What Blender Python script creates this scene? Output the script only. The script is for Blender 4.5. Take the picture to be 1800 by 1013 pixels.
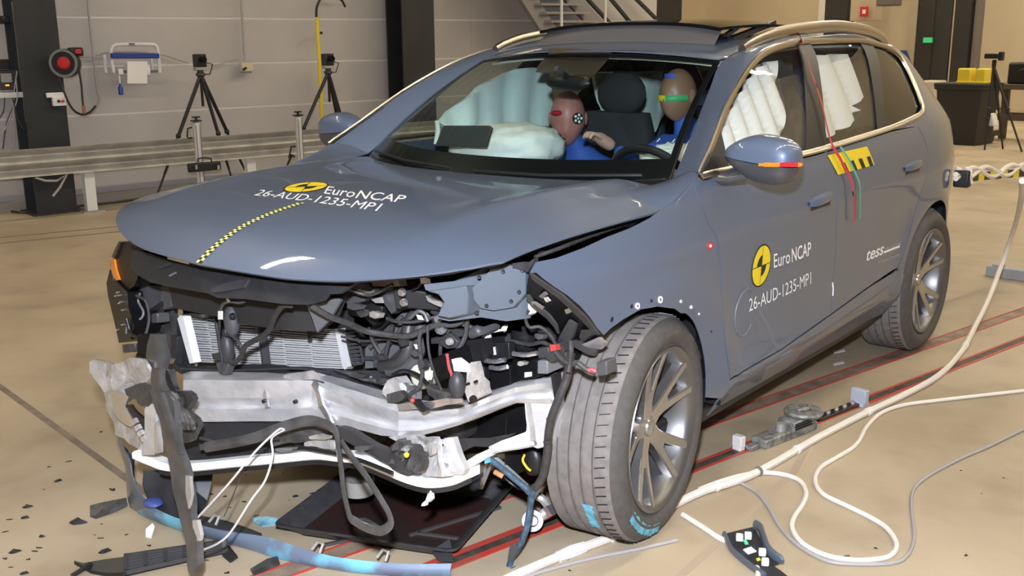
import bpy, bmesh, math, random
import numpy as np
from mathutils import Vector, Matrix
from mathutils.geometry import delaunay_2d_cdt

for o in list(bpy.data.objects):
    bpy.data.objects.remove(o)
SC = bpy.context.scene
COL = SC.collection
random.seed(7)
RNG = np.random.RandomState(11)

# ---------------------------------------------------------------- camera
CP = np.array([2.479, -2.694, 1.568])
PITCH, YAW, ROLL, FPX = 0.235, 0.680, -0.009, 1816.0
def cam_axes():
    cy, sy = math.cos(YAW), math.sin(YAW)
    cp, sp = math.cos(PITCH), math.sin(PITCH)
    fwd = np.array([-sy*cp, cy*cp, -sp])
    right = np.array([cy, sy, 0.0])
    up = np.cross(right, fwd)
    c, s = math.cos(ROLL), math.sin(ROLL)
    return right*c + up*s, up*c - right*s, fwd
CR, CU, CF = cam_axes()
cam_data = bpy.data.cameras.new('camera')
cam_data.sensor_width = 36.0
cam_data.lens = 36.0*FPX/1800.0
cam_data.clip_start = 0.05
cam_data.clip_end = 200
cam = bpy.data.objects.new('camera', cam_data)
COL.objects.link(cam)
cam.matrix_world = Matrix(((CR[0], CU[0], -CF[0], CP[0]),
                           (CR[1], CU[1], -CF[1], CP[1]),
                           (CR[2], CU[2], -CF[2], CP[2]),
                           (0, 0, 0, 1)))
SC.camera = cam

# ---------------------------------------------------------------- world, exposure, lamps
SC.view_settings.view_transform = 'Standard'
SC.view_settings.look = 'None'
SC.view_settings.gamma = 1.0
SC.view_settings.use_curve_mapping = False
SC.view_settings.exposure = 0.0
W = bpy.data.worlds.new('world')
SC.world = W
W.use_nodes = True
W.node_tree.nodes['Background'].inputs[0].default_value = (0.8, 0.85, 1.0, 1)
W.node_tree.nodes['Background'].inputs[1].default_value = 0.05

def light(name, kind, loc, energy, color, size=0.2, aim=None, size_y=None, **kw):
    d = bpy.data.lights.new(name, kind)
    d.energy = energy
    d.color = color
    if kind == 'AREA':
        d.size = size
        if size_y:
            d.shape = 'RECTANGLE'; d.size_y = size_y
    else:
        d.shadow_soft_size = size
    for k, v in kw.items():
        setattr(d, k, v)
    o = bpy.data.objects.new(name, d)
    COL.objects.link(o)
    o.location = loc
    if aim is not None:
        o.rotation_euler = (Vector(aim)-Vector(loc)).to_track_quat('-Z', 'Y').to_euler()
    return o
# the photographer's flash, just above and left of the lens
FL = CP + CU*0.28 - CR*0.04 - CF*0.05
light('camera_flash', 'SPOT', FL, 860.0, (0.90, 0.955, 1.10), size=0.05,
      aim=CP + CF*4 + CU*0.0, spot_size=math.radians(105), spot_blend=0.5)
LAMP_STRENGTH = 78.0      # the hall's fluorescent strips, built with the ceiling below

# ---------------------------------------------------------------- measuring helpers
def ray(px, py):
    return CF + CR*((px-900.0)/FPX) + CU*((506.5-py)/FPX)
def at(px, py, ax, val):
    i = 'xyz'.index(ax); d = ray(px, py)
    return CP + d*((val-CP[i])/d[i])
def fl(px, py):
    return at(px, py, 'z', 0.0)
def cr(pts, n=8, closed=False):
    """Catmull-Rom through points"""
    P = [np.array(p, float) for p in pts]
    m = len(P); out = []
    if m < 3 and not closed:
        return [P[0]+(P[-1]-P[0])*t for t in np.linspace(0, 1, n+1)]
    rng = range(m if closed else m-1)
    for i in rng:
        if closed:
            p0, p1, p2, p3 = P[(i-1) % m], P[i], P[(i+1) % m], P[(i+2) % m]
        else:
            p1, p2 = P[i], P[i+1]
            p0 = P[i-1] if i > 0 else 2*p1-p2
            p3 = P[i+2] if i+2 < m else 2*p2-p1
        for k in range(n):
            t = k/n
            out.append(0.5*((2*p1)+(p2-p0)*t+(2*p0-5*p1+4*p2-p3)*t*t+(3*p1-p0-3*p2+p3)*t**3))
    if not closed:
        out.append(P[-1])
    return out
def pch(xs, ys):
    """monotone cubic interpolator"""
    xs = np.array(xs, float); ys = np.array(ys, float)
    h = np.diff(xs); dl = np.diff(ys)/h
    m = np.zeros_like(xs)
    for i in range(1, len(xs)-1):
        if dl[i-1]*dl[i] > 0:
            w1 = 2*h[i]+h[i-1]; w2 = h[i]+2*h[i-1]
            m[i] = (w1+w2)/(w1/dl[i-1]+w2/dl[i])
    m[0] = dl[0]; m[-1] = dl[-1]
    def f(x):
        x = np.asarray(x, float)
        xc = np.clip(x, xs[0], xs[-1])
        i = np.clip(np.searchsorted(xs, xc)-1, 0, len(xs)-2)
        t = (xc-xs[i])/h[i]
        return ((2*t**3-3*t**2+1)*ys[i]+(t**3-2*t**2+t)*h[i]*m[i]
                + (-2*t**3+3*t**2)*ys[i+1]+(t**3-t**2)*h[i]*m[i+1])
    return f

# ---------------------------------------------------------------- materials
def mat(name, col, rough=0.5, metal=0.0, coat=0.0, noise=None, bump=None, spec=0.5, trans=0.0,
        emit=None, alpha=None, ior=None, col2=None):
    m = bpy.data.materials.new(name); m.use_nodes = True
    nt = m.node_tree; b = nt.nodes['Principled BSDF']
    c = tuple(col)+(1,) if len(col) == 3 else col
    b.inputs['Base Color'].default_value = c
    b.inputs['Roughness'].default_value = rough
    b.inputs['Metallic'].default_value = metal
    b.inputs['Coat Weight'].default_value = coat
    b.inputs['Coat Roughness'].default_value = 0.03
    b.inputs['Specular IOR Level'].default_value = spec
    b.inputs['Transmission Weight'].default_value = trans
    if ior: b.inputs['IOR'].default_value = ior
    if alpha is not None: b.inputs['Alpha'].default_value = alpha
    if emit:
        b.inputs['Emission Color'].default_value = tuple(emit[:3])+(1,)
        b.inputs['Emission Strength'].default_value = emit[3]
    if noise:
        sc, amt = noise
        tc = nt.nodes.new('ShaderNodeTexCoord')
        n = nt.nodes.new('ShaderNodeTexNoise'); n.inputs['Scale'].default_value = sc
        n.inputs['Detail'].default_value = 6
        nt.links.new(tc.outputs['Object'], n.inputs['Vector'])
        mx = nt.nodes.new('ShaderNodeMix'); mx.data_type = 'RGBA'
        d2 = col2 or tuple(max(0, x*(1-amt)) for x in c[:3])
        mx.inputs['A'].default_value = c
        mx.inputs['B'].default_value = tuple(d2)+(1,)
        rmp = nt.nodes.new('ShaderNodeMapRange')
        rmp.inputs['From Min'].default_value = 0.35; rmp.inputs['From Max'].default_value = 0.65
        nt.links.new(n.outputs['Fac'], rmp.inputs['Value'])
        nt.links.new(rmp.outputs['Result'], mx.inputs['Factor'])
        nt.links.new(mx.outputs['Result'], b.inputs['Base Color'])
    if bump:
        sc, st = bump
        tc = nt.nodes.new('ShaderNodeTexCoord')
        n = nt.nodes.new('ShaderNodeTexNoise'); n.inputs['Scale'].default_value = sc
        n.inputs['Detail'].default_value = 5
        nt.links.new(tc.outputs['Object'], n.inputs['Vector'])
        bp = nt.nodes.new('ShaderNodeBump'); bp.inputs['Strength'].default_value = st
        bp.inputs['Distance'].default_value = 0.01
        nt.links.new(n.outputs['Fac'], bp.inputs['Height'])
        nt.links.new(bp.outputs['Normal'], b.inputs['Normal'])
    return m

# ---------------------------------------------------------------- mesh building
ROOTLOC = {}
class MB:
    def __init__(s): s.v = []; s.f = []; s.m = []
    def add(s, vs, fs, mi=0):
        b = len(s.v)
        s.v += [tuple(float(c) for c in v) for v in vs]
        s.f += [tuple(b+i for i in f) for f in fs]
        s.m += [mi]*len(fs)
        return s
    def box(s, c, size, rot=None, mi=0, taper=1.0):
        hx, hy, hz = size[0]/2, size[1]/2, size[2]/2
        vs = []
        for z, k in ((-hz, 1.0), (hz, taper)):
            for x, y in ((-hx, -hy), (hx, -hy), (hx, hy), (-hx, hy)):
                p = Vector((x*k, y*k, z))
                if rot is not None: p = rot @ p
                vs.append((p[0]+c[0], p[1]+c[1], p[2]+c[2]))
        return s.add(vs, [(3, 2, 1, 0), (4, 5, 6, 7), (0, 1, 5, 4), (1, 2, 6, 5), (2, 3, 7, 6), (3, 0, 4, 7)], mi)
    def bar(s, p0, p1, w, h, up=(0, 0, 1), mi=0):
        """rectangular bar from p0 to p1"""
        p0 = np.array(p0, float); p1 = np.array(p1, float)
        d = p1-p0; d = d/np.linalg.norm(d)
        u = np.array(up, float); sx = np.cross(d, u)
        if np.linalg.norm(sx) < 1e-5: sx = np.cross(d, (1, 0, 0))
        sx /= np.linalg.norm(sx); u = np.cross(sx, d)
        vs = []
        for p in (p0, p1):
            for a, b in ((-1, -1), (1, -1), (1, 1), (-1, 1)):
                vs.append(p+sx*a*w/2+u*b*h/2)
        return s.add(vs, [(3, 2, 1, 0), (4, 5, 6, 7), (0, 1, 5, 4), (1, 2, 6, 5), (2, 3, 7, 6), (3, 0, 4, 7)], mi)
    def tube(s, pts, r, seg=8, closed=False, caps=True, mi=0, flat=None, up0=None):
        P = [np.array(p, float) for p in pts]; n = len(P)
        rs = r if hasattr(r, '__len__') else [r]*n
        vs = []; u = None
        for i in range(n):
            if closed: t = P[(i+1) % n]-P[i-1]
            else: t = P[min(i+1, n-1)]-P[max(i-1, 0)]
            L = np.linalg.norm(t); t = t/L if L > 1e-9 else np.array([0, 0, 1.])
            if u is None:
                a = np.array(up0, float) if up0 is not None else (np.array([0, 0, 1.]) if abs(t[2]) < .9 else np.array([1., 0, 0]))
                u = a-t*(a@t)
            else:
                u = u-t*(u@t)
            u /= max(np.linalg.norm(u), 1e-9); w = np.cross(t, u)
            for k in range(seg):
                a = 2*math.pi*k/seg
                ca, sa = math.cos(a), math.sin(a)
                if flat: ca *= flat[0]; sa *= flat[1]
                vs.append(P[i]+rs[i]*(u*ca+w*sa))
        fs = []
        for i in range(n if closed else n-1):
            j = (i+1) % n
            for k in range(seg):
                l = (k+1) % seg
                fs.append((i*seg+k, i*seg+l, j*seg+l, j*seg+k))
        if caps and not closed:
            fs.append(tuple(range(seg-1, -1, -1)))
            fs.append(tuple((n-1)*seg+k for k in range(seg)))
        return s.add(vs, fs, mi)
    def cyl(s, p0, p1, r0, r1=None, seg=16, mi=0):
        return s.tube([p0, p1], [r0, r1 if r1 is not None else r0], seg, mi=mi)
    def lathe(s, prof, c, ax=(0, 0, 1), seg=24, mi=0, closed=False):
        """prof: (radius, height) along ax from c"""
        a = np.array(ax, float); a /= np.linalg.norm(a)
        q = np.array([0, 0, 1.]) if abs(a[2]) < .9 else np.array([1., 0, 0])
        u = np.cross(q, a); u /= np.linalg.norm(u); w = np.cross(a, u)
        c = np.array(c, float); vs = []
        for r, h in prof:
            for k in range(seg):
                t = 2*math.pi*k/seg
                vs.append(c+a*h+(u*math.cos(t)+w*math.sin(t))*r)
        fs = []; n = len(prof)
        for i in range(n if closed else n-1):
            j = (i+1) % n
            for k in range(seg):
                l = (k+1) % seg
                fs.append((i*seg+k, i*seg+l, j*seg+l, j*seg+k))
        return s.add(vs, fs, mi)
    def grid(s, rows, mi=0, flip=False, closed_u=False):
        n = len(rows); m = len(rows[0]); vs = [p for r in rows for p in r]; fs = []
        for i in range(n-1):
            for j in range(m if closed_u else m-1):
                k = (j+1) % m
                f = (i*m+j, i*m+k, (i+1)*m+k, (i+1)*m+j)
                fs.append(f[::-1] if flip else f)
        return s.add(vs, fs, mi)
    def prism(s, poly, o, ux, uy, th, mi=0):
        """flat polygon in plane (o, ux, uy) extruded by th along normal (both ways from o)"""
        o = np.array(o, float); ux = np.array(ux, float); uy = np.array(uy, float)
        nn = np.cross(ux, uy); nn /= np.linalg.norm(nn)
        m = len(poly); vs = []
        for sgn in (-.5, .5):
            for a, b in poly: vs.append(o+ux*a+uy*b+nn*th*sgn)
        fs = [tuple(range(m-1, -1, -1)), tuple(range(m, 2*m))]
        for i in range(m):
            j = (i+1) % m
            fs.append((i, j, m+j, m+i))
        return s.add(vs, fs, mi)
    def ball(s, c, r, seg=16, ring=10, rot=None, mi=0, fn=None):
        r = (r, r, r) if not hasattr(r, '__len__') else r
        rows = []
        for i in range(ring+1):
            th = math.pi*i/ring; row = []
            for k in range(seg):
                ph = 2*math.pi*k/seg
                p = Vector((math.sin(th)*math.cos(ph), math.sin(th)*math.sin(ph), math.cos(th)))
                if fn: p = Vector(fn(p))
                p = Vector((p[0]*r[0], p[1]*r[1], p[2]*r[2]))
                if rot is not None: p = rot @ p
                row.append((c[0]+p[0], c[1]+p[1], c[2]+p[2]))
            rows.append(row)
        return s.grid(rows, mi, flip=True, closed_u=True)
    def build(s, name, m, parent=None, smooth=True, ang=35, bev=0, label=None, cat=None, group=None, kind=None,
              origin=None, subd=0, solid=None, fix=True, wn=False):
        me = bpy.data.meshes.new(name)
        v = np.array(s.v, float)
        if parent is not None:
            loc = ROOTLOC[parent.name]; off = np.array(loc)
        else:
            if origin is None:
                origin = ((v[:, 0].min()+v[:, 0].max())/2, (v[:, 1].min()+v[:, 1].max())/2, v[:, 2].min())
            off = np.array(origin, float)
        me.from_pydata((v-off).tolist(), [], s.f)
        mats = m if isinstance(m, (list, tuple)) else [m]
        for q in mats: me.materials.append(q)
        if len(mats) > 1: me.polygons.foreach_set('material_index', s.m)
        if fix:
            bm = bmesh.new(); bm.from_mesh(me)
            bmesh.ops.remove_doubles(bm, verts=bm.verts, dist=1e-5)
            bmesh.ops.recalc_face_normals(bm, faces=bm.faces)
            bm.to_mesh(me); bm.free()
        if smooth:
            me.shade_smooth(); me.set_sharp_from_angle(angle=math.radians(ang))
        o = bpy.data.objects.new(name, me)
        COL.objects.link(o)
        if parent is not None:
            o.parent = parent; ROOTLOC[o.name] = tuple(off)
        else:
            o.location = off; ROOTLOC[o.name] = tuple(off)
        if bev:
            b = o.modifiers.new('bevel', 'BEVEL'); b.width = bev; b.segments = 2
            b.limit_method = 'ANGLE'; b.angle_limit = math.radians(40)
        if solid:
            q = o.modifiers.new('solid', 'SOLIDIFY'); q.thickness = abs(solid); q.offset = -1 if solid > 0 else 1
            q = o.modifiers.new('split', 'EDGE_SPLIT'); q.split_angle = math.radians(max(38, min(ang, 80))); q.use_edge_sharp = False
        if subd:
            q = o.modifiers.new('sub', 'SUBSURF'); q.levels = subd; q.render_levels = subd
        tag(o, label, cat, group, kind)
        return o
def tag(o, label=None, cat=None, group=None, kind=None):
    if label: o['label'] = label
    if cat: o['category'] = cat
    if group: o['group'] = group
    if kind: o['kind'] = kind
    return o
def thing(name, label, cat, loc, group=None):
    o = bpy.data.objects.new(name, None)
    o.empty_display_size = 0.1
    COL.objects.link(o); o.location = loc
    ROOTLOC[o.name] = tuple(float(c) for c in loc)
    return tag(o, label, cat, group)
def copy_tree(o, parent=None):
    c = o.copy(); COL.objects.link(c)
    if parent is not None: c.parent = parent
    for ch in list(o.children): copy_tree(ch, c)
    return c
def inpoly(p, poly):
    x, y = p; c = False; n = len(poly); j = n-1
    for i in range(n):
        xi, yi = poly[i]; xj, yj = poly[j]
        if (yi > y) != (yj > y) and x < (xj-xi)*(y-yi)/(yj-yi)+xi: c = not c
        j = i
    return c
def dpoly(p, P):
    A = P; B = np.roll(P, -1, axis=0); d = B-A
    t = np.clip(((p-A)*d).sum(1)/np.maximum((d*d).sum(1), 1e-12), 0, 1)
    return np.sqrt(((A+d*t[:, None]-p)**2).sum(1)).min()
def trimesh(poly, res=0.03):
    """triangulate a 2-D polygon with interior grid points"""
    pl = []
    n = len(poly)
    for i in range(n):
        a = np.array(poly[i], float); b = np.array(poly[(i+1) % n], float)
        k = max(1, int(np.linalg.norm(b-a)/res))
        for t in range(k): pl.append(a+(b-a)*t/k)
    P = np.array(pl); inner = []
    mn = P.min(0); mx = P.max(0)
    tp = [tuple(q) for q in P]
    for x in np.arange(mn[0]+res*.5, mx[0], res):
        for y in np.arange(mn[1]+res*.5, mx[1], res):
            q = (x, y)
            if inpoly(q, tp) and dpoly(np.array(q), P) > res*.45: inner.append(q)
    vs = [Vector(q) for q in tp]+[Vector(q) for q in inner]
    m = len(tp)
    r = delaunay_2d_cdt(vs, [], [list(range(m))], 1, 1e-6)
    return [tuple(q) for q in r[0]], [tuple(f) for f in r[2]]
def panel(poly, fn, res=0.03):
    vs, fs = trimesh(poly, res)
    m = MB()
    m.add([fn(*q) for q in vs], fs)
    return m
# ---------------------------------------------------------------- hall frame (the hall is turned 10 degrees to the car)
HA = math.radians(10.0)
HX = np.array([math.cos(HA), -math.sin(HA), 0.0]); HY = np.array([math.sin(HA), math.cos(HA), 0.0])
HZ = np.array([0, 0, 1.0])
def hall(h, g, z=0.0): return HX*h+HY*g+HZ*z
HROT = Matrix.Rotation(-HA, 3, 'Z')
H_LEFT, G_FAR, G_NEAR, H_RIGHT, Z_CEIL = -7.72, 21.0, -10.0, 14.0, 8.0
G_WALL = 10.0          # the left wall ends here; the hall is wider beyond
H_FAR = -18.0
def ath(px, py, h):
    d = ray(px, py); t = (h-CP@HX)/(d@HX); return CP+d*t
def atg(px, py, g):
    d = ray(px, py); t = (g-CP@HY)/(d@HY); return CP+d*t

# ---------------------------------------------------------------- base materials
def floor_material():
    m = mat('floor_concrete', (0.53, 0.43, 0.30), rough=0.42, spec=0.35)
    nt = m.node_tree; b = nt.nodes['Principled BSDF']; L = nt.links
    tc = nt.nodes.new('ShaderNodeTexCoord')
    n1 = nt.nodes.new('ShaderNodeTexNoise'); n1.inputs['Scale'].default_value = 0.9; n1.inputs['Detail'].default_value = 9
    n2 = nt.nodes.new('ShaderNodeTexNoise'); n2.inputs['Scale'].default_value = 3.2; n2.inputs['Detail'].default_value = 8
    n3 = nt.nodes.new('ShaderNodeTexNoise'); n3.inputs['Scale'].default_value = 60; n3.inputs['Detail'].default_value = 3
    for n in (n1, n2, n3): L.new(tc.outputs['Object'], n.inputs['Vector'])
    r1 = nt.nodes.new('ShaderNodeValToRGB')
    e = r1.color_ramp.elements
    e[0].position = .32; e[0].color = (0.345, 0.275, 0.183, 1); e[1].position = .62; e[1].color = (0.49, 0.40, 0.28, 1)
    L.new(n1.outputs['Fac'], r1.inputs['Fac'])
    r2 = nt.nodes.new('ShaderNodeValToRGB'); e = r2.color_ramp.elements
    e[0].position = .28; e[0].color = (0.72, 0.70, 0.68, 1); e[1].position = .5; e[1].color = (1, 1, 1, 1)
    L.new(n2.outputs['Fac'], r2.inputs['Fac'])
    mx = nt.nodes.new('ShaderNodeMix'); mx.data_type = 'RGBA'; mx.blend_type = 'MULTIPLY'; mx.inputs['Factor'].default_value = 0.75
    L.new(r1.outputs['Color'], mx.inputs['A']); L.new(r2.outputs['Color'], mx.inputs['B'])
    L.new(mx.outputs['Result'], b.inputs['Base Color'])
    rr = nt.nodes.new('ShaderNodeMapRange'); rr.inputs['To Min'].default_value = .36; rr.inputs['To Max'].default_value = .6
    L.new(n2.outputs['Fac'], rr.inputs['Value']); L.new(rr.outputs['Result'], b.inputs['Roughness'])
    bp = nt.nodes.new('ShaderNodeBump'); bp.inputs['Strength'].default_value = .06; bp.inputs['Distance'].default_value = .005
    L.new(n3.outputs['Fac'], bp.inputs['Height']); L.new(bp.outputs['Normal'], b.inputs['Normal'])
    return m
M = {}
M['floor'] = floor_material()
M['wall'] = mat('wall_panel', (0.48, 0.45, 0.43), 0.55, noise=(1.5, .12))
M['wall_upper'] = mat('wall_upper_cladding', (0.05, 0.05, 0.055), 0.6)
M['wall_joint'] = mat('wall_joint', (0.66, 0.63, 0.59), 0.5)
M['wall_far'] = mat('wall_far', (0.56, 0.47, 0.325), 0.6, noise=(.8, .1))
M['ceil'] = mat('ceiling_dark', (0.05, 0.05, 0.055), 0.8)
M['steel_dark'] = mat('steel_dark', (0.022, 0.024, 0.026), 0.45, noise=(4, .3))
M['lamp'] = mat('lamp', (1, 1, 1), 0.5, emit=(1.0, 0.87, 0.66, LAMP_STRENGTH))
M['galv'] = mat('galvanised', (0.46, 0.44, 0.40), 0.45, metal=0.35, noise=(6, .25))
M['white'] = mat('white_paint', (0.72, 0.70, 0.67), 0.45)
M['black'] = mat('black_plastic', (0.012, 0.012, 0.013), 0.42)
M['blackgloss'] = mat('black_gloss', (0.007, 0.007, 0.008), 0.30, spec=.14)
M['darkgrey'] = mat('dark_grey_plastic', (0.045, 0.044, 0.046), 0.5, noise=(25, .2))
M['grey'] = mat('grey_plastic', (0.16, 0.16, 0.165), 0.5)
M['blue'] = mat('blue_plastic', (0.02, 0.05, 0.28), 0.4)
M['red'] = mat('red_paint', (0.50, 0.035, 0.025), 0.45, noise=(30, .4))
M['redplastic'] = mat('red_plastic', (0.5, 0.02, 0.03), 0.4)
M['yellow'] = mat('yellow_paint', (0.75, 0.58, 0.04), 0.45)
M['alu'] = mat('aluminium', (0.74, 0.73, 0.73), 0.42, metal=.5, noise=(14, .22), bump=(35, .25))
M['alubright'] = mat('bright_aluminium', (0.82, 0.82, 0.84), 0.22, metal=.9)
M['whitecable'] = mat('white_cable', (0.78, 0.72, 0.64), 0.5)
M['greycable'] = mat('grey_cable', (0.36, 0.34, 0.33), 0.5)
M['paper'] = mat('paper', (0.80, 0.77, 0.74), 0.8)

# ---------------------------------------------------------------- floor
m = MB()
a, b_, c, d = hall(H_FAR, G_NEAR), hall(H_RIGHT, G_NEAR), hall(H_RIGHT, G_FAR), hall(H_FAR, G_FAR)
m.add([a, b_, c, d], [(0, 1, 2, 3)])
m.add([p-HZ*.25 for p in (a, b_, c, d)], [(3, 2, 1, 0)])
floor = m.build('floor', M['floor'], kind='structure', origin=(0, 0, 0), smooth=False, fix=False)
# guide rails let into the floor: direction measured on the red lines
RD = np.array([0.209, 0.978, 0.0]); RN = np.array([0.978, -0.209, 0.0])
R0 = np.array([0.79, 0.68, 0.0])
def rail(t, off, z=0.0): return R0+RD*t+RN*off+HZ*z
M['slot'] = mat('rail_slot', (0.10, 0.075, 0.06), 0.6, noise=(20, .6))
M['slotlight'] = mat('rail_band', (0.30, 0.22, 0.16), 0.6, noise=(9, .5))
M['redworn'] = mat('worn_red_stripe', (0.55, 0.045, 0.03), 0.5, noise=(14, .5), col2=(0.38, 0.09, 0.06))
M['joint'] = mat('floor_joint', (0.24, 0.19, 0.14), 0.7, noise=(12, .4))
def strip(name, off, w, m_, t0=-6, t1=18, z=0.002, segs=24):
    q = MB()
    q.box((0, 0, 0), (1, 1, 1)); q.v = []; q.f = []; q.m = []
    rows = []
    for t in np.linspace(t0, t1, segs):
        rows.append([rail(t, off-w/2, 0), rail(t, off-w/2, z), rail(t, off+w/2, z), rail(t, off+w/2, 0)])
    q.grid(rows)
    return q.build(name, m_, floor, smooth=False)
strip('rail_slot', -.03, .040, M['slot'], z=.0015)
strip('red_stripe', -.004, .014, M['redworn'], z=.003)
strip('red_stripe', -.056, .014, M['redworn'], z=.003)
strip('red_stripe_wide', -.002, .026, M['redworn'], -6, -.55, z=.0036)
strip('red_stripe_wide', -.062, .026, M['redworn'], -6, -.45, z=.0036)
strip('rail_band', -.308, .062, M['slotlight'], z=.0015)
strip('red_stripe', -.271, .010, M['redworn'], z=.003)
strip('red_stripe', -.345, .010, M['redworn'], z=.003)
def fline(name, pts, w, m_, z=.0012):
    q = MB()
    P = [np.array(p, float) for p in pts]; rows = []
    for i, p in enumerate(P):
        t = P[min(i+1, len(P)-1)]-P[max(i-1, 0)]; t /= np.linalg.norm(t)
        n = np.array([t[1], -t[0], 0])
        rows.append([p-n*w/2, p-n*w/2+HZ*z, p+n*w/2+HZ*z, p+n*w/2])
    q.grid(rows)
    return q.build(name, m_, floor, smooth=False)
sl = fl(0, 680); sr = fl(220, 840); sd = (sr-sl)/np.linalg.norm(sr-sl)
fline('floor_joint', [sl-sd*4, sl, sr, sr+sd*.5], .030, M['joint'])
fline('floor_joint', [fl(1440, 745)+(fl(1440, 745)-fl(1200, 1010))*0.0, fl(1395, 830), fl(1200, 1010), fl(1090, 1110)], .028, mat('tyre_mark', (0.40, .32, .23), .6))
for (p, q_) in (((0, 418), (215, 398)), ((0, 428), (215, 407))):
    A = fl(*p); B = fl(*q_); D = (B-A)/np.linalg.norm(B-A)
    fline('floor_track', [A-D*5, A, B, B+D*7], .035, M['joint'])

# ---------------------------------------------------------------- left wall: long horizontal cladding panels with light joints
wl = MB()
wl.add([hall(H_LEFT-.046, G_NEAR, 0), hall(H_LEFT-.046, G_WALL, 0), hall(H_LEFT-.046, G_WALL, Z_CEIL), hall(H_LEFT-.046, G_NEAR, Z_CEIL),
        hall(H_LEFT-.3, G_NEAR, 0), hall(H_LEFT-.3, G_WALL, 0), hall(H_LEFT-.3, G_WALL, Z_CEIL), hall(H_LEFT-.3, G_NEAR, Z_CEIL)],
       [(0, 1, 2, 3), (7, 6, 5, 4), (0, 4, 5, 1), (3, 2, 6, 7), (0, 3, 7, 4), (1, 5, 6, 2)])
wall_left = wl.build('wall_left', M['wall_joint'], kind='structure', smooth=False)
PH = .475
k = 0
zz = [-.07+PH*i for i in range(18)]
for i in range(17):
    z0 = max(0.02, zz[i]+.010); z1 = min(zz[i+1]-.010, Z_CEIL)
    for g0, g1 in ((-10, -1.2), (-1.2, 6.4), (6.4, 10.0)):
        q = MB()
        q.box(hall(H_LEFT-.065, (g0+g1)/2, (z0+z1)/2), (.05, g1-g0-.006, z1-z0), HROT)
        q.build('panel', M['wall'] if zz[i] < 2.25 else M['wall_upper'], wall_left, smooth=False)
q = MB(); q.box(hall(H_LEFT+.02, (G_NEAR+G_WALL)/2, .05), (.05, G_WALL-G_NEAR, .1), HROT)
q.build('baseboard_left', mat('skirting', (.34, .3, .25), .6), kind='structure', smooth=False)

# far wall, right and near walls, ceiling
def slab(name, h0, h1, g0, g1, z0, z1, m_):
    q = MB(); q.box(hall((h0+h1)/2, (g0+g1)/2, (z0+z1)/2), (h1-h0, g1-g0, z1-z0), HROT)
    return q.build(name, m_, kind='structure', smooth=False)
wall_far = slab('wall_far', H_FAR-.3, H_RIGHT+.3, G_FAR, G_FAR+.3, 0, Z_CEIL, M['wall_far'])
M['wall_dark'] = mat('wall_dark', (.10, .09, .08), .7)
wall_right = slab('wall_right', H_RIGHT, H_RIGHT+.3, G_NEAR, G_FAR, 0, Z_CEIL, M['wall_dark'])
wall_near = slab('wall_near', H_LEFT-.3, H_RIGHT+.3, G_NEAR-.3, G_NEAR, 0, Z_CEIL, M['wall_dark'])
wall_bay = slab('wall_bay', H_FAR-.3, H_FAR, G_WALL, G_FAR, 0, Z_CEIL, M['wall_far'])
wall_return = slab('wall_return', H_FAR, H_LEFT-.3, G_WALL-.3, G_WALL, 0, Z_CEIL, M['wall_far'])
ceiling = slab('ceiling', H_FAR-.3, H_RIGHT+.3, G_NEAR-.3, G_FAR+.3, Z_CEIL, Z_CEIL+.2, M['ceil'])
# rows of fluorescent lamps under the ceiling (seen only as reflections in glass and paint)
proto = None
for h in (-15.0, -10.6, -6.2, -2.0, 2.4, 6.0):
    for g in np.arange(-8, 20.5, 3.2):
        if (h < 0 and 0 < g < 11) or (h in (-15.0, -10.6, -2.0) and g < 9) or (h > 5 and g < 8): continue
        if proto is None:
            q = MB(); q.box(hall(h, g, Z_CEIL-.35), (.16, 2.0, .06), HROT)
            proto = q.build('lamp_strip', M['lamp'], ceiling, smooth=False); p0 = (h, g)
        else:
            c_ = proto.copy(); COL.objects.link(c_); c_.location = Vector(hall(h-p0[0], g-p0[1]))
# short slim lamps on the other side of the hall: the small dashes mirrored in fender and hood
sp0 = None
for h in (9.2, 12.0):
    for g in np.arange(-9, 12, 2.1):
        if sp0 is None:
            q = MB(); q.box(hall(h, g, Z_CEIL-.30), (.05, .6, .04), HROT)
            lp = q.build('lamp_tube', M['lamp'], ceiling, smooth=False); sp0 = (h, g)
        else:
            c_ = lp.copy(); COL.objects.link(c_); c_.location = Vector(hall(h-sp0[0], g-sp0[1]))
# ================================================================ THE CAR
WB = 2.60; TR = 0.365
def window_glass(name, tint):
    m = bpy.data.materials.new(name); m.use_nodes = True
    nt = m.node_tree; nt.nodes.clear()
    o = nt.nodes.new('ShaderNodeOutputMaterial'); mx = nt.nodes.new('ShaderNodeMixShader')
    tr = nt.nodes.new('ShaderNodeBsdfTransparent'); tr.inputs[0].default_value = tuple(tint)+(1,)
    gl = nt.nodes.new('ShaderNodeBsdfGlossy'); gl.inputs['Roughness'].default_value = 0.0
    lw = nt.nodes.new('ShaderNodeLayerWeight'); pw = nt.nodes.new('ShaderNodeMath'); pw.operation = 'POWER'; pw.inputs[1].default_value = 4.5
    fr = nt.nodes.new('ShaderNodeMath'); fr.operation = 'MULTIPLY_ADD'; fr.inputs[1].default_value = .85; fr.inputs[2].default_value = .03
    lw.inputs['Blend'].default_value = .5
    nt.links.new(lw.outputs['Facing'], pw.inputs[0]); nt.links.new(pw.outputs[0], fr.inputs[0])
    nt.links.new(fr.outputs[0], mx.inputs[0]); nt.links.new(tr.outputs[0], mx.inputs[1]); nt.links.new(gl.outputs[0], mx.inputs[2])
    nt.links.new(mx.outputs[0], o.inputs[0]); return m
M['paint'] = mat('car_paint', (0.115, 0.147, 0.212), 0.42, metal=0.25, coat=.8, spec=.2)
M['trim'] = mat('satin_trim', (0.46, 0.42, 0.36), 0.28, metal=1.0)
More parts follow.
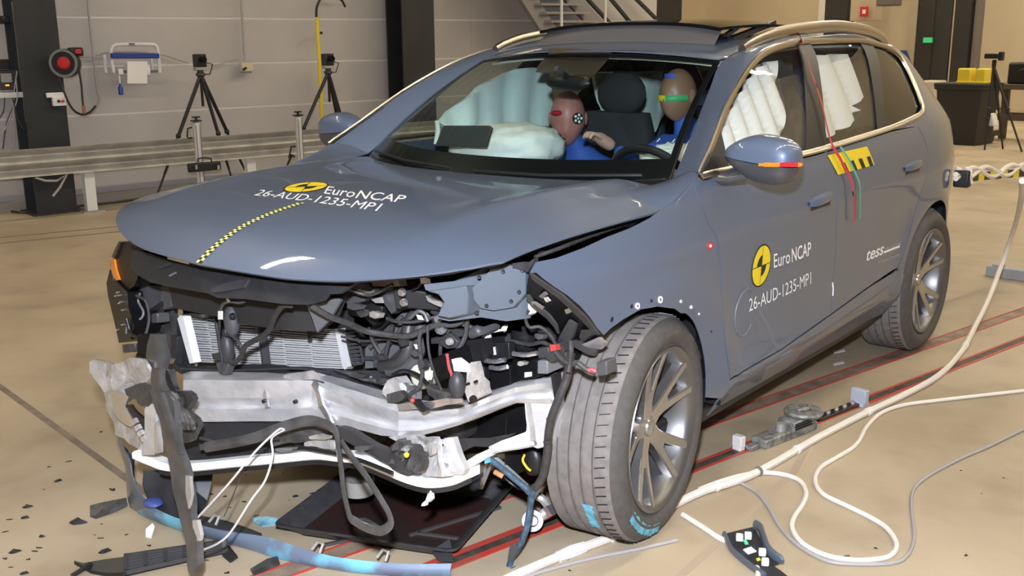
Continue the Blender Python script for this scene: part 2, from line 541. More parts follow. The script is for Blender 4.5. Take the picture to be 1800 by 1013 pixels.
M['glass'] = window_glass('windshield_glass', (.89, .945, .93))
M['sideglass'] = window_glass('side_glass', (.97, .985, .98))
M['privacy'] = mat('privacy_glass', (0.006, 0.006, 0.007), 0.03, spec=.35)
M['frit'] = mat('ceramic_frit', (0.006, 0.006, 0.007), 0.25)
M['rubber'] = mat('rubber', (0.085, 0.078, 0.072), 0.75, noise=(40, .2))
M['tread'] = mat('tyre_tread', (0.20, 0.18, 0.165), 0.85, noise=(30, .25))
M['rim'] = mat('wheel_silver', (0.50, 0.49, 0.48), 0.26, metal=0.9)
M['rimdark'] = mat('wheel_barrel', (0.20, 0.195, 0.19), 0.38, metal=0.8)
M['airbag'] = mat('airbag_cloth', (0.80, 0.80, 0.77), 0.85, bump=(55, .15))
M['airbagteal'] = mat('airbag_cloth_green', (0.82, 0.94, 0.90), 0.85, bump=(55, .15))
M['seat'] = mat('seat_cloth', (0.03, 0.03, 0.032), 0.8)
M['dash'] = mat('dash_plastic', (0.028, 0.028, 0.028), 0.6)
M['stickeryellow'] = mat('sticker_yellow', (0.80, 0.62, 0.02), 0.5)
M['stickerblack'] = mat('sticker_black', (0.01, 0.01, 0.01), 0.5)
M['stickerwhite'] = mat('sticker_white', (0.85, 0.85, 0.85), 0.5)
M['amber'] = mat('amber_lens', (0.8, 0.25, 0.02), 0.2, coat=.5)
M['chalk'] = mat('blue_chalk', (0.16, 0.50, 0.68), 0.8, noise=(30, .5))

car = thing('car', 'grey-blue crashed SUV with its front torn open, standing over the red floor rails', 'car', (0, 1.3, 0))

Wf = pch([-1.1, -.95, -.8, -.6, -.35, 0, .5, 1.3, 2.0, 2.6, 2.8, 3.0, 3.15, 3.3, 3.45, 3.6],
         [.66, .80, .862, .893, .91, .92, .913, .912, .914, .916, .902, .868, .828, .765, .65, .40])
Df = pch([.15, .22, .28, .33, .38, .48, .62, .75, .85, .93, 1.0, 1.05, 1.10, 1.155, 1.20, 1.3, 1.4, 1.5, 1.56, 1.6, 1.63],
         [.19, .125, .080, .046, .018, .014, .012, .004, .0, .001, .008, .016, .028, .045, .062, .105, .152, .207, .262, .32, .38])
def S(y, z):
    x = float(Wf(y))-float(Df(z))
    if y > 1.9 and z > 1.15: x -= (y-1.9)**2*.10*(z-1.15)/.4
    for yc in (0.02, WB):                       # wheel-arch flares
        r = math.hypot(y-yc, z-.37)
        if z < 1.0: x += .014*math.exp(-((r-.43)/.07)**2)
    if z < .62 and .5 < y < 2.2:                # sculpted lower door: crease rising to the rear
        zc = .42+.05*max(0, (y-1.3))
        x += .010*math.exp(-((z-zc)/.045)**2)
    x += .006*math.exp(-((z-.93)/.035)**2)*min(1, max(0, (y+.6)/.6))   # shoulder crease
    return x
def sp(px, py, off=0.0):
    """where the line of sight meets the car's left flank -> (y, z)"""
    x = .9
    for _ in range(40):
        p = at(px, py, 'x', x); x = .5*x+.5*(S(p[1], p[2])+off)
    return (p[1], p[2])
def spl(pts): return [sp(*p) for p in pts]
def S3(y, z, off=0.0, sg=1): return (sg*(S(y, z)+off), y, z)
def sm(pts, n=6): return [tuple(p) for p in cr(pts, n)]

def both(name, poly, m_, off=0.0, res=.035, solid=.006, parent=None, **kw):
    r = []
    for sg in (1, -1):
        q = panel(poly, lambda y, z: S3(y, z, off, sg), res)
        q_o = q.build(name, m_, parent or car, ang=60, **kw)
        r.append(q_o)
    return r
def orient(mb, ref):
    """flip all faces so that normals point along ref(center)"""
    tot = 0
    for f in mb.f:
        a, b, c = (np.array(mb.v[f[i]]) for i in range(3))
        tot += np.cross(b-a, c-a) @ np.array(ref((a+b+c)/3))
    if tot < 0: mb.f = [f[::-1] for f in mb.f]
    return mb

def skin(mb, name, m_, ref, parent=None, th=.004, ang=60, **kw):
    orient(mb, ref)
    return mb.build(name, m_, parent or car, ang=ang, fix=False, solid=th, **kw)

OUT = lambda c: (c[0], 0, 0)
# ---- DLO trim line (centre of the bright strip), measured on the flank
DLO = spl([(1227, 305), (1248.6, 259), (1277, 186), (1306, 133), (1329, 104), (1354.5, 87), (1392, 76), (1434.7, 71.5),
           (1506, 71), (1535, 76), (1563.5, 86), (1583.5, 104), (1603.5, 141.6), (1617, 176), (1620.5, 190), (1616, 200), (1600.7, 209),
           (1563.5, 224.6), (1506, 243), (1463, 256), (1420, 268), (1340, 285)])
DLOc = sm(DLO, 5)
belt = [p for p in DLOc[17*5:]]            # lower run, rear to front
# ---- door cuts
cutA = sm(spl([(1226, 312), (1222, 330), (1229, 353), (1239, 377), (1248, 398), (1260, 420), (1266, 470), (1270, 540), (1276, 610), (1284, 666)]), 4)
cutB = sm(spl([(1452, 264), (1463, 292), (1470.5, 317), (1472, 354), (1470, 414), (1467.5, 460), (1463, 506), (1462, 551)]), 4)
cutC = sm(spl([(1606, 211), (1630, 262), (1627, 315), (1608, 371), (1592, 436), (1577, 471)]), 4)
low1 = spl([(1284, 668), (1373.5, 615), (1462, 552)])
low2 = spl([(1464.5, 550.5), (1527, 505), (1577, 472)])
def lerp2(a, b, t): return (a[0]+(b[0]-a[0])*t, a[1]+(b[1]-a[1])*t)
def beltbetween(y0, y1, dz=-.018):
    """points just under the trim from y0 to y1 (y rising)"""
    b = sorted(belt, key=lambda p: p[0]); ys = [p[0] for p in b]; zs = [p[1] for p in b]
    return [(y, float(np.interp(y, ys, zs))+dz) for y in np.linspace(y0, y1, 14)]
beltall = sorted(belt, key=lambda p: p[0])
G = .0035
# front door
fd = [(y+G, z) for y, z in cutA]+[(low1[1][0], low1[1][1]+G)]+[(y-G, z) for y, z in cutB[::-1]]+beltbetween(cutA[0][0]+.03, cutB[0][0]-.01)[::-1]
rd = [(y+G, z) for y, z in cutB]+[(low2[1][0], low2[1][1]+G)]+[(y-G, z) for y, z in cutC[::-1]]+beltbetween(cutB[0][0]+.01, cutC[0][0]-.01)[::-1]
arcR = [(WB+.405*math.cos(t), .37+.405*math.sin(t)) for t in np.linspace(math.radians(196), math.radians(-12), 30)]   # rear arch front->rear
arcF = [(.0+.305*math.cos(t), .37+.378*math.sin(t)) for t in np.linspace(math.radians(2), math.radians(95), 16)]
sill_bot = [(.44, .262), (1.0, .255), (1.7, .25), (2.17, .27)]
sill = [(y, z-G) for y, z in [low1[0], low1[1], low1[2], low2[1]]]+[(2.178, low2[2][1]-.01), (2.20, .33)]+sill_bot[::-1]+[(.42, .33)]
ftop = spl([(934, 478), (943, 461), (978, 454), (1026, 436), (1067, 417), (1109, 401), (1144, 383), (1159, 371)])
ffront = spl([(1049.5, 590), (1029, 566.5), (1008, 543), (987, 522), (957.7, 504), (934, 482)])
arcFl = spl([(1197, 551), (1186, 543), (1156, 539), (1126.5, 544), (1097, 560.6), (1073, 578), (1055, 596)])
arcF2 = [p for p in arcF if p[0] > arcFl[0][0]+.02]
fen = [(y-G, z) for y, z in cutA[::-1]]
fen = fen+ftop[::-1]+ffront[::-1]+arcFl[::-1]+arcF2[::-1]+[(.427, .34), (.436, .38)]
fen = [(y-G, z) for y, z in [(.445, .345)]+cutA[::-1]]+[(.06, 1.085)]+ftop[::-1]+ffront[::-1]+arcFl[::-1]+arcF2[::-1]+[(.42, .345)]
qp_ = [(y+G, z) for y, z in cutC]+[(WB-.405, .40)]+arcR[3:]+[(3.04, .30), (3.2, .32), (3.36, .36), (3.5, .42), (3.52, .7), (3.5, .95)]
QOUT = sm([(3.52, .7), (3.50, .95), (3.43, 1.05), (3.34, 1.12), (3.27, 1.17), (3.16, 1.265), (2.97, 1.40), (2.82, 1.470), (2.66, 1.515)], 4)
dlr = [p for p in DLOc[9*5+3:17*5+1]]        # rear end of the window opening, top to bottom
def outw(p):
    c = (2.1, 1.33); d = math.hypot(p[0]-c[0], p[1]-c[1]); return (p[0]+(p[0]-c[0])/d*.012, p[1]+(p[1]-c[1])/d*.012)
quarter = [(y+G, z) for y, z in cutC]+arcR[1:]+[(3.05, .30), (3.3, .33), (3.5, .42)]+QOUT+[outw(p) for p in dlr]+beltbetween(cutC[0][0]+.015, DLO[15][0]-.03)[::-1]
for sg in (1, -1):
    f = lambda y, z: S3(y, z, 0, sg)
    skin(panel(fen, f, .028), 'fender', M['paint'], OUT)
    door = skin(panel(fd, f, .03), 'front_door', M['paint'], OUT)
    if sg > 0: door_l = door
    rdoor = skin(panel(rd, f, .03), 'rear_door', M['paint'], OUT)
    if sg > 0: rdoor_l = rdoor
    skin(panel(quarter, f, .03), 'quarter_panel', M['paint'], OUT)
    skin(panel(sill, f, .03), 'sill', M['paint'], OUT)

# ---- windshield: lofted, symmetrical
def ws(u, v, off=0.0):
    """u -1..1 across, v 0 bottom..1 top"""
    xb, yb, zb = .735, .325, 1.112
    xt, yt, zt = .588, .917, 1.492
    x = u*(xb+(xt-xb)*v)
    yc = .10+(.86-.10)*v; zc = 1.085+(1.525-1.085)*v
    ye = yb+(yt-yb)*v; ze = zb+(zt-zb)*v
    k = abs(u)**2.2
    y = yc+(ye-yc)*k; z = zc+(ze-zc)*k
    bul = .028*math.sin(math.pi*v)
    n = np.array([0, -.52, .85])
    p = np.array([x, y, z])+n*(bul+off)
    return p
def wsgrid(u0, u1, v0, v1, off, nu=28, nv=16):
    q = MB()
    q.grid([[ws(u, v, off) for u in np.linspace(u0, u1, nu)] for v in np.linspace(v0, v1, nv)])
    return q
UPF = lambda c: (0, -.5, 1)
skin(wsgrid(-.985, .985, .01, .985, 0), 'windshield', M['glass'], UPF, th=.004)
def fritring():
    q = MB()
    U = [-.99, -.955, .955, .99]; Vv = [0, .105, .955, .99]
    n = 24
    def strip_(u0, u1, v0, v1, a=2, b=2):
        q.grid([[ws(u, v, -.006) for u in np.linspace(u0, u1, a)] for v in np.linspace(v0, v1, b)])
    strip_(-.99, .99, -.02, .15, 24, 3); strip_(-.99, .99, .955, .99, 24, 2)
    strip_(-.99, -.955, .15, .955, 2, 12); strip_(.955, .99, .15, .955, 2, 12)
    return q
skin(fritring(), 'windshield_frit', M['frit'], UPF, th=.001)
q = MB(); q.box((0, 0, 0), (1, 1, 1)); q = MB()
pts = [(-.16, .82), (.10, .82), (.16, .98), (-.13, .98)]
def wsq(u, v, o): return ws(u, v, o)
cam_box = MB()
cam_box.grid([[wsq(-.10+.0*v+u*.30*(.8+.25*v), .80+.18*v, -.018) for u in (0, .33, .66, 1)] for v in (0, .5, 1)])
CV = [at(px, py, 'y', yy) for px, py, yy in ((940, 128, .78), (965, 99, .85), (1070, 104, .85), (1044, 134, .78))]
cb = MB(); cb.add(CV+[p+np.array([0, .03, .035]) for p in CV], [(0, 1, 2, 3), (7, 6, 5, 4), (0, 4, 5, 1), (1, 5, 6, 2), (2, 6, 7, 3), (3, 7, 4, 0)])
cb.build('camera_cover', mat('camera_cover', (.06, .040, .028), .35), car, bev=.004)

# ---- roof
Zr = pch([.86, 1.0, 1.3, 1.7, 2.1, 2.5, 2.8, 3.05], [1.525, 1.545, 1.575, 1.595, 1.595, 1.575, 1.545, 1.505])
XR = pch([.86, .92, 1.2, 1.7, 2.3, 2.7, 3.05], [.57, .585, .60, .605, .59, .565, .54])
def roof(u, y):
    x = float(XR(y))*u
    k = abs(u)**2.2
    y2 = y if y > 1.2 else y+(.917-.86)*k*(1.2-y)/.34
    return np.array([x, y2, float(Zr(y))-.033*k])
UPV = lambda c: (0, 0, 1)
q = MB()
q.grid([[roof(u, y) for u in np.linspace(-1, 1, 25)] for y in np.linspace(.865, 3.05, 40)])
skin(q, 'roof', M['paint'], UPV)

# ---- side frame: A-pillar, cantrail, D-pillar as one strip from the windshield/roof edge to the window trim
def frame_strip():
    outer = []
    oc = sm(DLO[:11], 6)
    for (y, z) in oc: outer.append(np.array(S3(y, z, .002)))
    # matching inner line
    inner = []
    nA = 4*6
    L = len(outer)
    ctr = [(.735, .325, 1.112), (.700, .47, 1.205), (.660, .63, 1.308), (.624, .775, 1.405), (.597, .88, 1.470), (.592, 1.0, 1.512), (.600, 1.2, 1.536),
           (.604, 1.45, 1.552), (.604, 1.85, 1.563), (.600, 2.2, 1.556), (.60, 2.66, 1.522)]
    inner = [np.array(p) for p in sm(ctr, 6)]
    return inner, outer
def body_strip(sg):
    inner, outer = frame_strip()
    rows = []
    for a, b in zip(inner, outer):
        row = []
        mid = (a+b)/2; d = b-a
        for t in np.linspace(0, 1, 9):
            p = a+d*t
            n = np.array([.75, -.1 if p[1] < 1.0 else .12, .62]); n /= np.linalg.norm(n)
            h = np.linalg.norm(d)
            p = p+n*h*.16*math.sin(math.pi*t)**.8
            row.append((sg*p[0], p[1], p[2]))
        rows.append(row)
    q = MB(); q.grid(rows); return q
for sg in (1, -1):
    skin(body_strip(sg), 'side_frame', M['paint'], lambda c: (c[0], 0, .6))
# foot of the A-pillar: between hood corner, windshield corner and door
def pillar_foot(sg):
    A = sm([(.700, .0, 1.088), (.705, .055, 1.097), (.712, .15, 1.104), (.722, .24, 1.106), (.735, .325, 1.112)], 5)
    (y0, z0) = (.06, 1.075)
    B = sm([S3(.0, 1.050, -.012), S3(.054, 1.066, .001), S3(.09, 1.088, .003), S3(.17, 1.118, .001), S3(DLO[0][0], DLO[0][1], .002)], 5)
    rows = []
    for a, b in zip(A, B):
        a = np.array(a); b = np.array(b); row = []
        for t in np.linspace(0, 1, 8):
            p = a+(b-a)*t+np.array([.3, 0, .9])*(.006+.012*min(1, max(0, (a[1]-.1)/.2)))*math.sin(math.pi*t)
            row.append((sg*p[0], p[1], p[2]))
        rows.append(row)
    q = MB(); q.grid(rows); return q
for sg in (1, -1):
    skin(pillar_foot(sg), 'pillar_foot', M['paint'], lambda c: (c[0], 0, 1.5))
# D-pillar lower corner down to the quarter panel
# ---- window trim strip
for sg in (1, -1):
    pts = [S3(y, z, .004, sg) for y, z in DLOc]+[S3(y, z, .004, sg) for y, z in beltbetween(DLO[0][0]+.01, DLO[-1][0], 0.0)[::-1][1:]]
    q = MB(); q.tube(pts, .0135, 8, closed=True, flat=(.55, 1.0), up0=(sg, 0, 0))
    q.build('window_trim', M['trim'], car)
# ---- side glass and pillars
def dlo_poly(ya_top, ya_bot, yb_top, yb_bot, inset=.012):
    """part of the window opening between two slanted lines"""
    bc = sorted(beltall, key=lambda p: p[0]); bys = [p[0] for p in bc]; bzs = [p[1] for p in bc]
    top = DLOc[:15*5]; tys = [p[0] for p in top]; tzs = [p[1] for p in top]
    return bys, bzs, tys, tzs
full = DLOc+beltbetween(DLO[0][0]+.02, DLO[-1][0]-.05, 0)[::-1]
fullp = [tuple(p) for p in full]
def halfcut(poly, a, b, keep):
    """clip polygon with the line a->b, keeping the left (keep=1) or right (-1) side"""
    out = []; n = len(poly)
    def sd(p): return keep*((b[0]-a[0])*(p[1]-a[1])-(b[1]-a[1])*(p[0]-a[0]))
    for i in range(n):
        p, q_ = poly[i], poly[(i+1) % n]; sp_, sq_ = sd(p), sd(q_)
        if sp_ >= 0: out.append(p)
        if sp_*sq_ < 0:
            t = sp_/(sp_-sq_); out.append((p[0]+(q_[0]-p[0])*t, p[1]+(q_[1]-p[1])*t))
    return out
b1 = [sp(1398, 70), sp(1418, 272)]; b2 = [sp(1421, 68), sp(1454, 262)]; b3 = [sp(1507, 66), sp(1545, 236)]; b4 = [sp(1527, 66), sp(1556, 234)]
def lk(a): return (a[1], a[0])   # bottom -> top
fw = halfcut(fullp, *lk(b1), 1); 
if not fw or min(p[0] for p in fw) > .7: SGN = -1
else: SGN = 1
fw = halfcut(fullp, *lk(b1), SGN)
bp_ = halfcut(halfcut(fullp, *lk(b1), -SGN), *lk(b2), SGN)
rw = halfcut(halfcut(fullp, *lk(b2), -SGN), *lk(b3), SGN)
cp_ = halfcut(halfcut(fullp, *lk(b3), -SGN), *lk(b4), SGN)
qw = halfcut(fullp, *lk(b4), -SGN)
sail_a, sail_b = sp(1268, 225), sp(1284, 300)
sailp = halfcut(fw, sail_b, sail_a, SGN); fwp = halfcut(fw, sail_b, sail_a, -SGN)
for sg in (1, -1):
    f = lambda o: (lambda y, z: S3(y, z, o, sg))
    skin(panel(fwp, f(-.012), .05), 'front_window', M['sideglass'], OUT, th=.004)
    skin(panel(rw, f(-.012), .05), 'rear_window', M['sideglass'], OUT, th=.004)
    skin(panel(bp_, f(-.005), .05), 'pillar_cover', M['black'], OUT)
    skin(panel(cp_, f(-.006), .05), 'window_divider', M['black'], OUT)
    skin(panel(qw, f(-.010), .05), 'quarter_window', M['privacy'], OUT)
    skin(panel(sailp, f(-.004), .04), 'mirror_sail', M['black'], OUT)
# ---- roof rails
for sg in (1, -1):
    P = sm([(sg*.615, 1.03, 1.525), (sg*.617, 1.10, 1.548), (sg*.62, 1.25, 1.578), (sg*.62, 1.5, 1.602), (sg*.62, 1.9, 1.618), (sg*.612, 2.25, 1.606), (sg*.60, 2.50, 1.580), (sg*.595, 2.62, 1.545)], 6)
    q = MB(); q.tube(P, .021, 10, flat=(1.25, .8))
    q.build('roof_rail', M['trim'], car)

# ---- hood
yfc = pch([0, .3, .5, .65, .75, .82, .87, .90], [-1.034, -1.008, -.967, -.91, -.85, -.78, -.68, -.45])
P0 = pch([-.02, 0, .037, .092, .15, .208, .267, .327, .383, .6, .85, 1.05, 1.2], [.945, .962, .989, 1.019, 1.043, 1.060, 1.073, 1.083, 1.09, 1.107, 1.115, 1.112, 1.10])
EZ = pch([0, .3, .48, .605, .69, .74, .78, .835, .87], [0, 0, .008, .022, .034, .043, .049, .06, .064])
SID = pch([0, .45, .62, .70, .76, .81, .85, .88], [0, .0, .002, -.005, .012, .038, .064, .09])
ZF = pch([0, .3, .48, .605, .69, .74, .78, .835, .87, .90], [.962, .962, .970, .984, .996, 1.004, 1.011, 1.021, 1.028, 1.033])
AF = pch([0, .3, .48, .605, .69, .74, .78, .835, .87, .90], [1.0, 1.0, .96, .86, .71, .60, .49, .33, .245, .18])
def hood(x, y, off=0.0):
    ax = abs(x); s = y-float(yfc(min(ax, .872)))
    z = float(ZF(ax))+(float(P0(s))-.962)*float(AF(ax))
    z += .009*math.exp(-((ax-.60)/.05)**2)*min(1, max(0, s-.15)/.4)       # power-dome creases
    return (x, y, z+off)
def hood_poly():
    R = []
    xs = list(np.linspace(-.855, .855, 41))
    front = [(x*(1 if x > 0 else .965), float(yfc(abs(x)))+.001) for x in xs]
    side_r = [(.868, -.55), (.876, -.3), (.882, -.1), (.882, .045), (.71, .05)]
    rear = [(x, .105+.20*(abs(x)/.73)**2.2-.035) for x in np.linspace(.70, -.70, 21)]
    side_l = [(-.71, .05), (-.855, .045), (-.866, -.1), (-.868, -.3), (-.866, -.55)]
    return front+side_r+rear+side_l
q = panel(hood_poly(), hood, .028)
hood_o = skin(q, 'hood', M['paint'], UPV, th=.006)
q = MB()      # folded edge of the hood, dark rubber seen as a black line below the paint
hp = hood_poly()[:46]
rows = []
for (x, y) in hp:
    p = np.array(hood(x*.992, y+.006)); rows.append([p-HZ*.006, p-HZ*.017+np.array([-.012*np.sign(x)*(abs(x) > .8), .016*(abs(x) < .84), 0])])
q.grid(rows); q.build('hood_edge', M['black'], hood_o, solid=.006)
# cowl panel between hood and windshield
q = MB()
q.grid([[(x, .05+.20*(abs(x)/.73)**2.2+dy, 1.075-dz) for x in np.linspace(-.71, .71, 25)] for dy, dz in ((0, .02), (.06, .01), (.10, -.0))])
q.build('cowl', M['black'], car, solid=.004)
# wiper lying at the foot of the glass
q = MB(); q.tube([ws(-.88, .03, .012), ws(-.5, .035, .014), ws(-.1, .03, .014)], .006, 6); q.build('wiper', M['black'], car)
q = MB(); q.tube([ws(.88, .02, .012), ws(.45, .025, .014), ws(.05, .03, .014)], .006, 6); q.build('wiper', M['black'], car)

# ---- sunroof: wind deflector raised, glass panel slid back above the roof
def roofz(x, y):
    u = x/float(XR(y)); return roof(u, y)[2]
q = MB()
pts_b = []; rows = []
for x in np.linspace(-.455, .44, 20):
    e = abs(x/.455)**6
    yb = 1.10+.03*(x/.45)**2
    zb = roofz(x, yb)
    rows.append([(x, yb, zb+.002), (x, yb+.035, zb+.035), (x*.985, yb+.075, zb+.074-.012*e)])
q.grid(rows); q.build('wind_deflector', mat('deflector_grey', (.10, .095, .095), .38), car, solid=.004)
q = MB()
def sg_(x, y):
    t = (y-1.16)/.9
    e = abs(x/.46)**4
    return (x, y, roofz(x*.9, min(y, 2.6))+.078-.028*t-.016*e)
q.grid([[sg_(x, y) for x in np.linspace(-.46, .45, 15)] for y in np.linspace(1.155, 2.25, 16)])
skin(q, 'sunroof_panel', M['privacy'], UPV, th=.012)
for sg in (-1, 1):
    q = MB(); q.bar((sg*.40, 1.35, roofz(.4, 1.35)), (sg*.40, 1.75, roofz(.4, 1.75)+.055), .03, .02)
    q.bar((sg*.40, 1.30, roofz(.4, 1.3)+.02), (sg*.40, 1.42, roofz(.4, 1.42)+.05), .02, .014)
    q.build('sunroof_arm', M['black'], car)

# ---- tail: closes the body behind
def tail_row(z, n=17):
    y0 = 3.50 if z < .95 else 3.50-(z-.95)*.75
    xw = min(.655, .655-.20*max(0, (z-1.0)))
    return [(x, y0+.05*(1-(x/xw)**2), z) for x in np.linspace(-xw, xw, n)]
q = MB(); q.grid([tail_row(z) for z in (.33, .5, .7, .9, 1.0, 1.1, 1.2, 1.3, 1.4, 1.5)])
skin(q, 'tailgate', M['paint'], lambda c: (0, 1, 0))
for sg in (1, -1):      # corner between quarter panel, D-pillar and tailgate
    B = [np.array(S3(y, z, -.002)) for y, z in QOUT]
    A = [np.array(p) for p in sm([(.655, 3.50, .7), (.655, 3.50, .95), (.64, 3.44, 1.05), (.625, 3.38, 1.12), (.60, 3.33, 1.18), (.58, 3.24, 1.27), (.555, 3.10, 1.42), (.545, 3.02, 1.49), (.54, 2.95, 1.505)], 4)]
    q = MB(); q.grid([[(sg*(a[0]+(b[0]-a[0])*t), a[1]+(b[1]-a[1])*t, a[2]+(b[2]-a[2])*t) for t in np.linspace(0, 1, 4)] for a, b in zip(A, B)])
    skin(q, 'rear_corner', M['paint'], lambda c: (c[0], 1, 0))
    q = MB(); q.add([(sg*.60, 2.66, 1.522), tuple(np.array(B[-1])*np.array([sg, 1, 1])), (sg*.54, 2.95, 1.505), (sg*.54, 3.05, 1.475)], [(0, 1, 2), (2, 1, 3)])
    skin(q, 'spoiler_side', M['paint'], UPV)
# ---- underbody and inner wheel houses
q = MB(); q.box((0, 1.55, .27), (1.62, 3.4, .10)); q.box((0, 2.9, .40), (1.3, 1.0, .3))
q.build('underbody', M['black'], car, bev=.02)
for sg in (1, -1):
    for yc in (0.02, WB):
        q = MB()
        rows = []
        t_end = 188 if (sg < 0 or yc > 1) else 96      # the near front liner is torn away
        for t in np.linspace(math.radians(-8), math.radians(t_end), 22):
            r = .425
            rows.append([(sg*.60, yc+r*math.cos(t), .37+r*math.sin(t)), (sg*(S(yc+.4, .5)-.03), yc+r*math.cos(t), .37+r*math.sin(t))])
        q.grid(rows)
        q.add([(sg*.60, yc+.43*math.cos(t), .37+.43*math.sin(t)) for t in np.linspace(0, math.pi, 14)]+[(sg*.60, yc-.43, .25), (sg*.60, yc+.43, .25)], [tuple(range(13, -1, -1))+(15, 14) if False else tuple(range(14))+(14, 15)])
        q.build('wheel_house', M['black'], car, solid=.004)

# ---------------------------------------------------------------- wheels
def wheel(yc, sg, steer=0.0, xo=.92):
    C = np.array([sg*xo, yc, TR])
    Rz = Matrix.Rotation(steer, 3, 'Z')
    def X(mb):
        out = []
        for v in mb.v:
            p = Rz @ Vector((v[0]*sg, v[1], v[2]))
            out.append((p[0]+C[0], p[1]+C[1], p[2]+C[2]))
        mb.v = out
        if sg < 0: mb.f = [f[::-1] for f in mb.f]
        return mb
    ax = (1, 0, 0)
    # rim barrel + lip   (r, x)
    b = MB()
    prof = [(.232, -.20), (.225, -.10), (.235, -.03), (.246, -.012), (.258, -.004), (.265, -.001), (.268, -.006), (.268, -.03), (.262, -.04), (.25, -.20)]
    b.lathe(prof, (0, 0, 0), ax, 64, closed=True)
    w = X(b).build('wheel', M['rimdark'], car, ang=40)
    # tyre: sidewall and tread
    t = MB()
    R = TR
    prof = [(.263, -.225), (.262, -.012), (.272, -.004), (.290, .004), (.312, .006), (.330, .000), (.345, -.010)]
    gro = []
    prof = [(.262, -.03), (.264, -.012), (.270, -.006), (.274, -.008), (.288, .003), (.306, .007), (.322, .004), (.336, -.004), (.348, -.014), (.356, -.025)]
    t.lathe(prof, (0, 0, 0), ax, 96)
    t.lathe([(.26, -.21), (.28, -.24), (.31, -.245), (.34, -.235), (.352, -.22)], (0, 0, 0), ax, 64)
    ty = X(t).build('tyre', M['rubber'], w, ang=40)
    tr = MB()
    prof = [(.356, -.025), (.360, -.032)]
    x = -.032
    for wd, last in ((.040, 0), (.036, 0), (.036, 0), (.036, 0), (.040, 1)):
        prof.append((R-.003 if x > -.05 else R, x-.004)); prof.append((R, x-wd+.004 if not last else x-wd-.0))
        x -= wd
        if not last:
            prof += [(R-.010, x), (R-.010, x-.007)]; x -= .003
    prof.append((.352, -.225))
    tr.lathe(prof, (0, 0, 0), ax, 96)
    X(tr).build('tyre_tread', M['tread'], w, ang=25)
    # sipes across the shoulder rib
    s = MB()
    for k in range(72):
        a = 2*math.pi*k/72
        d = np.array([0, math.cos(a), math.sin(a)]); e = np.array([0, -math.sin(a), math.cos(a)])
        p0 = d*(R-.0035)+np.array([-.036, 0, 0]); p1 = d*(R+.0008)+np.array([-.069, 0, 0])+e*.008
        s.bar(p0+d*.003, p1, .0022, .003, up=tuple(d))
    X(s).build('tread_sipes', M['black'], w, smooth=False, fix=False, kind='stuff')
    # five split spokes
    def spoke_face(k):
        a0 = 2*math.pi*k/5+math.radians(90+10)
        q = MB()
        def P(r, tang, xx):
            u = np.array([math.cos(a0), math.sin(a0)]); v = np.array([-u[1], u[0]])
            c = u*r+v*tang
            return (xx, c[0], c[1])
        def xs(r): return -.055+.047*(max(0, r-.05)/.205)**1.3
        def arm(line, depth=.035):
            # line: (r, tangential, halfwidth)
            rows = []
            L = len(line)
            for i, (r, tg, hw) in enumerate(line):
                xf = xs(math.hypot(r, tg)); 
                rows.append([P(r, tg-hw, xf-depth), P(r, tg-hw, xf-.004), P(r, tg-hw+.006, xf), P(r, tg+hw-.006, xf), P(r, tg+hw, xf-.004), P(r, tg+hw, xf-depth)])
            q.grid(rows, closed_u=True)
            m_ = len(rows[0]); base = len(q.v)-len(rows)*m_
            q.f.append(tuple(base+i for i in range(m_))); q.m.append(0)
            q.f.append(tuple(base+(L-1)*m_+i for i in range(m_-1, -1, -1))); q.m.append(0)
        arm([(.030, 0, .034), (.075, 0, .030), (.110, 0, .036), (.130, 0, .034)])
        arm([(.105, .016, .019), (.15, .030, .0175), (.20, .046, .0165), (.254, .062, .0165)])
        arm([(.105, -.016, .019), (.15, -.030, .0175), (.20, -.046, .0165), (.254, -.062, .0165)])
        return q
    for k in range(5):
        X(spoke_face(k)).build('spoke', M['rim'], w, ang=30)
    h = MB(); h.lathe([(.0, -.046), (.022, -.046), (.030, -.049), (.033, -.056), (.034, -.09)], (0, 0, 0), ax, 24)
    X(h).build('hub_cap', M['rim'], w)
    for k in range(5):
        a = 2*math.pi*k/5+math.radians(90+10+36); l = MB()
        l.lathe([(0, -.066), (.010, -.066), (.012, -.070), (.012, -.1)], (0, .052*math.cos(a), .052*math.sin(a)), ax, 8)
        X(l).build('lug_nut', M['rimdark'], w)
    h = MB(); h.lathe([(.04, -.12), (.075, -.10), (.08, -.125), (.165, -.125), (.165, -.150), (.04, -.15)], (0, 0, 0), ax, 48)
    X(h).build('brake_disc', mat('brake_steel', (.42, .42, .43), .35, metal=.8) if 'brake' not in M else M['brake'], w)
    c = MB()
    for a in np.linspace(.3, 1.1, 6):
        pass
    rows = []
    for a in np.linspace(math.radians(-25), math.radians(30), 8):
        ca, sa = math.cos(a), math.sin(a)
        rows.append([(xx, ca*r, sa*r) for r, xx in ((.11, -.10), (.18, -.10), (.195, -.12), (.195, -.16), (.11, -.16))])
    c.grid(rows, closed_u=True)
    c.f.append(tuple(range(5))); c.m.append(0); n_ = len(c.v); c.f.append(tuple(range(n_-1, n_-6, -1))); c.m.append(0)
    X(c).build('brake_caliper', M['grey'], w)
    return w, X, C, Rz
M['brake'] = mat('brake_steel', (.42, .42, .43), .35, metal=.8)
wheel_fl = wheel(0, 1, 0.138)
wheel_rl = wheel(WB, 1)
wheel_fr = wheel(0, -1, 0.06)
wheel_rr = wheel(WB, -1)
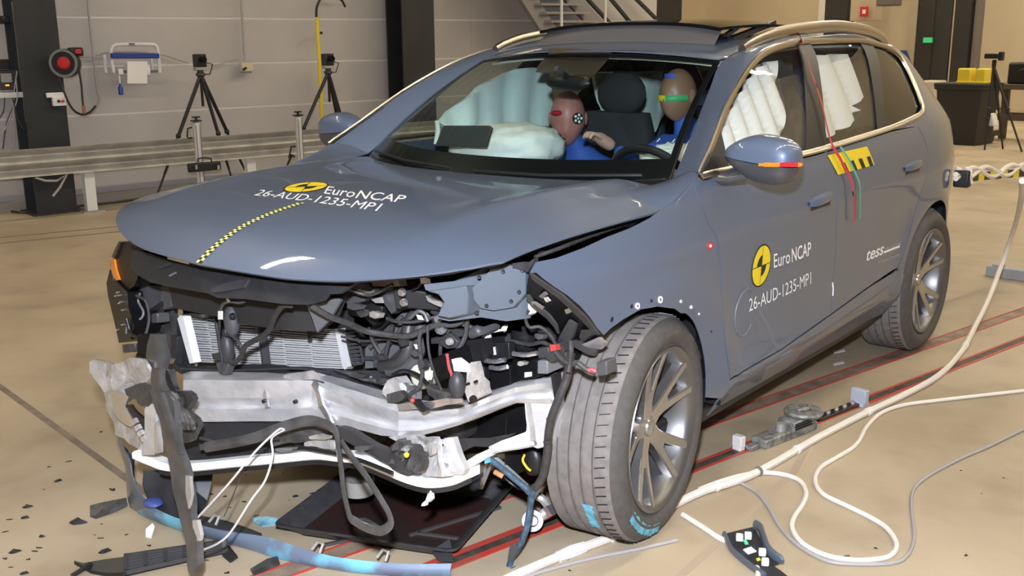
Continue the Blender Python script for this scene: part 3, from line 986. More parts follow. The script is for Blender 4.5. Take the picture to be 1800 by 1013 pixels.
# ================================================================ the torn-open front of the car
from mathutils import noise as mnoise
M['apron'] = mat('apron_paint', (0.080, 0.098, 0.122), 0.40, coat=.5)
M['alutorn'] = mat('torn_aluminium', (0.74, 0.72, 0.70), 0.42, metal=.55, noise=(18, .35), bump=(50, .5))
M['whitestrip'] = mat('white_strip', (0.82, 0.82, 0.82), 0.4)
M['trimgrey'] = mat('scuffed_trim', (0.085, 0.083, 0.082), 0.30, noise=(14, .45), coat=.3)
M['mudgrey'] = mat('crumpled_dark', (0.065, 0.062, 0.06), 0.34, noise=(22, .5), bump=(40, .5))
M['coverdark'] = mat('cover_plastic', (0.028, 0.028, 0.031), 0.42, noise=(30, .2))
M['hose'] = mat('rubber_hose', (0.045, 0.043, 0.043), 0.45)
M['harness'] = mat('taped_harness', (0.05, 0.047, 0.046), 0.6, noise=(60, .4))
M['bluechalkcable'] = mat('chalked_cable', (0.07, 0.13, 0.19), 0.7, noise=(60, .6))
M['wirewhite'] = mat('pale_wire', (0.55, 0.53, 0.52), .5)
M['cream'] = mat('cream_plastic', (0.62, 0.60, 0.50), 0.4)
M['finlight'] = mat('condenser_fin', (0.60, 0.59, 0.58), 0.4, metal=.1)
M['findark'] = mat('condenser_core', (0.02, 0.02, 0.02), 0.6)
M['redwire'] = mat('red_wire', (.45, .05, .05), .5)
M['ribgrey'] = mat('ribbed_grey', (0.07, 0.07, 0.073), 0.45)

def depf(dep):
    if callable(dep): return dep
    if hasattr(dep, '__len__'):
        xs = [d[0] for d in dep]; ys = [d[1] for d in dep]
        return lambda px, py: float(np.interp(px, xs, ys))
    return lambda px, py: dep
def Q(px, py, d): return at(px, py, 'y', d)
def patch(name, poly, dep, m_, th=.006, res=None, crumple=0.0, parent=None, freq=18, ang=30, bev=0, **kw):
    """a sheet-metal or plastic piece: outline measured in the photograph, set at its own depth in the car, with thickness"""
    f = depf(dep)
    if res: vs, fs = trimesh(poly, res)
    else:
        v2 = [Vector(p) for p in poly]
        r = delaunay_2d_cdt(v2, [], [list(range(len(poly)))], 1, 1e-6)
        vs = [tuple(q) for q in r[0]]; fs = [tuple(t) for t in r[2]]
    P = []
    for (x, y) in vs:
        p = Q(x, y, f(x, y))
        if crumple:
            n = mnoise.noise(Vector(p)*freq)
            p = p+np.array([.35*n, n, .3*n])*crumple
        P.append(p)
    n = len(P)
    # make the front faces look towards the camera
    a, b, c = (P[fs[0][i]] for i in range(3))
    if np.cross(b-a, c-a) @ (CP-a) < 0: fs = [t[::-1] for t in fs]
    back = [p+np.array([0, th, -.15*th]) for p in P]
    q = MB()
    allf = list(fs)+[tuple(n+i for i in t[::-1]) for t in fs]
    cnt = {}
    for t in fs:
        for i in range(3):
            e = (t[i], t[(i+1) % 3]); cnt[e] = 1
    for (i, j) in cnt:
        if (j, i) not in cnt: allf.append((j, i, n+i, n+j))
    q.add(P+back, allf)
    return q.build(name, m_, parent or car, ang=ang, fix=False, bev=bev, **kw)
def ptube(name, path, r, m_, parent=None, seg=8, n=6, flat=None, **kw):
    """hose or cable through (px, py, depth) points"""
    P = cr([Q(*p) for p in path], n) if len(path) > 2 else [Q(*p) for p in path]
    q = MB(); q.tube(P, r, seg, flat=flat)
    return q.build(name, m_, parent or car, **kw)
def block(name, corners, d0, d1, m_, parent=None, bev=.004, shrink=1.0, **kw):
    """solid box whose front face has the four given image corners at depth d0 and which reaches back to depth d1"""
    P = [Q(px, py, d0) for px, py in corners]
    c = sum(P)/4
    B = [c+(p-c)*shrink+np.array([0, d1-d0, 0]) for p in P]
    q = MB(); q.add(P+B, [(0, 1, 2, 3), (7, 6, 5, 4), (0, 4, 5, 1), (1, 5, 6, 2), (2, 6, 7, 3), (3, 7, 4, 0)])
    return q.build(name, m_, parent or car, ang=30, bev=bev, **kw)
def bolt(px, py, d, r=.008, m_=None, parent=None, name='bolt'):
    p = Q(px, py, d); q = MB(); q.lathe([(0, -.008), (r*.8, -.008), (r, -.004), (r, .004)], p, (0, 1, 0), 10)
    return q.build(name, m_ or M['galv'], parent or car)

# dark mass of the engine bay behind everything, and the bulkhead
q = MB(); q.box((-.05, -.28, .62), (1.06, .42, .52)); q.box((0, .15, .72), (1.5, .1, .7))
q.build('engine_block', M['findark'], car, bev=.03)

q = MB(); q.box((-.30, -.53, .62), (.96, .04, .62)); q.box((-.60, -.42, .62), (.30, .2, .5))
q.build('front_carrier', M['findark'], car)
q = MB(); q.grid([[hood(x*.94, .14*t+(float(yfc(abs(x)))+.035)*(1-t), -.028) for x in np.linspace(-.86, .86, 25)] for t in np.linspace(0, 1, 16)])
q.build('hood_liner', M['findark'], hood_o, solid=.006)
# --- bumper beam: stations (px, depth, [y of rows])
BD = [(290, -.93), (420, -.86), (500, -.81), (560, -.765), (640, -.755), (700, -.76), (760, -.70), (800, -.655), (850, -.585), (905, -.50), (975, -.40)]
bd = depf(BD)
ST = [(322, [657, 664, 668, 700, 716, 720, 742]), (338, [657, 664, 668, 700, 716, 720, 742]), (440, [659, 665, 669, 700, 716, 720, 741]), (500, [660, 665, 669, 700, 715, 719, 741]),
      (548, [655, 664, 669, 695, 712, 717, 743]), (566, [662, 668, 682, 700, 716, 724, 744]), (606, [676, 682, 694, 712, 724, 734, 750]), (640, [686, 692, 704, 722, 734, 744, 758]),
      (670, [695, 702, 714, 730, 742, 752, 766]), (700, [706, 712, 724, 738, 750, 758, 768]), (740, [710, 714, 724, 738, 750, 757, 766]),
      (776, [708, 712, 722, 734, 744, 750, 757]), (806, [708, 712, 718, 728, 736, 741, 748]), (832, [699, 703, 709, 718, 726, 730, 737]), (860, [688, 692, 698, 707, 714, 719, 726]),
      (905, [670, 674, 682, 690, 697, 702, 709]), (940, [663, 668, 676, 686, 694, 702, 709]), (968, [659, 664, 672, 684, 694, 702, 709])]
OFF = [.055, .0, -.018, -.012, .010, -.010, .0]
rows = []
for px, ys in ST:
    base = bd(px, 0); row = []
    for i, y in enumerate(ys):
        d = base+OFF[i]
        d += .010*math.sin(px*.09+i)*(1 if px > 540 else .15)
        row.append(Q(px, y, d))
    lo = row[-1]; row.append(lo+np.array([0, .07, -.005])); row.append(row[0]+np.array([0, .03, 0]))
    rows.append(row)
q = MB(); q.grid(rows, closed_u=True)
m_ = len(rows[0]); q.f.append(tuple(range(m_))); q.m.append(0); n_ = len(q.v); q.f.append(tuple(range(n_-1, n_-1-m_, -1))); q.m.append(0)
beam = q.build('bumper_beam', M['alu'], car, ang=28)
# upper flange torn off the beam
patch('beam_flange', [(500, 668), (497, 661), (516, 656), (545, 653), (556, 660), (566, 672), (552, 668)], -.80, M['alutorn'], crumple=.01, res=12, parent=beam)
for px, py in ((465, 705), (520, 706)): bolt(px, py, bd(px, 0)-.016, .006, M['black'], beam, 'bolt_hole')
patch('beam_dent', [(460, 686), (466, 685), (472, 716), (466, 717)], bd(466, 0)-.017, M['alubright'], parent=beam, th=.006)
# crumpled edge that catches the light where the beam folds
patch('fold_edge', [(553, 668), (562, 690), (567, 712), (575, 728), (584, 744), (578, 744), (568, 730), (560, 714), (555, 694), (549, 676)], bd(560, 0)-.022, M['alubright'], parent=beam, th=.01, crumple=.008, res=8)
# --- left crash box with its open window
crash = patch('crash_box', [(905, 690), (921, 688), (940, 676), (966, 664), (972, 697), (975, 730), (970, 770), (962, 785), (944, 790), (936, 786), (862, 799), (857, 786), (880, 775), (923, 760), (921, 712), (915, 704)],
              [(860, -.53), (900, -.49), (975, -.40)], M['alu'], th=.05, res=12, crumple=.010, bev=.003)
patch('crash_box_lip', [(862, 787), (880, 780), (938, 776), (940, 783), (866, 795)], [(860, -.545), (940, -.46)], M['alubright'], parent=crash, th=.012)
patch('weld_seam', [(923, 706), (928, 704), (932, 735), (938, 775), (932, 775), (927, 740)], [(920, -.485), (940, -.45)], M['alutorn'], parent=crash, th=.01, crumple=.006, res=6)
block('black_housing', [(826, 745), (921, 712), (923, 762), (806, 776)], -.40, -.2, M['blackgloss'])
patch('black_bracket', [(806, 771), (860, 770), (905, 762), (880, 775), (857, 786), (832, 785), (812, 795)], -.50, M['darkgrey'])
# upper bracket welded on the beam
br = patch('beam_bracket', [(815, 690), (818, 670), (820, 645), (826, 638), (834, 637), (838, 650), (844, 664), (855, 671), (858, 692), (840, 700), (823, 708)], [(815, -.70), (858, -.62)], M['alutorn'], th=.02, res=9, crumple=.008)
for px, py, r in ((832, 702, .011), (837, 671, .004), (823, 675, .004)): bolt(px, py, -.69, r, M['black'], br, 'bolt_hole')
patch('beam_pocket', [(698, 712), (760, 704), (812, 700), (814, 708), (760, 718), (700, 724)], -.775, M['alubright'], crumple=.012, res=10, parent=beam)

# --- lower cross member: white strip
LD = [(235, -1.02), (330, -.98), (450, -.90), (550, -.82), (680, -.80), (760, -.78), (830, -.70)]
ld = depf(LD)
ctr = [(236, 800), (262, 811), (291, 821), (334, 822), (406, 815), (470, 809), (550, 801), (589, 804), (633, 809), (675, 825), (716, 842), (752, 850), (795, 845), (829, 831)]
P = cr([Q(x, y, ld(x, 0)) for x, y in ctr], 5)
rows = []
for p in P:
    rows.append([p+np.array([0, 0, .013]), p+np.array([0, -.008, .008]), p+np.array([0, -.008, -.010]), p+np.array([0, 0, -.015]), p+np.array([0, .035, -.015]), p+np.array([0, .035, .013])])
q = MB(); q.grid(rows, closed_u=True); q.f.append((0, 1, 2, 3, 4, 5)); q.m.append(0); n_ = len(q.v); q.f.append(tuple(range(n_-1, n_-7, -1))); q.m.append(0)
q.build('lower_cross_member', M['whitestrip'], car, ang=30)
rows = [[p+np.array([0, 0, -.016]), p+np.array([0, .0, -.030]), p+np.array([0, .05, -.030]), p+np.array([0, .05, -.016])] for p in P[8:]]
q = MB(); q.grid(rows, closed_u=True); q.build('lower_spoiler_edge', M['black'], car)
patch('white_support', [(811, 816), (836, 800), (860, 789), (864, 800), (838, 814), (813, 830)], [(811, -.62), (864, -.52)], M['whitestrip'], th=.03, bev=.003)

# --- dark air duct between beam and lower strip
patch('lower_air_duct', [(346, 741), (440, 742), (510, 741), (545, 738), (584, 745), (592, 752), (600, 790), (560, 796), (500, 800), (420, 806), (335, 815), (315, 790), (322, 760)], [(330, -.90), (560, -.74)], M['coverdark'], res=14, crumple=.03, freq=9, th=.01)
patch('duct_lip', [(350, 782), (400, 776), (440, 770), (475, 756), (540, 742), (560, 746), (500, 752), (470, 766), (440, 780), (395, 787), (352, 792)], [(350, -.97), (560, -.80)], M['trimgrey'], th=.02, res=12, crumple=.006)
patch('broken_slat', [(470, 768), (520, 752), (575, 750), (596, 758), (598, 774), (540, 776), (480, 784)], [(470, -.88), (600, -.79)], M['mudgrey'], res=8, crumple=.02, th=.015)
patch('shiny_liner', [(535, 778), (560, 770), (590, 775), (589, 790), (560, 786), (534, 786)], -.83, M['alutorn'], res=8, crumple=.01)
patch('diagonal_slab', [(592, 750), (604, 752), (668, 786), (722, 821), (719, 833), (690, 824), (650, 800), (600, 772)], [(590, -.83), (720, -.84)], M['darkgrey'], th=.03, res=10, crumple=.012)
patch('crushed_foil', [(688, 766), (765, 769), (783, 825), (790, 838), (741, 833), (719, 790)], -.78, M['alutorn'], res=9, crumple=.025, th=.02)
patch('crushed_cluster', [(680, 790), (690, 778), (715, 782), (738, 800), (744, 826), (733, 833), (712, 826), (690, 812)], -.835, M['mudgrey'], res=6, crumple=.03, freq=40, th=.03)
q = MB(); q.ball(Q(714.5, 800, -.87), .008, 8, 6); q.build('yellow_plug', M['yellow'], car)
patch('vertical_plate', [(780, 771), (795, 770), (806, 800), (817, 826), (813, 836), (794, 836), (788, 815), (781, 797)], -.74, M['alu'], th=.02, res=10, crumple=.005)
patch('foil_scraps', [(766, 775), (780, 772), (785, 800), (795, 830), (786, 838), (776, 815)], -.745, M['alutorn'], res=5, crumple=.03, freq=60, th=.01)

# --- torn aluminium corner on the far side
tc = patch('torn_corner', [(167, 632), (172, 629), (190, 640), (214, 637), (236, 626), (260, 640), (262, 662), (255, 675), (236, 690), (218, 712), (228, 735), (250, 770), (266, 800), (250, 800), (238, 788), (204, 765), (196, 745), (190, 720), (182, 690), (175, 664)],
           [(167, -.97), (270, -1.0)], M['alutorn'], th=.012, res=11, crumple=.03, freq=14)
patch('torn_sheet', [(193, 690), (208, 686), (224, 700), (220, 715), (232, 745), (226, 752), (207, 738), (198, 720)], [(190, -1.0), (232, -1.03)], M['alubright'], parent=tc, crumple=.012, res=8)
patch('crushed_grille_corner', [(220, 684), (240, 676), (264, 690), (268, 706), (258, 716), (230, 700)], -1.05, M['mudgrey'], res=7, crumple=.02, th=.02)
sl_ = patch('broken_slots', [(219, 712), (228, 712), (262, 742), (270, 790), (262, 790), (240, 766), (226, 735)], -1.02, M['black'], res=9, crumple=.01, th=.012)
for i, (px, py) in enumerate(((229, 740), (235, 751), (240, 761), (246, 770))):
    patch('slot_frame', [(px, py), (px+7, py-5), (px+11, py+3), (px+4, py+8)], -1.045, M['alutorn'], parent=sl_, th=.01)
patch('upright_bracket', [(254, 720), (262, 706), (274, 722), (276, 770), (271, 800), (249, 800), (253, 770)], -1.045, M['alu'], th=.02, res=12, crumple=.004)
patch('upright_edge', [(271, 740), (275, 742), (277, 797), (271, 797)], -1.06, M['alubright'], th=.02)
# --- long trim strip hanging to the floor
strip_l = [(262, 650), (262, 668), (268, 684), (272, 722), (282, 755), (291, 786), (297, 820), (300, 838), (306, 868), (313, 900), (321, 940), (329, 982), (334, 1010)]
strip_r = [(342, 1010), (352, 992), (352, 965), (349, 943), (342, 925), (334, 905), (331, 880), (326, 850), (328, 838), (322, 790), (315, 755), (308, 735), (298, 706), (288, 688), (283, 648)]
sd_ = lambda px, py: -1.08-.12*max(0, (py-640))/370
tr_ = patch('hanging_trim', strip_l+strip_r, sd_, M['trimgrey'], th=.02, res=9, crumple=.018, freq=10, label='long scuffed grey trim strip torn from the bumper')
patch('trim_rib', [(276, 690), (283, 690), (300, 742), (318, 800), (312, 800), (292, 745)], lambda px, py: sd_(px, py)-.015, M['trimgrey'], parent=tr_, th=.012)
patch('trim_tab', [(326, 836), (333, 838), (336, 870), (331, 895), (326, 866)], lambda px, py: sd_(px, py)-.002, M['galv'], parent=tr_, th=.01)
patch('trim_tab', [(338, 915), (346, 915), (352, 942), (350, 952), (340, 948)], lambda px, py: sd_(px, py)-.004, M['galv'], parent=tr_, th=.012)
patch('crumpled_duct', [(284, 655), (292, 652), (300, 680), (322, 690), (330, 706), (330, 722), (346, 735), (348, 748), (336, 775), (320, 780), (306, 745), (296, 712)], -1.04, M['mudgrey'], res=8, crumple=.04, freq=16, th=.02)
patch('foil_scrap', [(300, 688), (308, 692), (313, 700), (308, 706), (300, 698)], -1.09, M['alubright'])
for k in range(3):
    ptube('duct_fold', [(312+k*8, 716+k*4, -1.07), (322+k*8, 735+k*3, -1.09), (326+k*7, 752, -1.07)], .009, M['trimgrey'])
patch('wedge_black', [(284, 652), (290, 650), (306, 688), (298, 690)], -1.05, M['black'])

# --- condenser with its silver end frames
RC = {'tl': (330, 556, -.70), 'tr': (603, 578, -.62), 'br': (608, 648, -.62), 'bl': (344, 637, -.70)}
def rad(u, v, dd=0):
    a = Q(RC['tl'][0], RC['tl'][1], RC['tl'][2]+dd); b = Q(RC['tr'][0], RC['tr'][1], RC['tr'][2]+dd); c = Q(RC['br'][0], RC['br'][1], RC['br'][2]+dd); d = Q(RC['bl'][0], RC['bl'][1], RC['bl'][2]+dd)
    p = (a*(1-u)+b*u)*(1-v)+(d*(1-u)+c*u)*v
    return p+np.array([0, .05*math.sin(math.pi*u)*0, 0])
q = MB(); q.grid([[rad(u, v, .02) for u in np.linspace(-.03, 1.03, 3)] for v in (-.45, .5, 1.03)])
q.build('radiator_core', M['findark'], car, solid=.03)
q = MB()
for i in range(19):
    v = (i+.5)/19
    j = 0
    for u0, u1 in ((0, .13), (.135, .30), (.305, .46), (.465, .63), (.635, .80), (.805, 1.0)):
        jit = .012*((j*7+i) % 3-1)*.4
        q.bar(rad(u0+.002, v+jit), rad(u1-.002, v+jit), .016, .0034); j += 1
q.build('condenser_tubes', M['finlight'], car, smooth=False, fix=False, kind='stuff')
patch('condenser_frame', [(311, 560), (316, 554), (322, 556), (341, 638), (333, 640)], -.78, M['whitestrip'], th=.03, bev=.002)
patch('condenser_frame', [(318, 552), (330, 551), (360, 553), (360, 559), (330, 557)], -.72, M['finlight'], th=.03)
patch('condenser_frame', [(588, 578), (594, 578), (612, 645), (606, 650), (602, 646)], [(588, -.64), (612, -.63)], M['finlight'], th=.03)
for u in (.215, .50):
    q = MB(); q.bar(rad(u, -.05, -.02), rad(u, 1.02, -.02), .030, .012); q.build('condenser_strut', M['darkgrey'], car, bev=.002)
patch('condenser_clip', [(540, 582), (548, 582), (546, 602), (541, 602)], -.66, M['darkgrey'])
# black frame round the condenser
patch('radiator_shroud', [(296, 560), (314, 556), (338, 645), (470, 640), (612, 652), (700, 655), (715, 668), (700, 690), (650, 690), (560, 664), (500, 662), (340, 661), (300, 650), (284, 600)],
      [(290, -.76), (600, -.68), (710, -.62)], M['coverdark'], th=.008, res=14, crumple=.01)
patch('shroud_shadow_gap', [(340, 655), (500, 652), (502, 664), (342, 664)], [(340, -.80), (500, -.74)], M['black'], th=.02)
ptube('trim_edge', [(318, 648, -.80), (380, 652, -.78), (450, 650, -.76), (520, 648, -.74), (580, 655, -.72)], .004, M['darkgrey'])
for k in range(5):
    ptube('frayed_edge', [(590+k*16, 650+k*5, -.72), (610+k*16, 656+k*4+((k*7) % 5), -.73), (640+k*14, 658+k*5, -.70)], .004, M['ribgrey'])

# --- cover under the hood edge and the panel behind the grille
up = [(232, 440), (262, 449), (300, 460), (345, 471), (400, 482), (480, 494), (580, 500), (625, 497)]
lo = [(592, 517), (572, 518), (563, 529), (542, 536), (498, 535), (430, 526), (383, 524), (366, 516), (300, 505), (265, 497), (238, 482), (229, 470)]
cd = lambda px, py: float(np.interp(px, [200, 260, 345, 480, 580, 630], [-.86, -.90, -.95, -.945, -.90, -.86]))-.0009*max(0, py-np.interp(px, [200, 345, 480, 625], [430, 470, 492, 495]))
cover = patch('lock_panel_cover', up+lo, cd, M['coverdark'], th=.02, res=14)
patch('cover_recess', [(370, 508), (395, 498), (420, 492), (436, 492), (428, 506), (400, 512), (372, 515)], lambda a, b: cd(a, b)-.006, M['darkgrey'], parent=cover, th=.008)
patch('cover_slot', [(296, 484), (308, 478), (309, 481), (298, 487)], lambda a, b: cd(a, b)-.004, M['grey'], parent=cover)
patch('cover_vent', [(272, 468), (290, 464), (300, 461), (303, 465), (280, 473)], lambda a, b: cd(a, b)-.004, M['darkgrey'], parent=cover)
gp = patch('grille_backplate', [(296, 503), (366, 516), (383, 524), (430, 527), (498, 536), (556, 534), (575, 522), (596, 524), (582, 560), (554, 583), (489, 579), (418, 569), (378, 556), (347, 550), (305, 542)], [(296, -.86), (500, -.86), (596, -.78)], mat('backplate', (.028, .027, .027), .45, spec=.25), th=.03, res=18)
patch('torn_flap', [(541, 536), (560, 534), (592, 524), (598, 528), (580, 562), (560, 583)], [(541, -.885), (598, -.82)], M['ribgrey'], th=.008, res=10, crumple=.008)
patch('pillar_strut', [(284, 500), (298, 503), (300, 540), (288, 545)], -.84, M['ribgrey'], th=.03)

# --- headlamp, fender corner and brackets on the far side
hl = patch('headlamp', [(234, 441), (226, 433), (209, 424), (201, 440), (196, 452), (193, 466), (197, 482), (201, 493), (209, 496), (224, 512), (236, 502), (242, 489), (240, 470)], lambda px, py: -.80-.002*(px-193), M['blackgloss'], th=.12, res=10)
patch('indicator_strip', [(195, 452), (199, 450), (203, 474), (209, 492), (201, 495), (194, 470)], lambda px, py: -.815-.002*(px-193), M['amber'], parent=hl, th=.02)
patch('headlamp_rim', [(209, 424), (212, 426), (204, 446), (200, 456), (196, 452), (201, 440)], lambda px, py: -.815-.002*(px-193), mat('smoked_lens', (.03, .025, .022), .15), parent=hl, th=.02)
ap = patch('grille_end_panel', [(193, 474), (187, 498), (190, 522), (200, 562), (209, 603), (230, 597), (236, 574), (226, 540), (224, 514), (206, 496)], lambda px, py: -.80-.0022*(px-187), M['blackgloss'], th=.10, res=14)
for px, py in ((208, 514), (212, 519), (205, 520), (214, 531), (211, 533), (217, 545), (207, 580), (217, 571)): bolt(px, py, -.87, .0035, M['alubright'], ap, 'clip')
patch('far_lamp_bracket', [(236, 514), (262, 502), (285, 503), (282, 530), (262, 545), (240, 560), (228, 540)], -.82, M['ribgrey'], th=.04, res=10, crumple=.01)
patch('far_inner_panel', [(262, 540), (300, 540), (300, 600), (305, 650), (280, 650), (262, 590)], -.78, M['mudgrey'], th=.03, res=14, crumple=.01)
patch('sensor_stub', [(264, 552), (276, 550), (277, 568), (265, 569)], -.85, M['ribgrey'], th=.05, bev=.006)
ptube('bracket_wire', [(222, 586, -.88), (224, 574, -.88), (236, 564, -.88), (248, 560, -.87), (252, 548, -.86), (243, 530, -.85), (246, 516, -.85)], .004, M['grey'])
patch('hanging_module', [(241, 588), (262, 586), (258, 628), (240, 627)], -.93, M['blackgloss'], th=.05, bev=.004)
patch('module_hook', [(240, 622), (250, 626), (248, 648), (240, 652), (234, 640)], -.93, M['black'], th=.03)
patch('small_sensor', [(214, 606), (236, 604), (238, 618), (216, 621)], -.93, M['mudgrey'], th=.05, bev=.003)
patch('bent_rail', [(262, 588), (275, 590), (282, 630), (280, 650), (264, 650), (256, 625)], -.98, M['trimgrey'], th=.03, res=9, crumple=.01)
patch('silver_tab', [(284, 612), (290, 616), (296, 628), (304, 632), (300, 640), (290, 636), (284, 626)], -.84, M['alubright'], th=.01)
patch('curved_pipe_bracket', [(300, 590), (310, 592), (308, 640), (322, 650), (318, 658), (300, 645)], -.80, M['coverdark'], th=.03)

# --- sensors and wires hung over the condenser
def pod(name, px, py, d, rx, rz, m_):
    q = MB(); q.ball(Q(px, py, d), (rx, .022, rz), 14, 8); return q.build(name, m_, car)
pod('sensor_pod', 407, 565, -.86, .028, .050, M['ribgrey']); bolt(409, 556, -.885, .010, M['black'])
pod('sensor_pod', 399, 615, -.84, .026, .052, M['darkgrey'])
bolt(404, 527, -.93, .008, M['alubright'])
ptube('sensor_wire', [(388, 545, -.90), (392, 535, -.92), (404, 530, -.93), (420, 532, -.93), (432, 529, -.93)], .005, M['ribgrey'])
ptube('sensor_wire', [(385, 546, -.88), (386, 570, -.87), (385, 600, -.86), (390, 630, -.86), (388, 655, -.86)], .004, M['darkgrey'])
ptube('sensor_wire', [(395, 588, -.86), (410, 592, -.86), (422, 606, -.86), (424, 618, -.86), (428, 625, -.86)], .005, M['darkgrey'])
patch('wire_label', [(383, 547), (389, 547), (389, 562), (383, 562)], -.905, M['white'])
patch('sensor_foot', [(378, 640), (396, 630), (402, 642), (394, 660), (384, 656)], -.85, M['ribgrey'], th=.03, bev=.004)
patch('sensor_foot', [(372, 622), (384, 620), (384, 634), (374, 632)], -.85, M['darkgrey'], th=.03)
ptube('front_harness', [(402, 634, -.86), (414, 637, -.86), (425, 625, -.86), (430, 610, -.87), (445, 600, -.87), (460, 592, -.88), (474, 578, -.89), (484, 555, -.92), (497, 538, -.94), (512, 537, -.94)], .0085, M['harness'])
ptube('front_harness', [(546, 537, -.93), (580, 557, -.88), (612, 568, -.82), (642, 582, -.76), (683, 589, -.72), (718, 591, -.70), (742, 582, -.68), (766, 572, -.66), (801, 570, -.63), (825, 556, -.60), (839, 547, -.58), (862, 545, -.56)], .009, M['harness'])
ptube('main_loom', [(836, 546, -.585), (869, 546, -.55), (894, 545, -.52), (905, 541, -.51)], .014, M['harness'])
patch('loom_tape', [(895, 538), (918, 532), (924, 545), (918, 554), (898, 552)], -.53, M['darkgrey'], th=.03, res=6, crumple=.01)
patch('loom_plug', [(912, 552), (928, 533), (934, 540), (932, 552), (918, 558)], -.55, M['white'], th=.03, bev=.003)
ptube('loom_branch', [(740, 582, -.69), (737, 600, -.70), (741, 640, -.71), (742, 660, -.72), (736, 682, -.73), (720, 694, -.74), (722, 704, -.75)], .006, M['harness'])
ptube('loom_branch', [(752, 572, -.68), (752, 600, -.69), (756, 630, -.70), (765, 660, -.72), (778, 690, -.74)], .004, M['harness'])
ptube('loom_branch', [(822, 556, -.61), (818, 590, -.62), (806, 614, -.64), (794, 622, -.66)], .007, M['harness'])
ptube('loom_branch', [(930, 545, -.55), (924, 558, -.55), (930, 575, -.54), (950, 575, -.52), (968, 590, -.50), (976, 605, -.49)], .005, M['harness'])
ptube('loom_branch', [(974, 615, -.50), (985, 628, -.50), (1002, 640, -.50), (1015, 638, -.48), (1032, 650, -.47), (1046, 655, -.46)], .008, M['harness'])
ptube('red_leads', [(1034, 652, -.475), (1040, 650, -.47), (1048, 653, -.465)], .007, M['redwire'])
block('loom_connector', [(1048, 637), (1066, 635), (1067, 660), (1050, 662)], -.47, -.42, M['ribgrey'])
ptube('loom_branch', [(1003, 600, -.5), (1004, 618, -.51), (1002, 640, -.51), (999, 655, -.52)], .007, M['harness'])
patch('red_plug', [(966, 606), (976, 606), (978, 616), (968, 618)], -.52, M['redwire'], th=.02)
patch('loom_clip', [(962, 618), (976, 612), (980, 628), (970, 636), (962, 630)], -.50, M['mudgrey'], th=.03, res=6, crumple=.012)

# --- ducts and hoses right of the condenser
rb = patch('ribbed_duct', [(642, 613), (672, 584), (706, 551), (726, 546), (724, 572), (704, 612), (668, 646), (642, 648)], [(642, -.66), (726, -.58)], M['ribgrey'], th=.05, res=14)
for a, b in (((650, 612), (708, 556)), ((658, 640), (714, 566)), ((642, 630), (672, 630)), ((660, 600), (660, 645)), ((690, 572), (676, 632))):
    ptube('duct_rib', [(a[0], a[1], -.675), (b[0], b[1], -.61 if b[0] > 690 else -.67)], .006, M['darkgrey'], parent=rb)
ptube('coolant_hose', [(738, 552, -.60), (724, 560, -.62), (717, 584, -.64), (718, 612, -.65), (707, 634, -.66), (690, 643, -.66), (672, 644, -.65)], .020, M['hose'], seg=12)
ptube('coolant_hose', [(752, 552, -.58), (740, 566, -.60), (737, 590, -.62), (738, 614, -.64), (726, 636, -.65), (704, 650, -.66), (684, 652, -.66)], .018, M['ribgrey'], seg=12)
ptube('coolant_hose', [(772, 546, -.55), (786, 560, -.54), (792, 572, -.54), (812, 590, -.53), (834, 592, -.52)], .020, M['hose'], seg=12)
ptube('coil_hose', [(618, 580, -.62), (622, 605, -.62), (630, 640, -.63)], .022, M['ribgrey'], seg=12)
for k in range(9): 
    ptube('hose_ring', [(608+k*1.8, 585+k*7, -.66), (624+k*1.6, 583+k*7, -.655)], .0045, M['darkgrey'], seg=6)
patch('dark_cavity_plate', [(600, 525), (650, 520), (690, 530), (690, 560), (650, 600), (625, 575), (600, 560)], -.55, M['black'], th=.03)
patch('black_cover', [(612, 530), (650, 525), (672, 540), (668, 560), (656, 575), (640, 560), (614, 555)], -.62, M['black'], th=.03, bev=.005)
patch('grey_strap', [(655, 508), (690, 505), (700, 545), (688, 552), (665, 520)], -.66, M['ribgrey'], th=.03)
patch('silver_scrap', [(650, 525), (668, 523), (671, 533), (660, 533)], -.68, M['galv'], th=.01)
patch('silver_latch', [(652, 496), (702, 492), (706, 502), (680, 506), (655, 504)], -.72, M['galv'], th=.03, res=6, crumple=.012)
patch('latch_bracket', [(622, 512), (632, 508), (650, 512), (660, 508), (656, 516), (628, 519)], -.74, M['galv'], th=.015)
patch('grey_plate', [(600, 500), (650, 497), (660, 506), (640, 530), (612, 534), (590, 528), (612, 516)], -.70, M['ribgrey'], th=.02, res=10, crumple=.01)
bb = patch('engine_mount_bracket', [(690, 507), (730, 510), (763, 516), (776, 525), (779, 541), (768, 547), (745, 545), (723, 543), (695, 545)], [(690, -.70), (779, -.62)], M['black'], th=.04, bev=.004)
for px, py in ((707, 514), (710, 532)): bolt(px, py, -.72, .012, M['alubright'], bb)
patch('bracket_tear', [(748, 520), (760, 528), (772, 530), (774, 540), (764, 536), (752, 530)], -.665, M['galv'], parent=bb, th=.02)
for (px, py) in ((737, 558), (733, 610)):
    patch('hose_label', [(px-6, py-5), (px+3, py-3), (px+7, py+5), (px-2, py+4)], -.69, M['white'], th=.003)
patch('hose_label', [(752, 655), (760, 652), (758, 668), (750, 668)], -.75, M['white'], th=.003)
for k, (px, py) in enumerate(((770, 561), (776, 582), (790, 600))): bolt(px, py, -.66, .011, M['grey'])
patch('flange_plate', [(773, 596), (790, 585), (804, 600), (802, 612), (785, 614), (772, 606)], -.65, M['darkgrey'], th=.02, bev=.003)
bolt(791, 601, -.67, .011, M['galv'])
block('pump_motor', [(815, 580), (836, 572), (845, 590), (822, 600)], -.60, -.5, M['ribgrey'], bev=.012)
block('pump_body', [(752, 595), (775, 593), (775, 605), (752, 606)], -.62, -.5, M['darkgrey'])
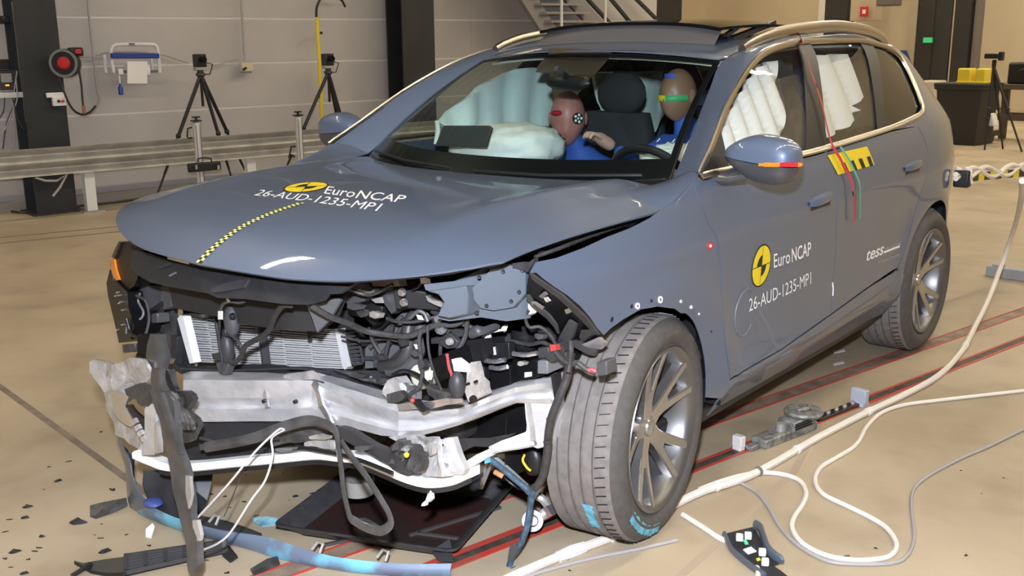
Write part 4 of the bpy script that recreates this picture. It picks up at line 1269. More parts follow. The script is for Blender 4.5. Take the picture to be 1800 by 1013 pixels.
patch('lower_black_strut', [(805, 600), (845, 596), (848, 625), (836, 640), (812, 630)], -.58, M['black'], th=.05)
patch('white_lens', [(714, 648), (728, 640), (744, 650), (748, 672), (738, 688), (722, 676)], -.66, M['cream'], th=.06, bev=.01)
hb = block('horn_box', [(758, 633), (782, 620), (794, 664), (770, 672)], -.72, -.62, M['blackgloss'])
ptube('red_leads', [(786, 622, -.735), (789, 645, -.74), (794, 660, -.74), (795, 672, -.74)], .004, M['redwire'])
patch('white_tear', [(792, 632), (806, 628), (818, 640), (818, 655), (806, 652), (796, 650)], -.70, M['whitestrip'], th=.02, res=7, crumple=.015)
pod('horn_disc', 803, 678, -.73, .024, .040, M['darkgrey'])
patch('black_pad', [(794, 665), (815, 655), (820, 672), (812, 690), (796, 695), (782, 690)], -.68, M['black'], th=.05)
patch('pump_shell', [(676, 690), (682, 668), (692, 664), (702, 672), (708, 690), (704, 704), (684, 706)], -.74, M['alutorn'], th=.05, res=7, crumple=.018)
patch('pump_core', [(682, 692), (700, 688), (708, 700), (700, 708), (684, 706)], -.775, M['mudgrey'], th=.02, res=5, crumple=.02)
patch('silver_fold', [(708, 672), (720, 678), (732, 690), (735, 702), (716, 704), (710, 690)], -.73, M['alubright'], th=.02, res=7, crumple=.015)
patch('black_debris', [(752, 676), (775, 690), (785, 694), (780, 706), (762, 706), (752, 694)], -.75, M['mudgrey'], th=.03, res=6, crumple=.02)
patch('debris_clip', [(722, 702), (730, 702), (738, 712), (750, 720), (742, 726), (730, 716)], -.80, M['black'], th=.02, res=5, crumple=.015)
q = MB(); q.ball(Q(725, 704, -.815), .007, 8, 6); q.build('red_cap', M['redwire'], car)

# --- painted apron, strut tower and front rail on the near side
def patchx(name, poly, xv, m_, th=.012, **kw):
    def dep(px, py):
        return at(px, py, 'x', xv if not callable(xv) else xv(px, py))[1]
    return patch(name, poly, dep, m_, th=th, **kw)
apn = patchx('apron_panel', [(745, 500), (800, 494), (858, 468), (900, 462), (932, 468), (934, 485), (928, 520), (928, 560), (890, 565), (845, 558), (790, 565), (768, 560), (780, 530), (772, 515), (748, 510)], lambda px, py: .60+.0011*max(0, px-745), M['apron'], res=16, ang=50)
for px, py, r in ((848, 520, .012), (920, 495, .010), (863, 478, .006), (905, 490, .004), (893, 520, .005), (884, 530, .004)):
    p = at(px, py, 'x', .60+.0011*(px-745)); q = MB(); q.lathe([(r*.55, -.004), (r, -.002), (r*1.1, .004)], p-np.array([0, .006, 0]), (-.3, 1, 0), 12); q.build('stud', M['alubright'] if r > .006 else M['black'], apn)
ptube('apron_seam', [(826, 556, -.50), (826, 520, -.49), (832, 505, -.49), (860, 500, -.46), (866, 470, -.46)], .003, M['apron'])
patch('apron_slot', [(823, 528), (829, 522), (829, 544), (823, 546)], -.50, M['black'], th=.004)
patchx('front_rail', [(845, 556), (900, 560), (935, 552), (962, 565), (978, 590), (985, 608), (960, 592), (900, 580), (862, 578), (840, 572)], .66, M['apron'], th=.03, res=12)
patchx('fender_shelf', [(934, 463), (945, 460), (978, 453), (1026, 435), (1067, 416), (1110, 400), (1100, 410), (1040, 440), (980, 466), (940, 478)], .83, M['apron'], res=12)
patch('upper_rail_junk', [(868, 470), (900, 463), (930, 461), (938, 455), (936, 464), (925, 480), (905, 472)], -.60, M['darkgrey'], th=.02, res=6, crumple=.02)
for k in range(14):     # parts glimpsed through the gap between hood and fender
    px = 948+k*13; py = 447-k*4.7+RNG.uniform(-2, 2); w_ = RNG.uniform(4, 7); h_ = RNG.uniform(2.5, 5.5)*(1-k*.035)
    patch('gap_part', [(px-w_, py-h_*.5), (px+w_*.4, py-h_), (px+w_, py-h_*.3), (px+w_*.7, py+h_*.6), (px-w_*.5, py+h_)], lambda a, b: float(np.interp(a, [940, 1140], [-.50, .0])),
          [M['galv'], M['mudgrey'], M['harness'], M['alutorn'], M['grey'], M['darkgrey'], M['mudgrey']][k % 7] if k != 8 else M['redwire'], th=.02, res=3, crumple=.012)
ptube('gap_cable', [(940, 452, -.5), (985, 436, -.42), (1030, 418, -.3), (1075, 402, -.17), (1120, 386, -.05)], .006, M['harness'])
q = MB()
q.grid([[(.80, y, 1.03+.02*t), (.74, y, 1.0), (.60, y, .99)] for t, y in zip(np.linspace(0, 1, 6), np.linspace(-.62, .06, 6))]); q.build('gap_channel', M['black'], car, solid=.01)
# torn lamp carrier
dl = lambda px, py: -.70+.0026*(py-480)+.0003*(px-925)
lc = patch('lamp_carrier', [(930, 480), (940, 489), (962, 505), (985, 520), (1008, 539), (1026, 559), (1038, 577), (1051, 591), (1053, 598), (1040, 625), (1019, 614), (997, 609), (988, 613), (978, 587), (974, 575), (960, 559), (934, 539), (925, 525), (926, 502)], dl, M['blackgloss'], th=.03, res=12, ang=40)
patch('carrier_edge', [(925, 525), (926, 518), (936, 532), (962, 552), (976, 570), (980, 587), (974, 576), (960, 560), (934, 540)], lambda a, b: dl(a, b)-.012, M['ribgrey'], parent=lc, th=.02)
patch('carrier_rim', [(930, 480), (940, 488), (985, 518), (1026, 556), (1051, 588), (1046, 590), (1020, 562), (980, 524), (936, 493)], lambda a, b: dl(a, b)-.012, M['darkgrey'], parent=lc, th=.015)
pl_ = patch('carrier_plate', [(984, 590), (1000, 562), (1012, 570), (1005, 594), (990, 608), (978, 604)], lambda a, b: dl(a, b)-.02, M['ribgrey'], parent=lc, th=.012)
patch('white_sticker', [(955, 524), (962, 522), (968, 529), (960, 532)], lambda a, b: dl(a, b)-.012, M['white'], parent=lc, th=.003)
patch('white_sticker', [(947, 521), (956, 513), (960, 518), (952, 525)], lambda a, b: dl(a, b)-.012, M['grey'], parent=lc, th=.01)
patch('carrier_light_stripe', [(934, 530), (940, 530), (956, 540), (950, 546), (936, 540)], lambda a, b: dl(a, b)-.012, M['galv'], parent=lc, th=.004)
patch('carrier_clip', [(992, 545), (1000, 542), (1003, 548), (995, 552)], lambda a, b: dl(a, b)-.014, M['galv'], parent=lc, th=.01)
patch('carrier_bracket', [(1024, 605), (1050, 594), (1055, 600), (1060, 604), (1050, 616), (1034, 612)], lambda a, b: dl(a, b)-.03, M['alubright'], parent=lc, th=.02, res=6, crumple=.01)
patch('carrier_arm', [(1006, 598), (1016, 600), (1044, 618), (1042, 626), (1030, 622), (1008, 610)], lambda a, b: dl(a, b)-.03, M['ribgrey'], parent=lc, th=.02)
patch('carrier_lug', [(1022, 580), (1032, 580), (1038, 590), (1024, 602), (1018, 594)], lambda a, b: dl(a, b)-.025, M['darkgrey'], parent=lc, th=.02)

# --- battery box, bracket and black boxes behind the crash box
block('battery_cover', [(866, 582), (944, 585), (946, 610), (866, 604)], -.36, -.15, M['darkgrey'])
bkt = patch('battery_bracket', [(846, 604), (894, 602), (896, 630), (880, 636), (856, 634), (846, 626)], -.52, M['black'], th=.03, bev=.003)
patch('bracket_window', [(863, 612), (869, 610), (871, 624), (864, 624)], -.525, M['white'], parent=bkt, th=.004)
for (x0, x1, y0) in ((852, 888, 634), (862, 892, 646), (902, 944, 622)):
    ptube('steel_bar', [(x0, y0, -.54), ((x0+x1)/2, y0+2, -.545), (x1, y0-1, -.54)], .007, M['alubright'])
block('battery_box', [(860, 646), (896, 642), (898, 690), (862, 690)], -.50, -.25, M['blackgloss'])
block('fuse_box', [(900, 624), (944, 620), (946, 664), (900, 672)], -.47, -.25, M['blackgloss'])
patch('fuse_label', [(922, 655), (934, 654), (934, 662), (922, 664)], -.475, M['white'], th=.003)
block('relay', [(944, 612), (964, 610), (965, 630), (945, 632)], -.47, -.35, M['darkgrey'])
block('relay', [(944, 634), (962, 634), (963, 658), (944, 658)], -.48, -.35, M['grey'])
q = MB(); q.lathe([(0, -.03), (.03, -.03), (.04, 0), (.04, .03)], Q(924, 600, -.42), (0, -.3, 1), 14); q.build('reservoir_cap', M['black'], car)
ptube('silver_pipe', [(858, 604, -.50), (856, 585, -.50), (860, 572, -.50), (872, 570, -.49), (890, 577, -.47)], .013, M['white'], seg=10)
ptube('silver_pipe', [(862, 582, -.505), (876, 579, -.495), (890, 577, -.48)], .008, M['white'], seg=8)
block('dark_side_box', [(820, 600), (850, 600), (852, 670), (826, 664)], -.46, -.3, M['black'])
patch('white_card', [(738, 487), (755, 490), (757, 498), (740, 499)], -.70, M['white'], th=.002)
ptube('black_cable', [(724, 510, -.69), (735, 505, -.69), (740, 496, -.69), (742, 488, -.68)], .004, M['black'])
patch('black_post', [(968, 660), (975, 655), (978, 690), (974, 700)], -.43, M['black'], th=.03)

# --- hanging straps, cables and suspension bits
def pstrap(name, path, m_, w=.014, **kw): return ptube(name, path, w, m_, flat=(1.0, .35), **kw)
pstrap('hanging_strap', [(360, 787, -.97), (440, 772, -.95), (500, 750, -.92), (540, 740, -.90), (566, 744, -.90), (589, 758, -.91), (596, 795, -.93), (601, 836, -.95), (606, 872, -.97), (614, 905, -.98), (620, 915, -.985)], M['trimgrey'], .016)
pstrap('hanging_strap', [(600, 777, -.92), (620, 806, -.93), (634, 824, -.95), (652, 850, -.97), (672, 882, -.98), (684, 904, -.985), (686, 922, -.985), (668, 934, -.985), (640, 926, -.985), (620, 914, -.985)], M['trimgrey'], .013)
patch('strap_pad', [(620, 911), (640, 913), (664, 928), (668, 936), (656, 938), (630, 928), (621, 922)], -.98, M['mudgrey'], th=.012)
ptube('exhaust_stub', [(629, 864, -.55), (629, 846, -.55), (629, 838, -.55)], .055, M['galv'], seg=20, n=2)
for path, r, mm in (([(500, 755, -.93), (488, 757, -.94), (449, 794, -1.0), (406, 846, -1.05), (372, 884, -1.08), (341, 917, -1.1)], .0045, M['wirewhite']),
                    ([(500, 756, -.93), (482, 766, -.94), (477, 775, -.95), (479, 802, -.97), (466, 845, -1.02), (441, 880, -1.06), (406, 935, -1.1), (384, 955, -1.12), (358, 967, -1.13)], .0045, M['wirewhite']),
                    ([(428, 824, -.95), (415, 858, -.97), (404, 885, -.98), (394, 908, -1.0)], .0025, M['harness'])):
    ptube('loose_wire', path, r*.72, mm, seg=6)
ptube('loose_wire', [(795, 820, -.74), (778, 830, -.75), (766, 841, -.76), (760, 856, -.77), (756, 868, -.78)], .004, M['cream'], seg=6)
patch('wire_plug', [(752, 868), (757, 867), (758, 878), (752, 884), (748, 884), (746, 890), (740, 890), (742, 885), (748, 880)], -.785, M['white'], th=.014)
ptube('side_loom', [(1004, 620, -.47), (1000, 643, -.48), (996, 666, -.48), (985, 694, -.49), (970, 733, -.49), (964, 764, -.48), (962, 795, -.47), (955, 833, -.46), (946, 852, -.46), (939, 858, -.46)], .012, M['harness'], seg=10)
for px, py in ((960, 735), (955, 775)): patch('loom_clip', [(px, py), (px+10, py+1), (px+10, py+6), (px, py+5)], -.50, M['harness'], th=.012)
ptube('chalked_loom', [(860, 806, -.50), (876, 818, -.49), (900, 838, -.48), (922, 856, -.47), (933, 866, -.46), (946, 852, -.455)], .010, M['bluechalkcable'])
ptube('chalked_loom', [(940, 860, -.46), (934, 876, -.46), (930, 905, -.46), (926, 927, -.46), (918, 950, -.46), (908, 966, -.46), (900, 980, -.46), (894, 1000, -.46)], .010, M['bluechalkcable'])
patch('loom_connector', [(896, 960), (906, 956), (910, 968), (900, 984), (892, 984)], -.47, M['ribgrey'], th=.02)
patch('loom_end', [(886, 1000), (900, 998), (900, 1008), (888, 1012)], -.47, M['bluechalkcable'], th=.02)
ptube('frayed_end', [(870, 830, -.49), (877, 834, -.49), (884, 838, -.485)], .008, mat('orange_fray', (.55, .25, .10), .7))
ptube('tie_rod', [(868, 806, -.42), (896, 830, -.40), (924, 856, -.37)], .012, M['galv'], n=3)
ptube('tie_rod_black', [(872, 822, -.42), (896, 848, -.40), (915, 860, -.39)], .005, M['black'], n=3)
for dx in (0, 8): ptube('thin_rod', [(856+dx, 812, -.40), (851+dx*.7, 832, -.38), (844+dx*.3, 858, -.36)], .006, M['galv'], n=3)
# control arm with its bush
c_ = Q(937, 915, -.30); BS = .74
q = MB(); q.lathe([(.026*BS, -.02), (.042*BS, -.02), (.046*BS, -.012), (.046*BS, .02), (.026*BS, .02)], c_, (.5, -.8, .35), 28, closed=True)
arm = q.build('control_arm', M['alubright'], car)
q = MB(); q.lathe([(0, -.012), (.022*BS, -.012), (.022*BS, .02)], c_, (.5, -.8, .35), 20); q.build('bush', M['white'], arm)
q = MB(); q.lathe([(.016*BS, -.014), (.027*BS, -.015), (.027*BS, 0)], c_, (.5, -.8, .35), 20); q.build('bush_ring', M['grey'], arm)
patch('arm_web', [(946, 900), (960, 890), (966, 900), (970, 906), (950, 918)], -.285, M['alubright'], parent=arm, th=.03)
ptube('arm_link', [(945, 872, -.28), (956, 880, -.27), (966, 896, -.25)], .014, M['galv'], parent=arm)
hn = pod('round_horn', 935, 810, -.33, .040, .05, M['black'])
ptube('horn_edge', [(922, 800, -.37), (919, 810, -.37), (926, 822, -.37), (933, 828, -.37)], .004, M['yellow'])
# blue anchor clip
patch('blue_clip', [(851, 808), (857, 806), (858, 814), (852, 816)], -.52, M['chalk'], th=.012)

# --- further pieces of the engine bay
patchx('inner_rail', [(742, 585), (800, 560), (828, 566), (815, 600), (782, 632), (750, 628)], .50, M['apron'], th=.02, res=12)
def apx(px): return .618+.0011*max(0, px-745)
patchx('apron_pressing', [(834, 528), (830, 506), (846, 494), (862, 474), (898, 467), (924, 480), (924, 516), (902, 540), (868, 546), (845, 542)], lambda px, py: apx(px), M['apron'], th=.012, res=10, parent=apn)
patchx('apron_top_flange', [(858, 469), (900, 463), (931, 466), (932, 472), (900, 469), (862, 476)], lambda px, py: apx(px)-.004, mat('primer_grey', (.19, .20, .19), .5), th=.012, parent=apn)
patchx('rail_box', [(748, 512), (820, 502), (824, 520), (822, 552), (790, 560), (768, 556), (780, 532), (770, 518)], lambda px, py: apx(px)+.01, M['apron'], th=.05, res=10, parent=apn, bev=.006)
for px, py in ((842, 486), (855, 536), (912, 512), (918, 474), (898, 528), (838, 548), (884, 476)):
    p = at(px, py, 'x', apx(px)); q = MB(); q.lathe([(.0, -.001), (.005, 0), (.0055, .003)], p-np.array([-.006, .006, 0]), (.6, -1, 0), 10); q.build('apron_hole', M['black'], apn)
for path, r, m_ in (([(800, 575, -.60), (786, 584, -.61), (776, 600, -.62), (774, 625, -.64), (780, 645, -.66)], .006, 'harness'),
                    ([(680, 560, -.70), (700, 566, -.70), (730, 566, -.68), (755, 560, -.66), (776, 555, -.64)], .005, 'hose'),
                    ([(760, 548, -.62), (778, 556, -.62), (800, 566, -.61), (830, 576, -.58), (850, 590, -.55)], .007, 'hose'),
                    ([(720, 560, -.70), (734, 548, -.69), (746, 552, -.68), (752, 566, -.68)], .006, 'ribgrey'),
                    ([(600, 592, -.72), (640, 600, -.70), (676, 596, -.69), (700, 600, -.68)], .004, 'harness'),
                    ([(648, 576, -.72), (655, 600, -.71), (668, 622, -.70)], .005, 'darkgrey'),
                    ([(690, 660, -.72), (710, 652, -.71), (735, 660, -.71), (752, 676, -.73)], .006, 'black'),
                    ([(846, 640, -.55), (830, 650, -.58), (822, 668, -.62), (826, 682, -.66)], .005, 'harness'),
                    ([(900, 600, -.47), (930, 606, -.47), (950, 602, -.48), (965, 606, -.48)], .006, 'harness'),
                    ([(612, 508, -.78), (640, 518, -.75), (660, 516, -.74), (690, 500, -.73)], .005, 'hose'),
                    ([(240, 520, -.88), (256, 530, -.88), (262, 560, -.88), (256, 590, -.90)], .005, 'harness'),
                    ([(222, 560, -.90), (230, 585, -.90), (244, 596, -.92)], .006, 'black'),
                    ([(520, 785, -.86), (560, 792, -.85), (600, 800, -.85), (640, 812, -.85), (690, 832, -.85)], .006, 'black'),
                    ([(352, 770, -.96), (390, 780, -.95), (440, 778, -.93), (490, 770, -.91)], .005, 'harness')):
    ptube('bay_cable', path, r, M[m_])
for k, (px, py, d, w_, h_, m_) in enumerate(((662, 552, -.70, 10, 7, 'galv'), (640, 548, -.70, 12, 8, 'mudgrey'), (706, 600, -.70, 8, 10, 'darkgrey'), (728, 622, -.72, 7, 6, 'ribgrey'), (772, 580, -.66, 9, 6, 'grey'),
        (806, 585, -.62, 9, 8, 'darkgrey'), (836, 616, -.56, 7, 9, 'galv'), (742, 640, -.72, 5, 8, 'darkgrey'), (668, 628, -.68, 9, 7, 'mudgrey'), (620, 540, -.74, 14, 6, 'ribgrey'), (950, 590, -.50, 8, 6, 'ribgrey'),
        (914, 640, -.50, 6, 4, 'galv'), (630, 660, -.74, 14, 5, 'mudgrey'), (670, 668, -.74, 12, 5, 'darkgrey'), (560, 770, -.86, 16, 5, 'galv'), (500, 790, -.90, 14, 4, 'grey'), (640, 786, -.86, 12, 5, 'ribgrey'), (756, 790, -.80, 6, 12, 'alutorn'))):
    patch('torn_fragment', [(px-w_, py-h_*.6), (px-w_*.2, py-h_), (px+w_, py-h_*.4), (px+w_*.8, py+h_*.7), (px, py+h_), (px-w_*.9, py+h_*.5)], d, M[m_], th=.02, res=4, crumple=.014)
# ================================================================ cabin
def sheet(name, poly, xv, m_, fold=14.0, amp=.03, res=9, parent=None, th=.015, tear=0.0, phase=0.0, flip=1, lump=1.0, **kw):
    """airbag cloth hanging in the plane x = xv, with vertical folds"""
    vs, fs = trimesh(poly, res)
    P = []
    for (x, y) in vs:
        if callable(xv):
            p = at(x, y, 'x', .75)
            for _ in range(25): p = at(x, y, 'x', .5*p[0]+.5*xv(p[1], p[2]))
        else: p = at(x, y, 'x', xv)
        f = abs(math.sin((p[1]*fold+phase)+.25*lump*math.sin(p[2]*7+p[1]*5)))
        n = mnoise.noise(Vector((p[1]*6, p[2]*6, 1.3)))
        p = p+np.array([flip*amp*(f**.7-.5)+.012*n*lump, 0, 0]); P.append(p)
    n = len(P)
    a, b, c = (P[fs[0][i]] for i in range(3))
    if np.cross(b-a, c-a) @ (CP-a) < 0: fs = [t[::-1] for t in fs]
    q = MB(); q.add(P, fs)
    return q.build(name, m_, parent or car, ang=80, fix=False, solid=th, **kw)
# floor tub, firewall, headliner, inner pillars
q = MB(); q.box((0, 1.6, .36), (1.56, 3.0, .05)); q.box((0, .42, .70), (1.44, .05, .5)); q.box((0, 3.0, .75), (1.3, .05, .6))
for sg in (1, -1): q.box((sg*.80, 1.5, .72), (.05, 2.3, .62))
q.build('cabin_tub', M['black'], car)
q = MB(); q.grid([[tuple(np.array(roof(u, y))-np.array([0, 0, .028])) for u in np.linspace(-.98, .98, 13)] for y in np.linspace(.90, 3.0, 14)])
q.build('headliner', mat('headliner', (.62, .64, .60), .8), car, solid=.01)
# dashboard
q = MB()
def dashrow(x):
    b = .03*(1-(x/.7)**2)
    return [(x, .13+.20*(abs(x)/.73)**2.2, 1.055), (x, .40+.10*(abs(x)/.7)**2, 1.045+b), (x, .62, 1.035+b), (x, .70, 1.00+b), (x, .72, .93), (x, .66, .80), (x, .62, .6)]
q.grid([dashrow(x) for x in np.linspace(-.70, .70, 21)])
dash = q.build('dashboard', M['dash'], car, solid=.01, ang=50)
# seats
def seat(xc, yb, lean=.25):
    q = MB()
    # cushion
    q.box((xc, yb-.28, .56), (.50, .52, .16))
    s = q.build('seat', M['seat'], car, bev=.05)
    b = MB(); rows = []
    for t, w, th in ((0, .46, .10), (.25, .50, .14), (.55, .50, .15), (.85, .44, .12), (1.0, .36, .09)):
        yy = yb+lean*t*.7; zz = .60+.62*t
        rows.append([(xc+w/2*math.copysign(abs(math.cos(a))**.45, math.cos(a)), yy+th/2*math.copysign(abs(math.sin(a))**.6, math.sin(a)), zz) for a in np.linspace(0, 2*math.pi, 20, endpoint=False)])
    b.grid(rows, closed_u=True); b.f.append(tuple(range(80, 100))); b.m.append(0)
    b.build('backrest', M['seat'], s)
    h = MB(); h.ball((xc, yb+lean*.75+.02, 1.31), (.14, .06, .11), 16, 10); h.build('headrest', M['seat'], s)
    return s
seat(.37, 1.27); seat(-.37, 1.50)
q = MB(); q.box((0, 2.35, .55), (1.3, .5, .2)); q.box((0, 2.62, .90), (1.3, .16, .6), Matrix.Rotation(-.25, 3, 'X')); q.build('rear_bench', M['seat'], car, bev=.05)
# steering wheel with its airbag
def ring(c, ax, r, rt, m_, name, parent=car, seg=32):
    a = np.array(ax, float); a /= np.linalg.norm(a); u = np.cross((1, 0, 0), a); u /= np.linalg.norm(u); w = np.cross(a, u)
    q = MB(); q.tube([np.array(c)+r*(u*math.cos(t)+w*math.sin(t)) for t in np.linspace(0, 2*math.pi, seg, endpoint=False)], rt, 10, closed=True)
    return q.build(name, m_, parent)
SWc = np.array([.37, .80, 1.00]); SWa = np.array([0, .88, .48])
sw = ring(SWc, SWa, .185, .017, M['black'], 'steering_wheel')
q = MB(); q.ball(SWc+np.array([0, .02, 0]), (.075, .05, .06), 14, 8); q.bar(SWc+np.array([-.18, 0, 0]), SWc+np.array([.18, 0, 0]), .03, .02); q.bar(SWc, SWc+np.array([0, .08, -.16]), .03, .02); q.build('steering_hub', M['black'], sw)
def pillow(c, r, rot=None, wr=.05, fr=5):
    def fn(p):
        e = 1+wr*mnoise.noise(Vector(p)*fr)+wr*.6*mnoise.noise(Vector(p)*fr*2.3)
        k = [math.copysign(abs(v)**.75, v) for v in p]
        return (k[0]*e, k[1]*e, k[2]*e)
    q = MB(); q.ball(c, r, 40, 24, rot, fn=fn); return q
pillow((.42, .93, 1.045), (.175, .08, .115), Matrix.Rotation(.45, 3, 'X'), .16).build('driver_airbag', M['airbag'], car, ang=80)
# passenger airbag resting on the dash
pillow((-.37, .80, 1.125), (.245, .20, .095), None, .13, 4).build('passenger_airbag', M['airbag'], car, ang=80)
q = MB()
fa = [at(779, 221, 'y', .50), at(858, 221, 'y', .50), at(864, 226, 'y', .50), at(853, 259, 'y', .50), at(764, 257, 'y', .50)]
q.add(fa+[p+np.array([0, .015, 0]) for p in fa], [(0, 1, 2, 3, 4), (9, 8, 7, 6, 5)]+[(i, (i+1) % 5, 5+(i+1) % 5, 5+i) for i in range(5)])
q.build('airbag_flap', mat('flap', (.055, .058, .055), .6), car, bev=.003)
q = MB(); q.tube([at(768, 212, 'y', .55), at(770, 228, 'y', .55), at(766, 254, 'y', .53)], .010, 8); q.build('airbag_edge', M['airbag'], car)
# curtain airbags
sheet('curtain_airbag', [(770, 215), (790, 195), (842, 152), (907, 121), (940, 118), (963, 130), (972, 200), (968, 232), (900, 238), (800, 238)], -.66, M['airbagteal'], fold=16, amp=.026, th=.02)
sheet('curtain_airbag', [(1040, 128), (1106, 126), (1166, 126), (1170, 200), (1150, 232), (1110, 245), (1080, 240)], -.60, M['airbagteal'], fold=10, amp=.03, th=.02)
sheet('side_airbag', [(1262, 232), (1277, 200), (1300, 160), (1325, 122), (1345, 110), (1359, 106), (1366, 150), (1373, 200), (1374, 240), (1372, 275), (1300, 290), (1270, 295)], lambda y, z: S(y, z)-.085, M['airbag'], fold=26, amp=.040, flip=1, res=4.5, lump=0.0)
sheet('side_airbag', [(1418, 96), (1440, 97), (1461, 95), (1481, 95), (1494, 130), (1509, 170), (1506, 178), (1500, 186), (1509, 194), (1498, 200), (1504, 206), (1490, 214), (1486, 222), (1470, 232), (1450, 240), (1436, 180)], lambda y, z: S(y, z)-.085, M['airbag'], fold=13, amp=.05, flip=1, res=4.5, phase=.8, lump=.3)
# seat side, belts and inner pillars behind the windows
sheet('seat_side', [(1358, 108), (1372, 104), (1390, 112), (1402, 160), (1416, 262), (1372, 270), (1376, 200), (1366, 150)], lambda y, z: S(y, z)-.12, mat('seat_fabric_grey', (.045, .045, .05), .7), fold=26, amp=.03, th=.03)
sheet('rear_seat_side', [(1482, 95), (1500, 92), (1520, 100), (1546, 215), (1490, 230), (1512, 192), (1510, 170)], lambda y, z: S(y, z)-.14, mat('rear_fabric_grey', (.035, .036, .042), .7), fold=16, amp=.03, th=.03)
# inner mirror
q = MB(); q.ball((.0, .74, 1.40), (.11, .02, .032), 14, 8); q.bar((0, .74, 1.42), (0, .66, 1.46), .02, .02); q.build('inner_mirror', M['black'], car)

# ---------------------------------------------------------------- crash dummies
M['dummyred'] = mat('dummy_skin_red', (.50, .20, .16), .45)
M['dummybrown'] = mat('dummy_skin_brown', (.27, .14, .085), .45)
M['dummyblue'] = mat('dummy_suit_blue', (.035, .10, .42), .7)
M['dummydark'] = mat('dummy_limb', (.05, .05, .055), .6)
M['dummyhand'] = mat('dummy_hand', (.50, .30, .23), .55)
M['stickergreen'] = mat('marker_green', (.05, .35, .12), .5)
def skinbody(name, nodes, edges, m_, parent, root=0, sub=1):
    """one continuous skinned figure: nodes = (x, y, z, radius)"""
    me = bpy.data.meshes.new(name)
    off = np.array(ROOTLOC[parent.name])
    me.from_pydata([tuple(np.array(n[:3])-off) for n in nodes], edges, [])
    o = bpy.data.objects.new(name, me); COL.objects.link(o); o.parent = parent
    md = o.modifiers.new('skin', 'SKIN'); md.use_smooth_shade = True
    if not me.skin_vertices: pass
    for i, n in enumerate(nodes):
        me.skin_vertices[0].data[i].radius = (n[3], n[3])
    me.skin_vertices[0].data[root].use_root = True
    s = o.modifiers.new('sub', 'SUBSURF'); s.levels = sub; s.render_levels = sub+1
    me.materials.append(m_)
    ROOTLOC[o.name] = tuple(off)
    return o
def dummy_head(c, tilt, turn, m_, parent, sc=1.0):
    R_ = Matrix.Rotation(turn, 3, 'Z') @ Matrix.Rotation(tilt, 3, 'X')
    def fn(p):
        x, y, z = p               # face looks along -y
        k = 1.0
        w = 1.0 if z > -.1 else 1+.35*(z+.1)
        f = y
        if y < 0:
            f = y*(1.0+.06*math.exp(-((z+.45)/.25)**2))
            if abs(x) < .35: f -= .10*math.exp(-((z+.12)/.16)**2)*math.exp(-(x/.16)**2)       # nose
            f += .07*math.exp(-((z-.08)/.10)**2)*math.exp(-((abs(x)-.42)/.16)**2)              # eye sockets
            f += .03*math.exp(-((z+.42)/.05)**2)*math.exp(-(x/.3)**2)                          # mouth line
            f -= .05*math.exp(-((z+.72)/.14)**2)*math.exp(-(x/.3)**2)                          # chin
        return (x*w, f, z)
    q = MB(); q.ball(c, (.078*sc, .100*sc, .122*sc), 40, 30, R_, fn=fn)
    h = q.build('head', m_, parent, ang=80)
    for sg in (1, -1):
        e = R_ @ Vector((sg*.078*sc, .01, -.005)); q = MB(); q.ball((c[0]+e[0], c[1]+e[1], c[2]+e[2]), (.010, .02, .032), 10, 8, R_); q.build('ear', m_, h)
    return h, R_
def fingers(w, fwd, side, nodes, edges, root, L=.085, curl=(0, 0, -1)):
    """five fingers from a wrist-side palm node"""
    f = np.array(fwd, float); f /= np.linalg.norm(f); s = np.array(side, float); s /= np.linalg.norm(s); c = np.array(curl, float)
    for k, (o, l) in enumerate(((-.030, .9), (-.010, 1.0), (.011, .95), (.031, .75))):
        b = np.array(w)+f*.055+s*o
        i0 = len(nodes); nodes.append(tuple(b)+(.0105,))
        nodes.append(tuple(b+f*L*.5*l+c*.012)+(.0095,)); nodes.append(tuple(b+f*L*.75*l+c*.045)+(.008,))
        edges += [(root, i0), (i0, i0+1), (i0+1, i0+2)]
    b = np.array(w)+s*.042+f*.01
    i0 = len(nodes); nodes.append(tuple(b)+(.012,)); nodes.append(tuple(b+s*.02+f*.04+c*.01)+(.010,))
    edges += [(root, i0), (i0, i0+1)]
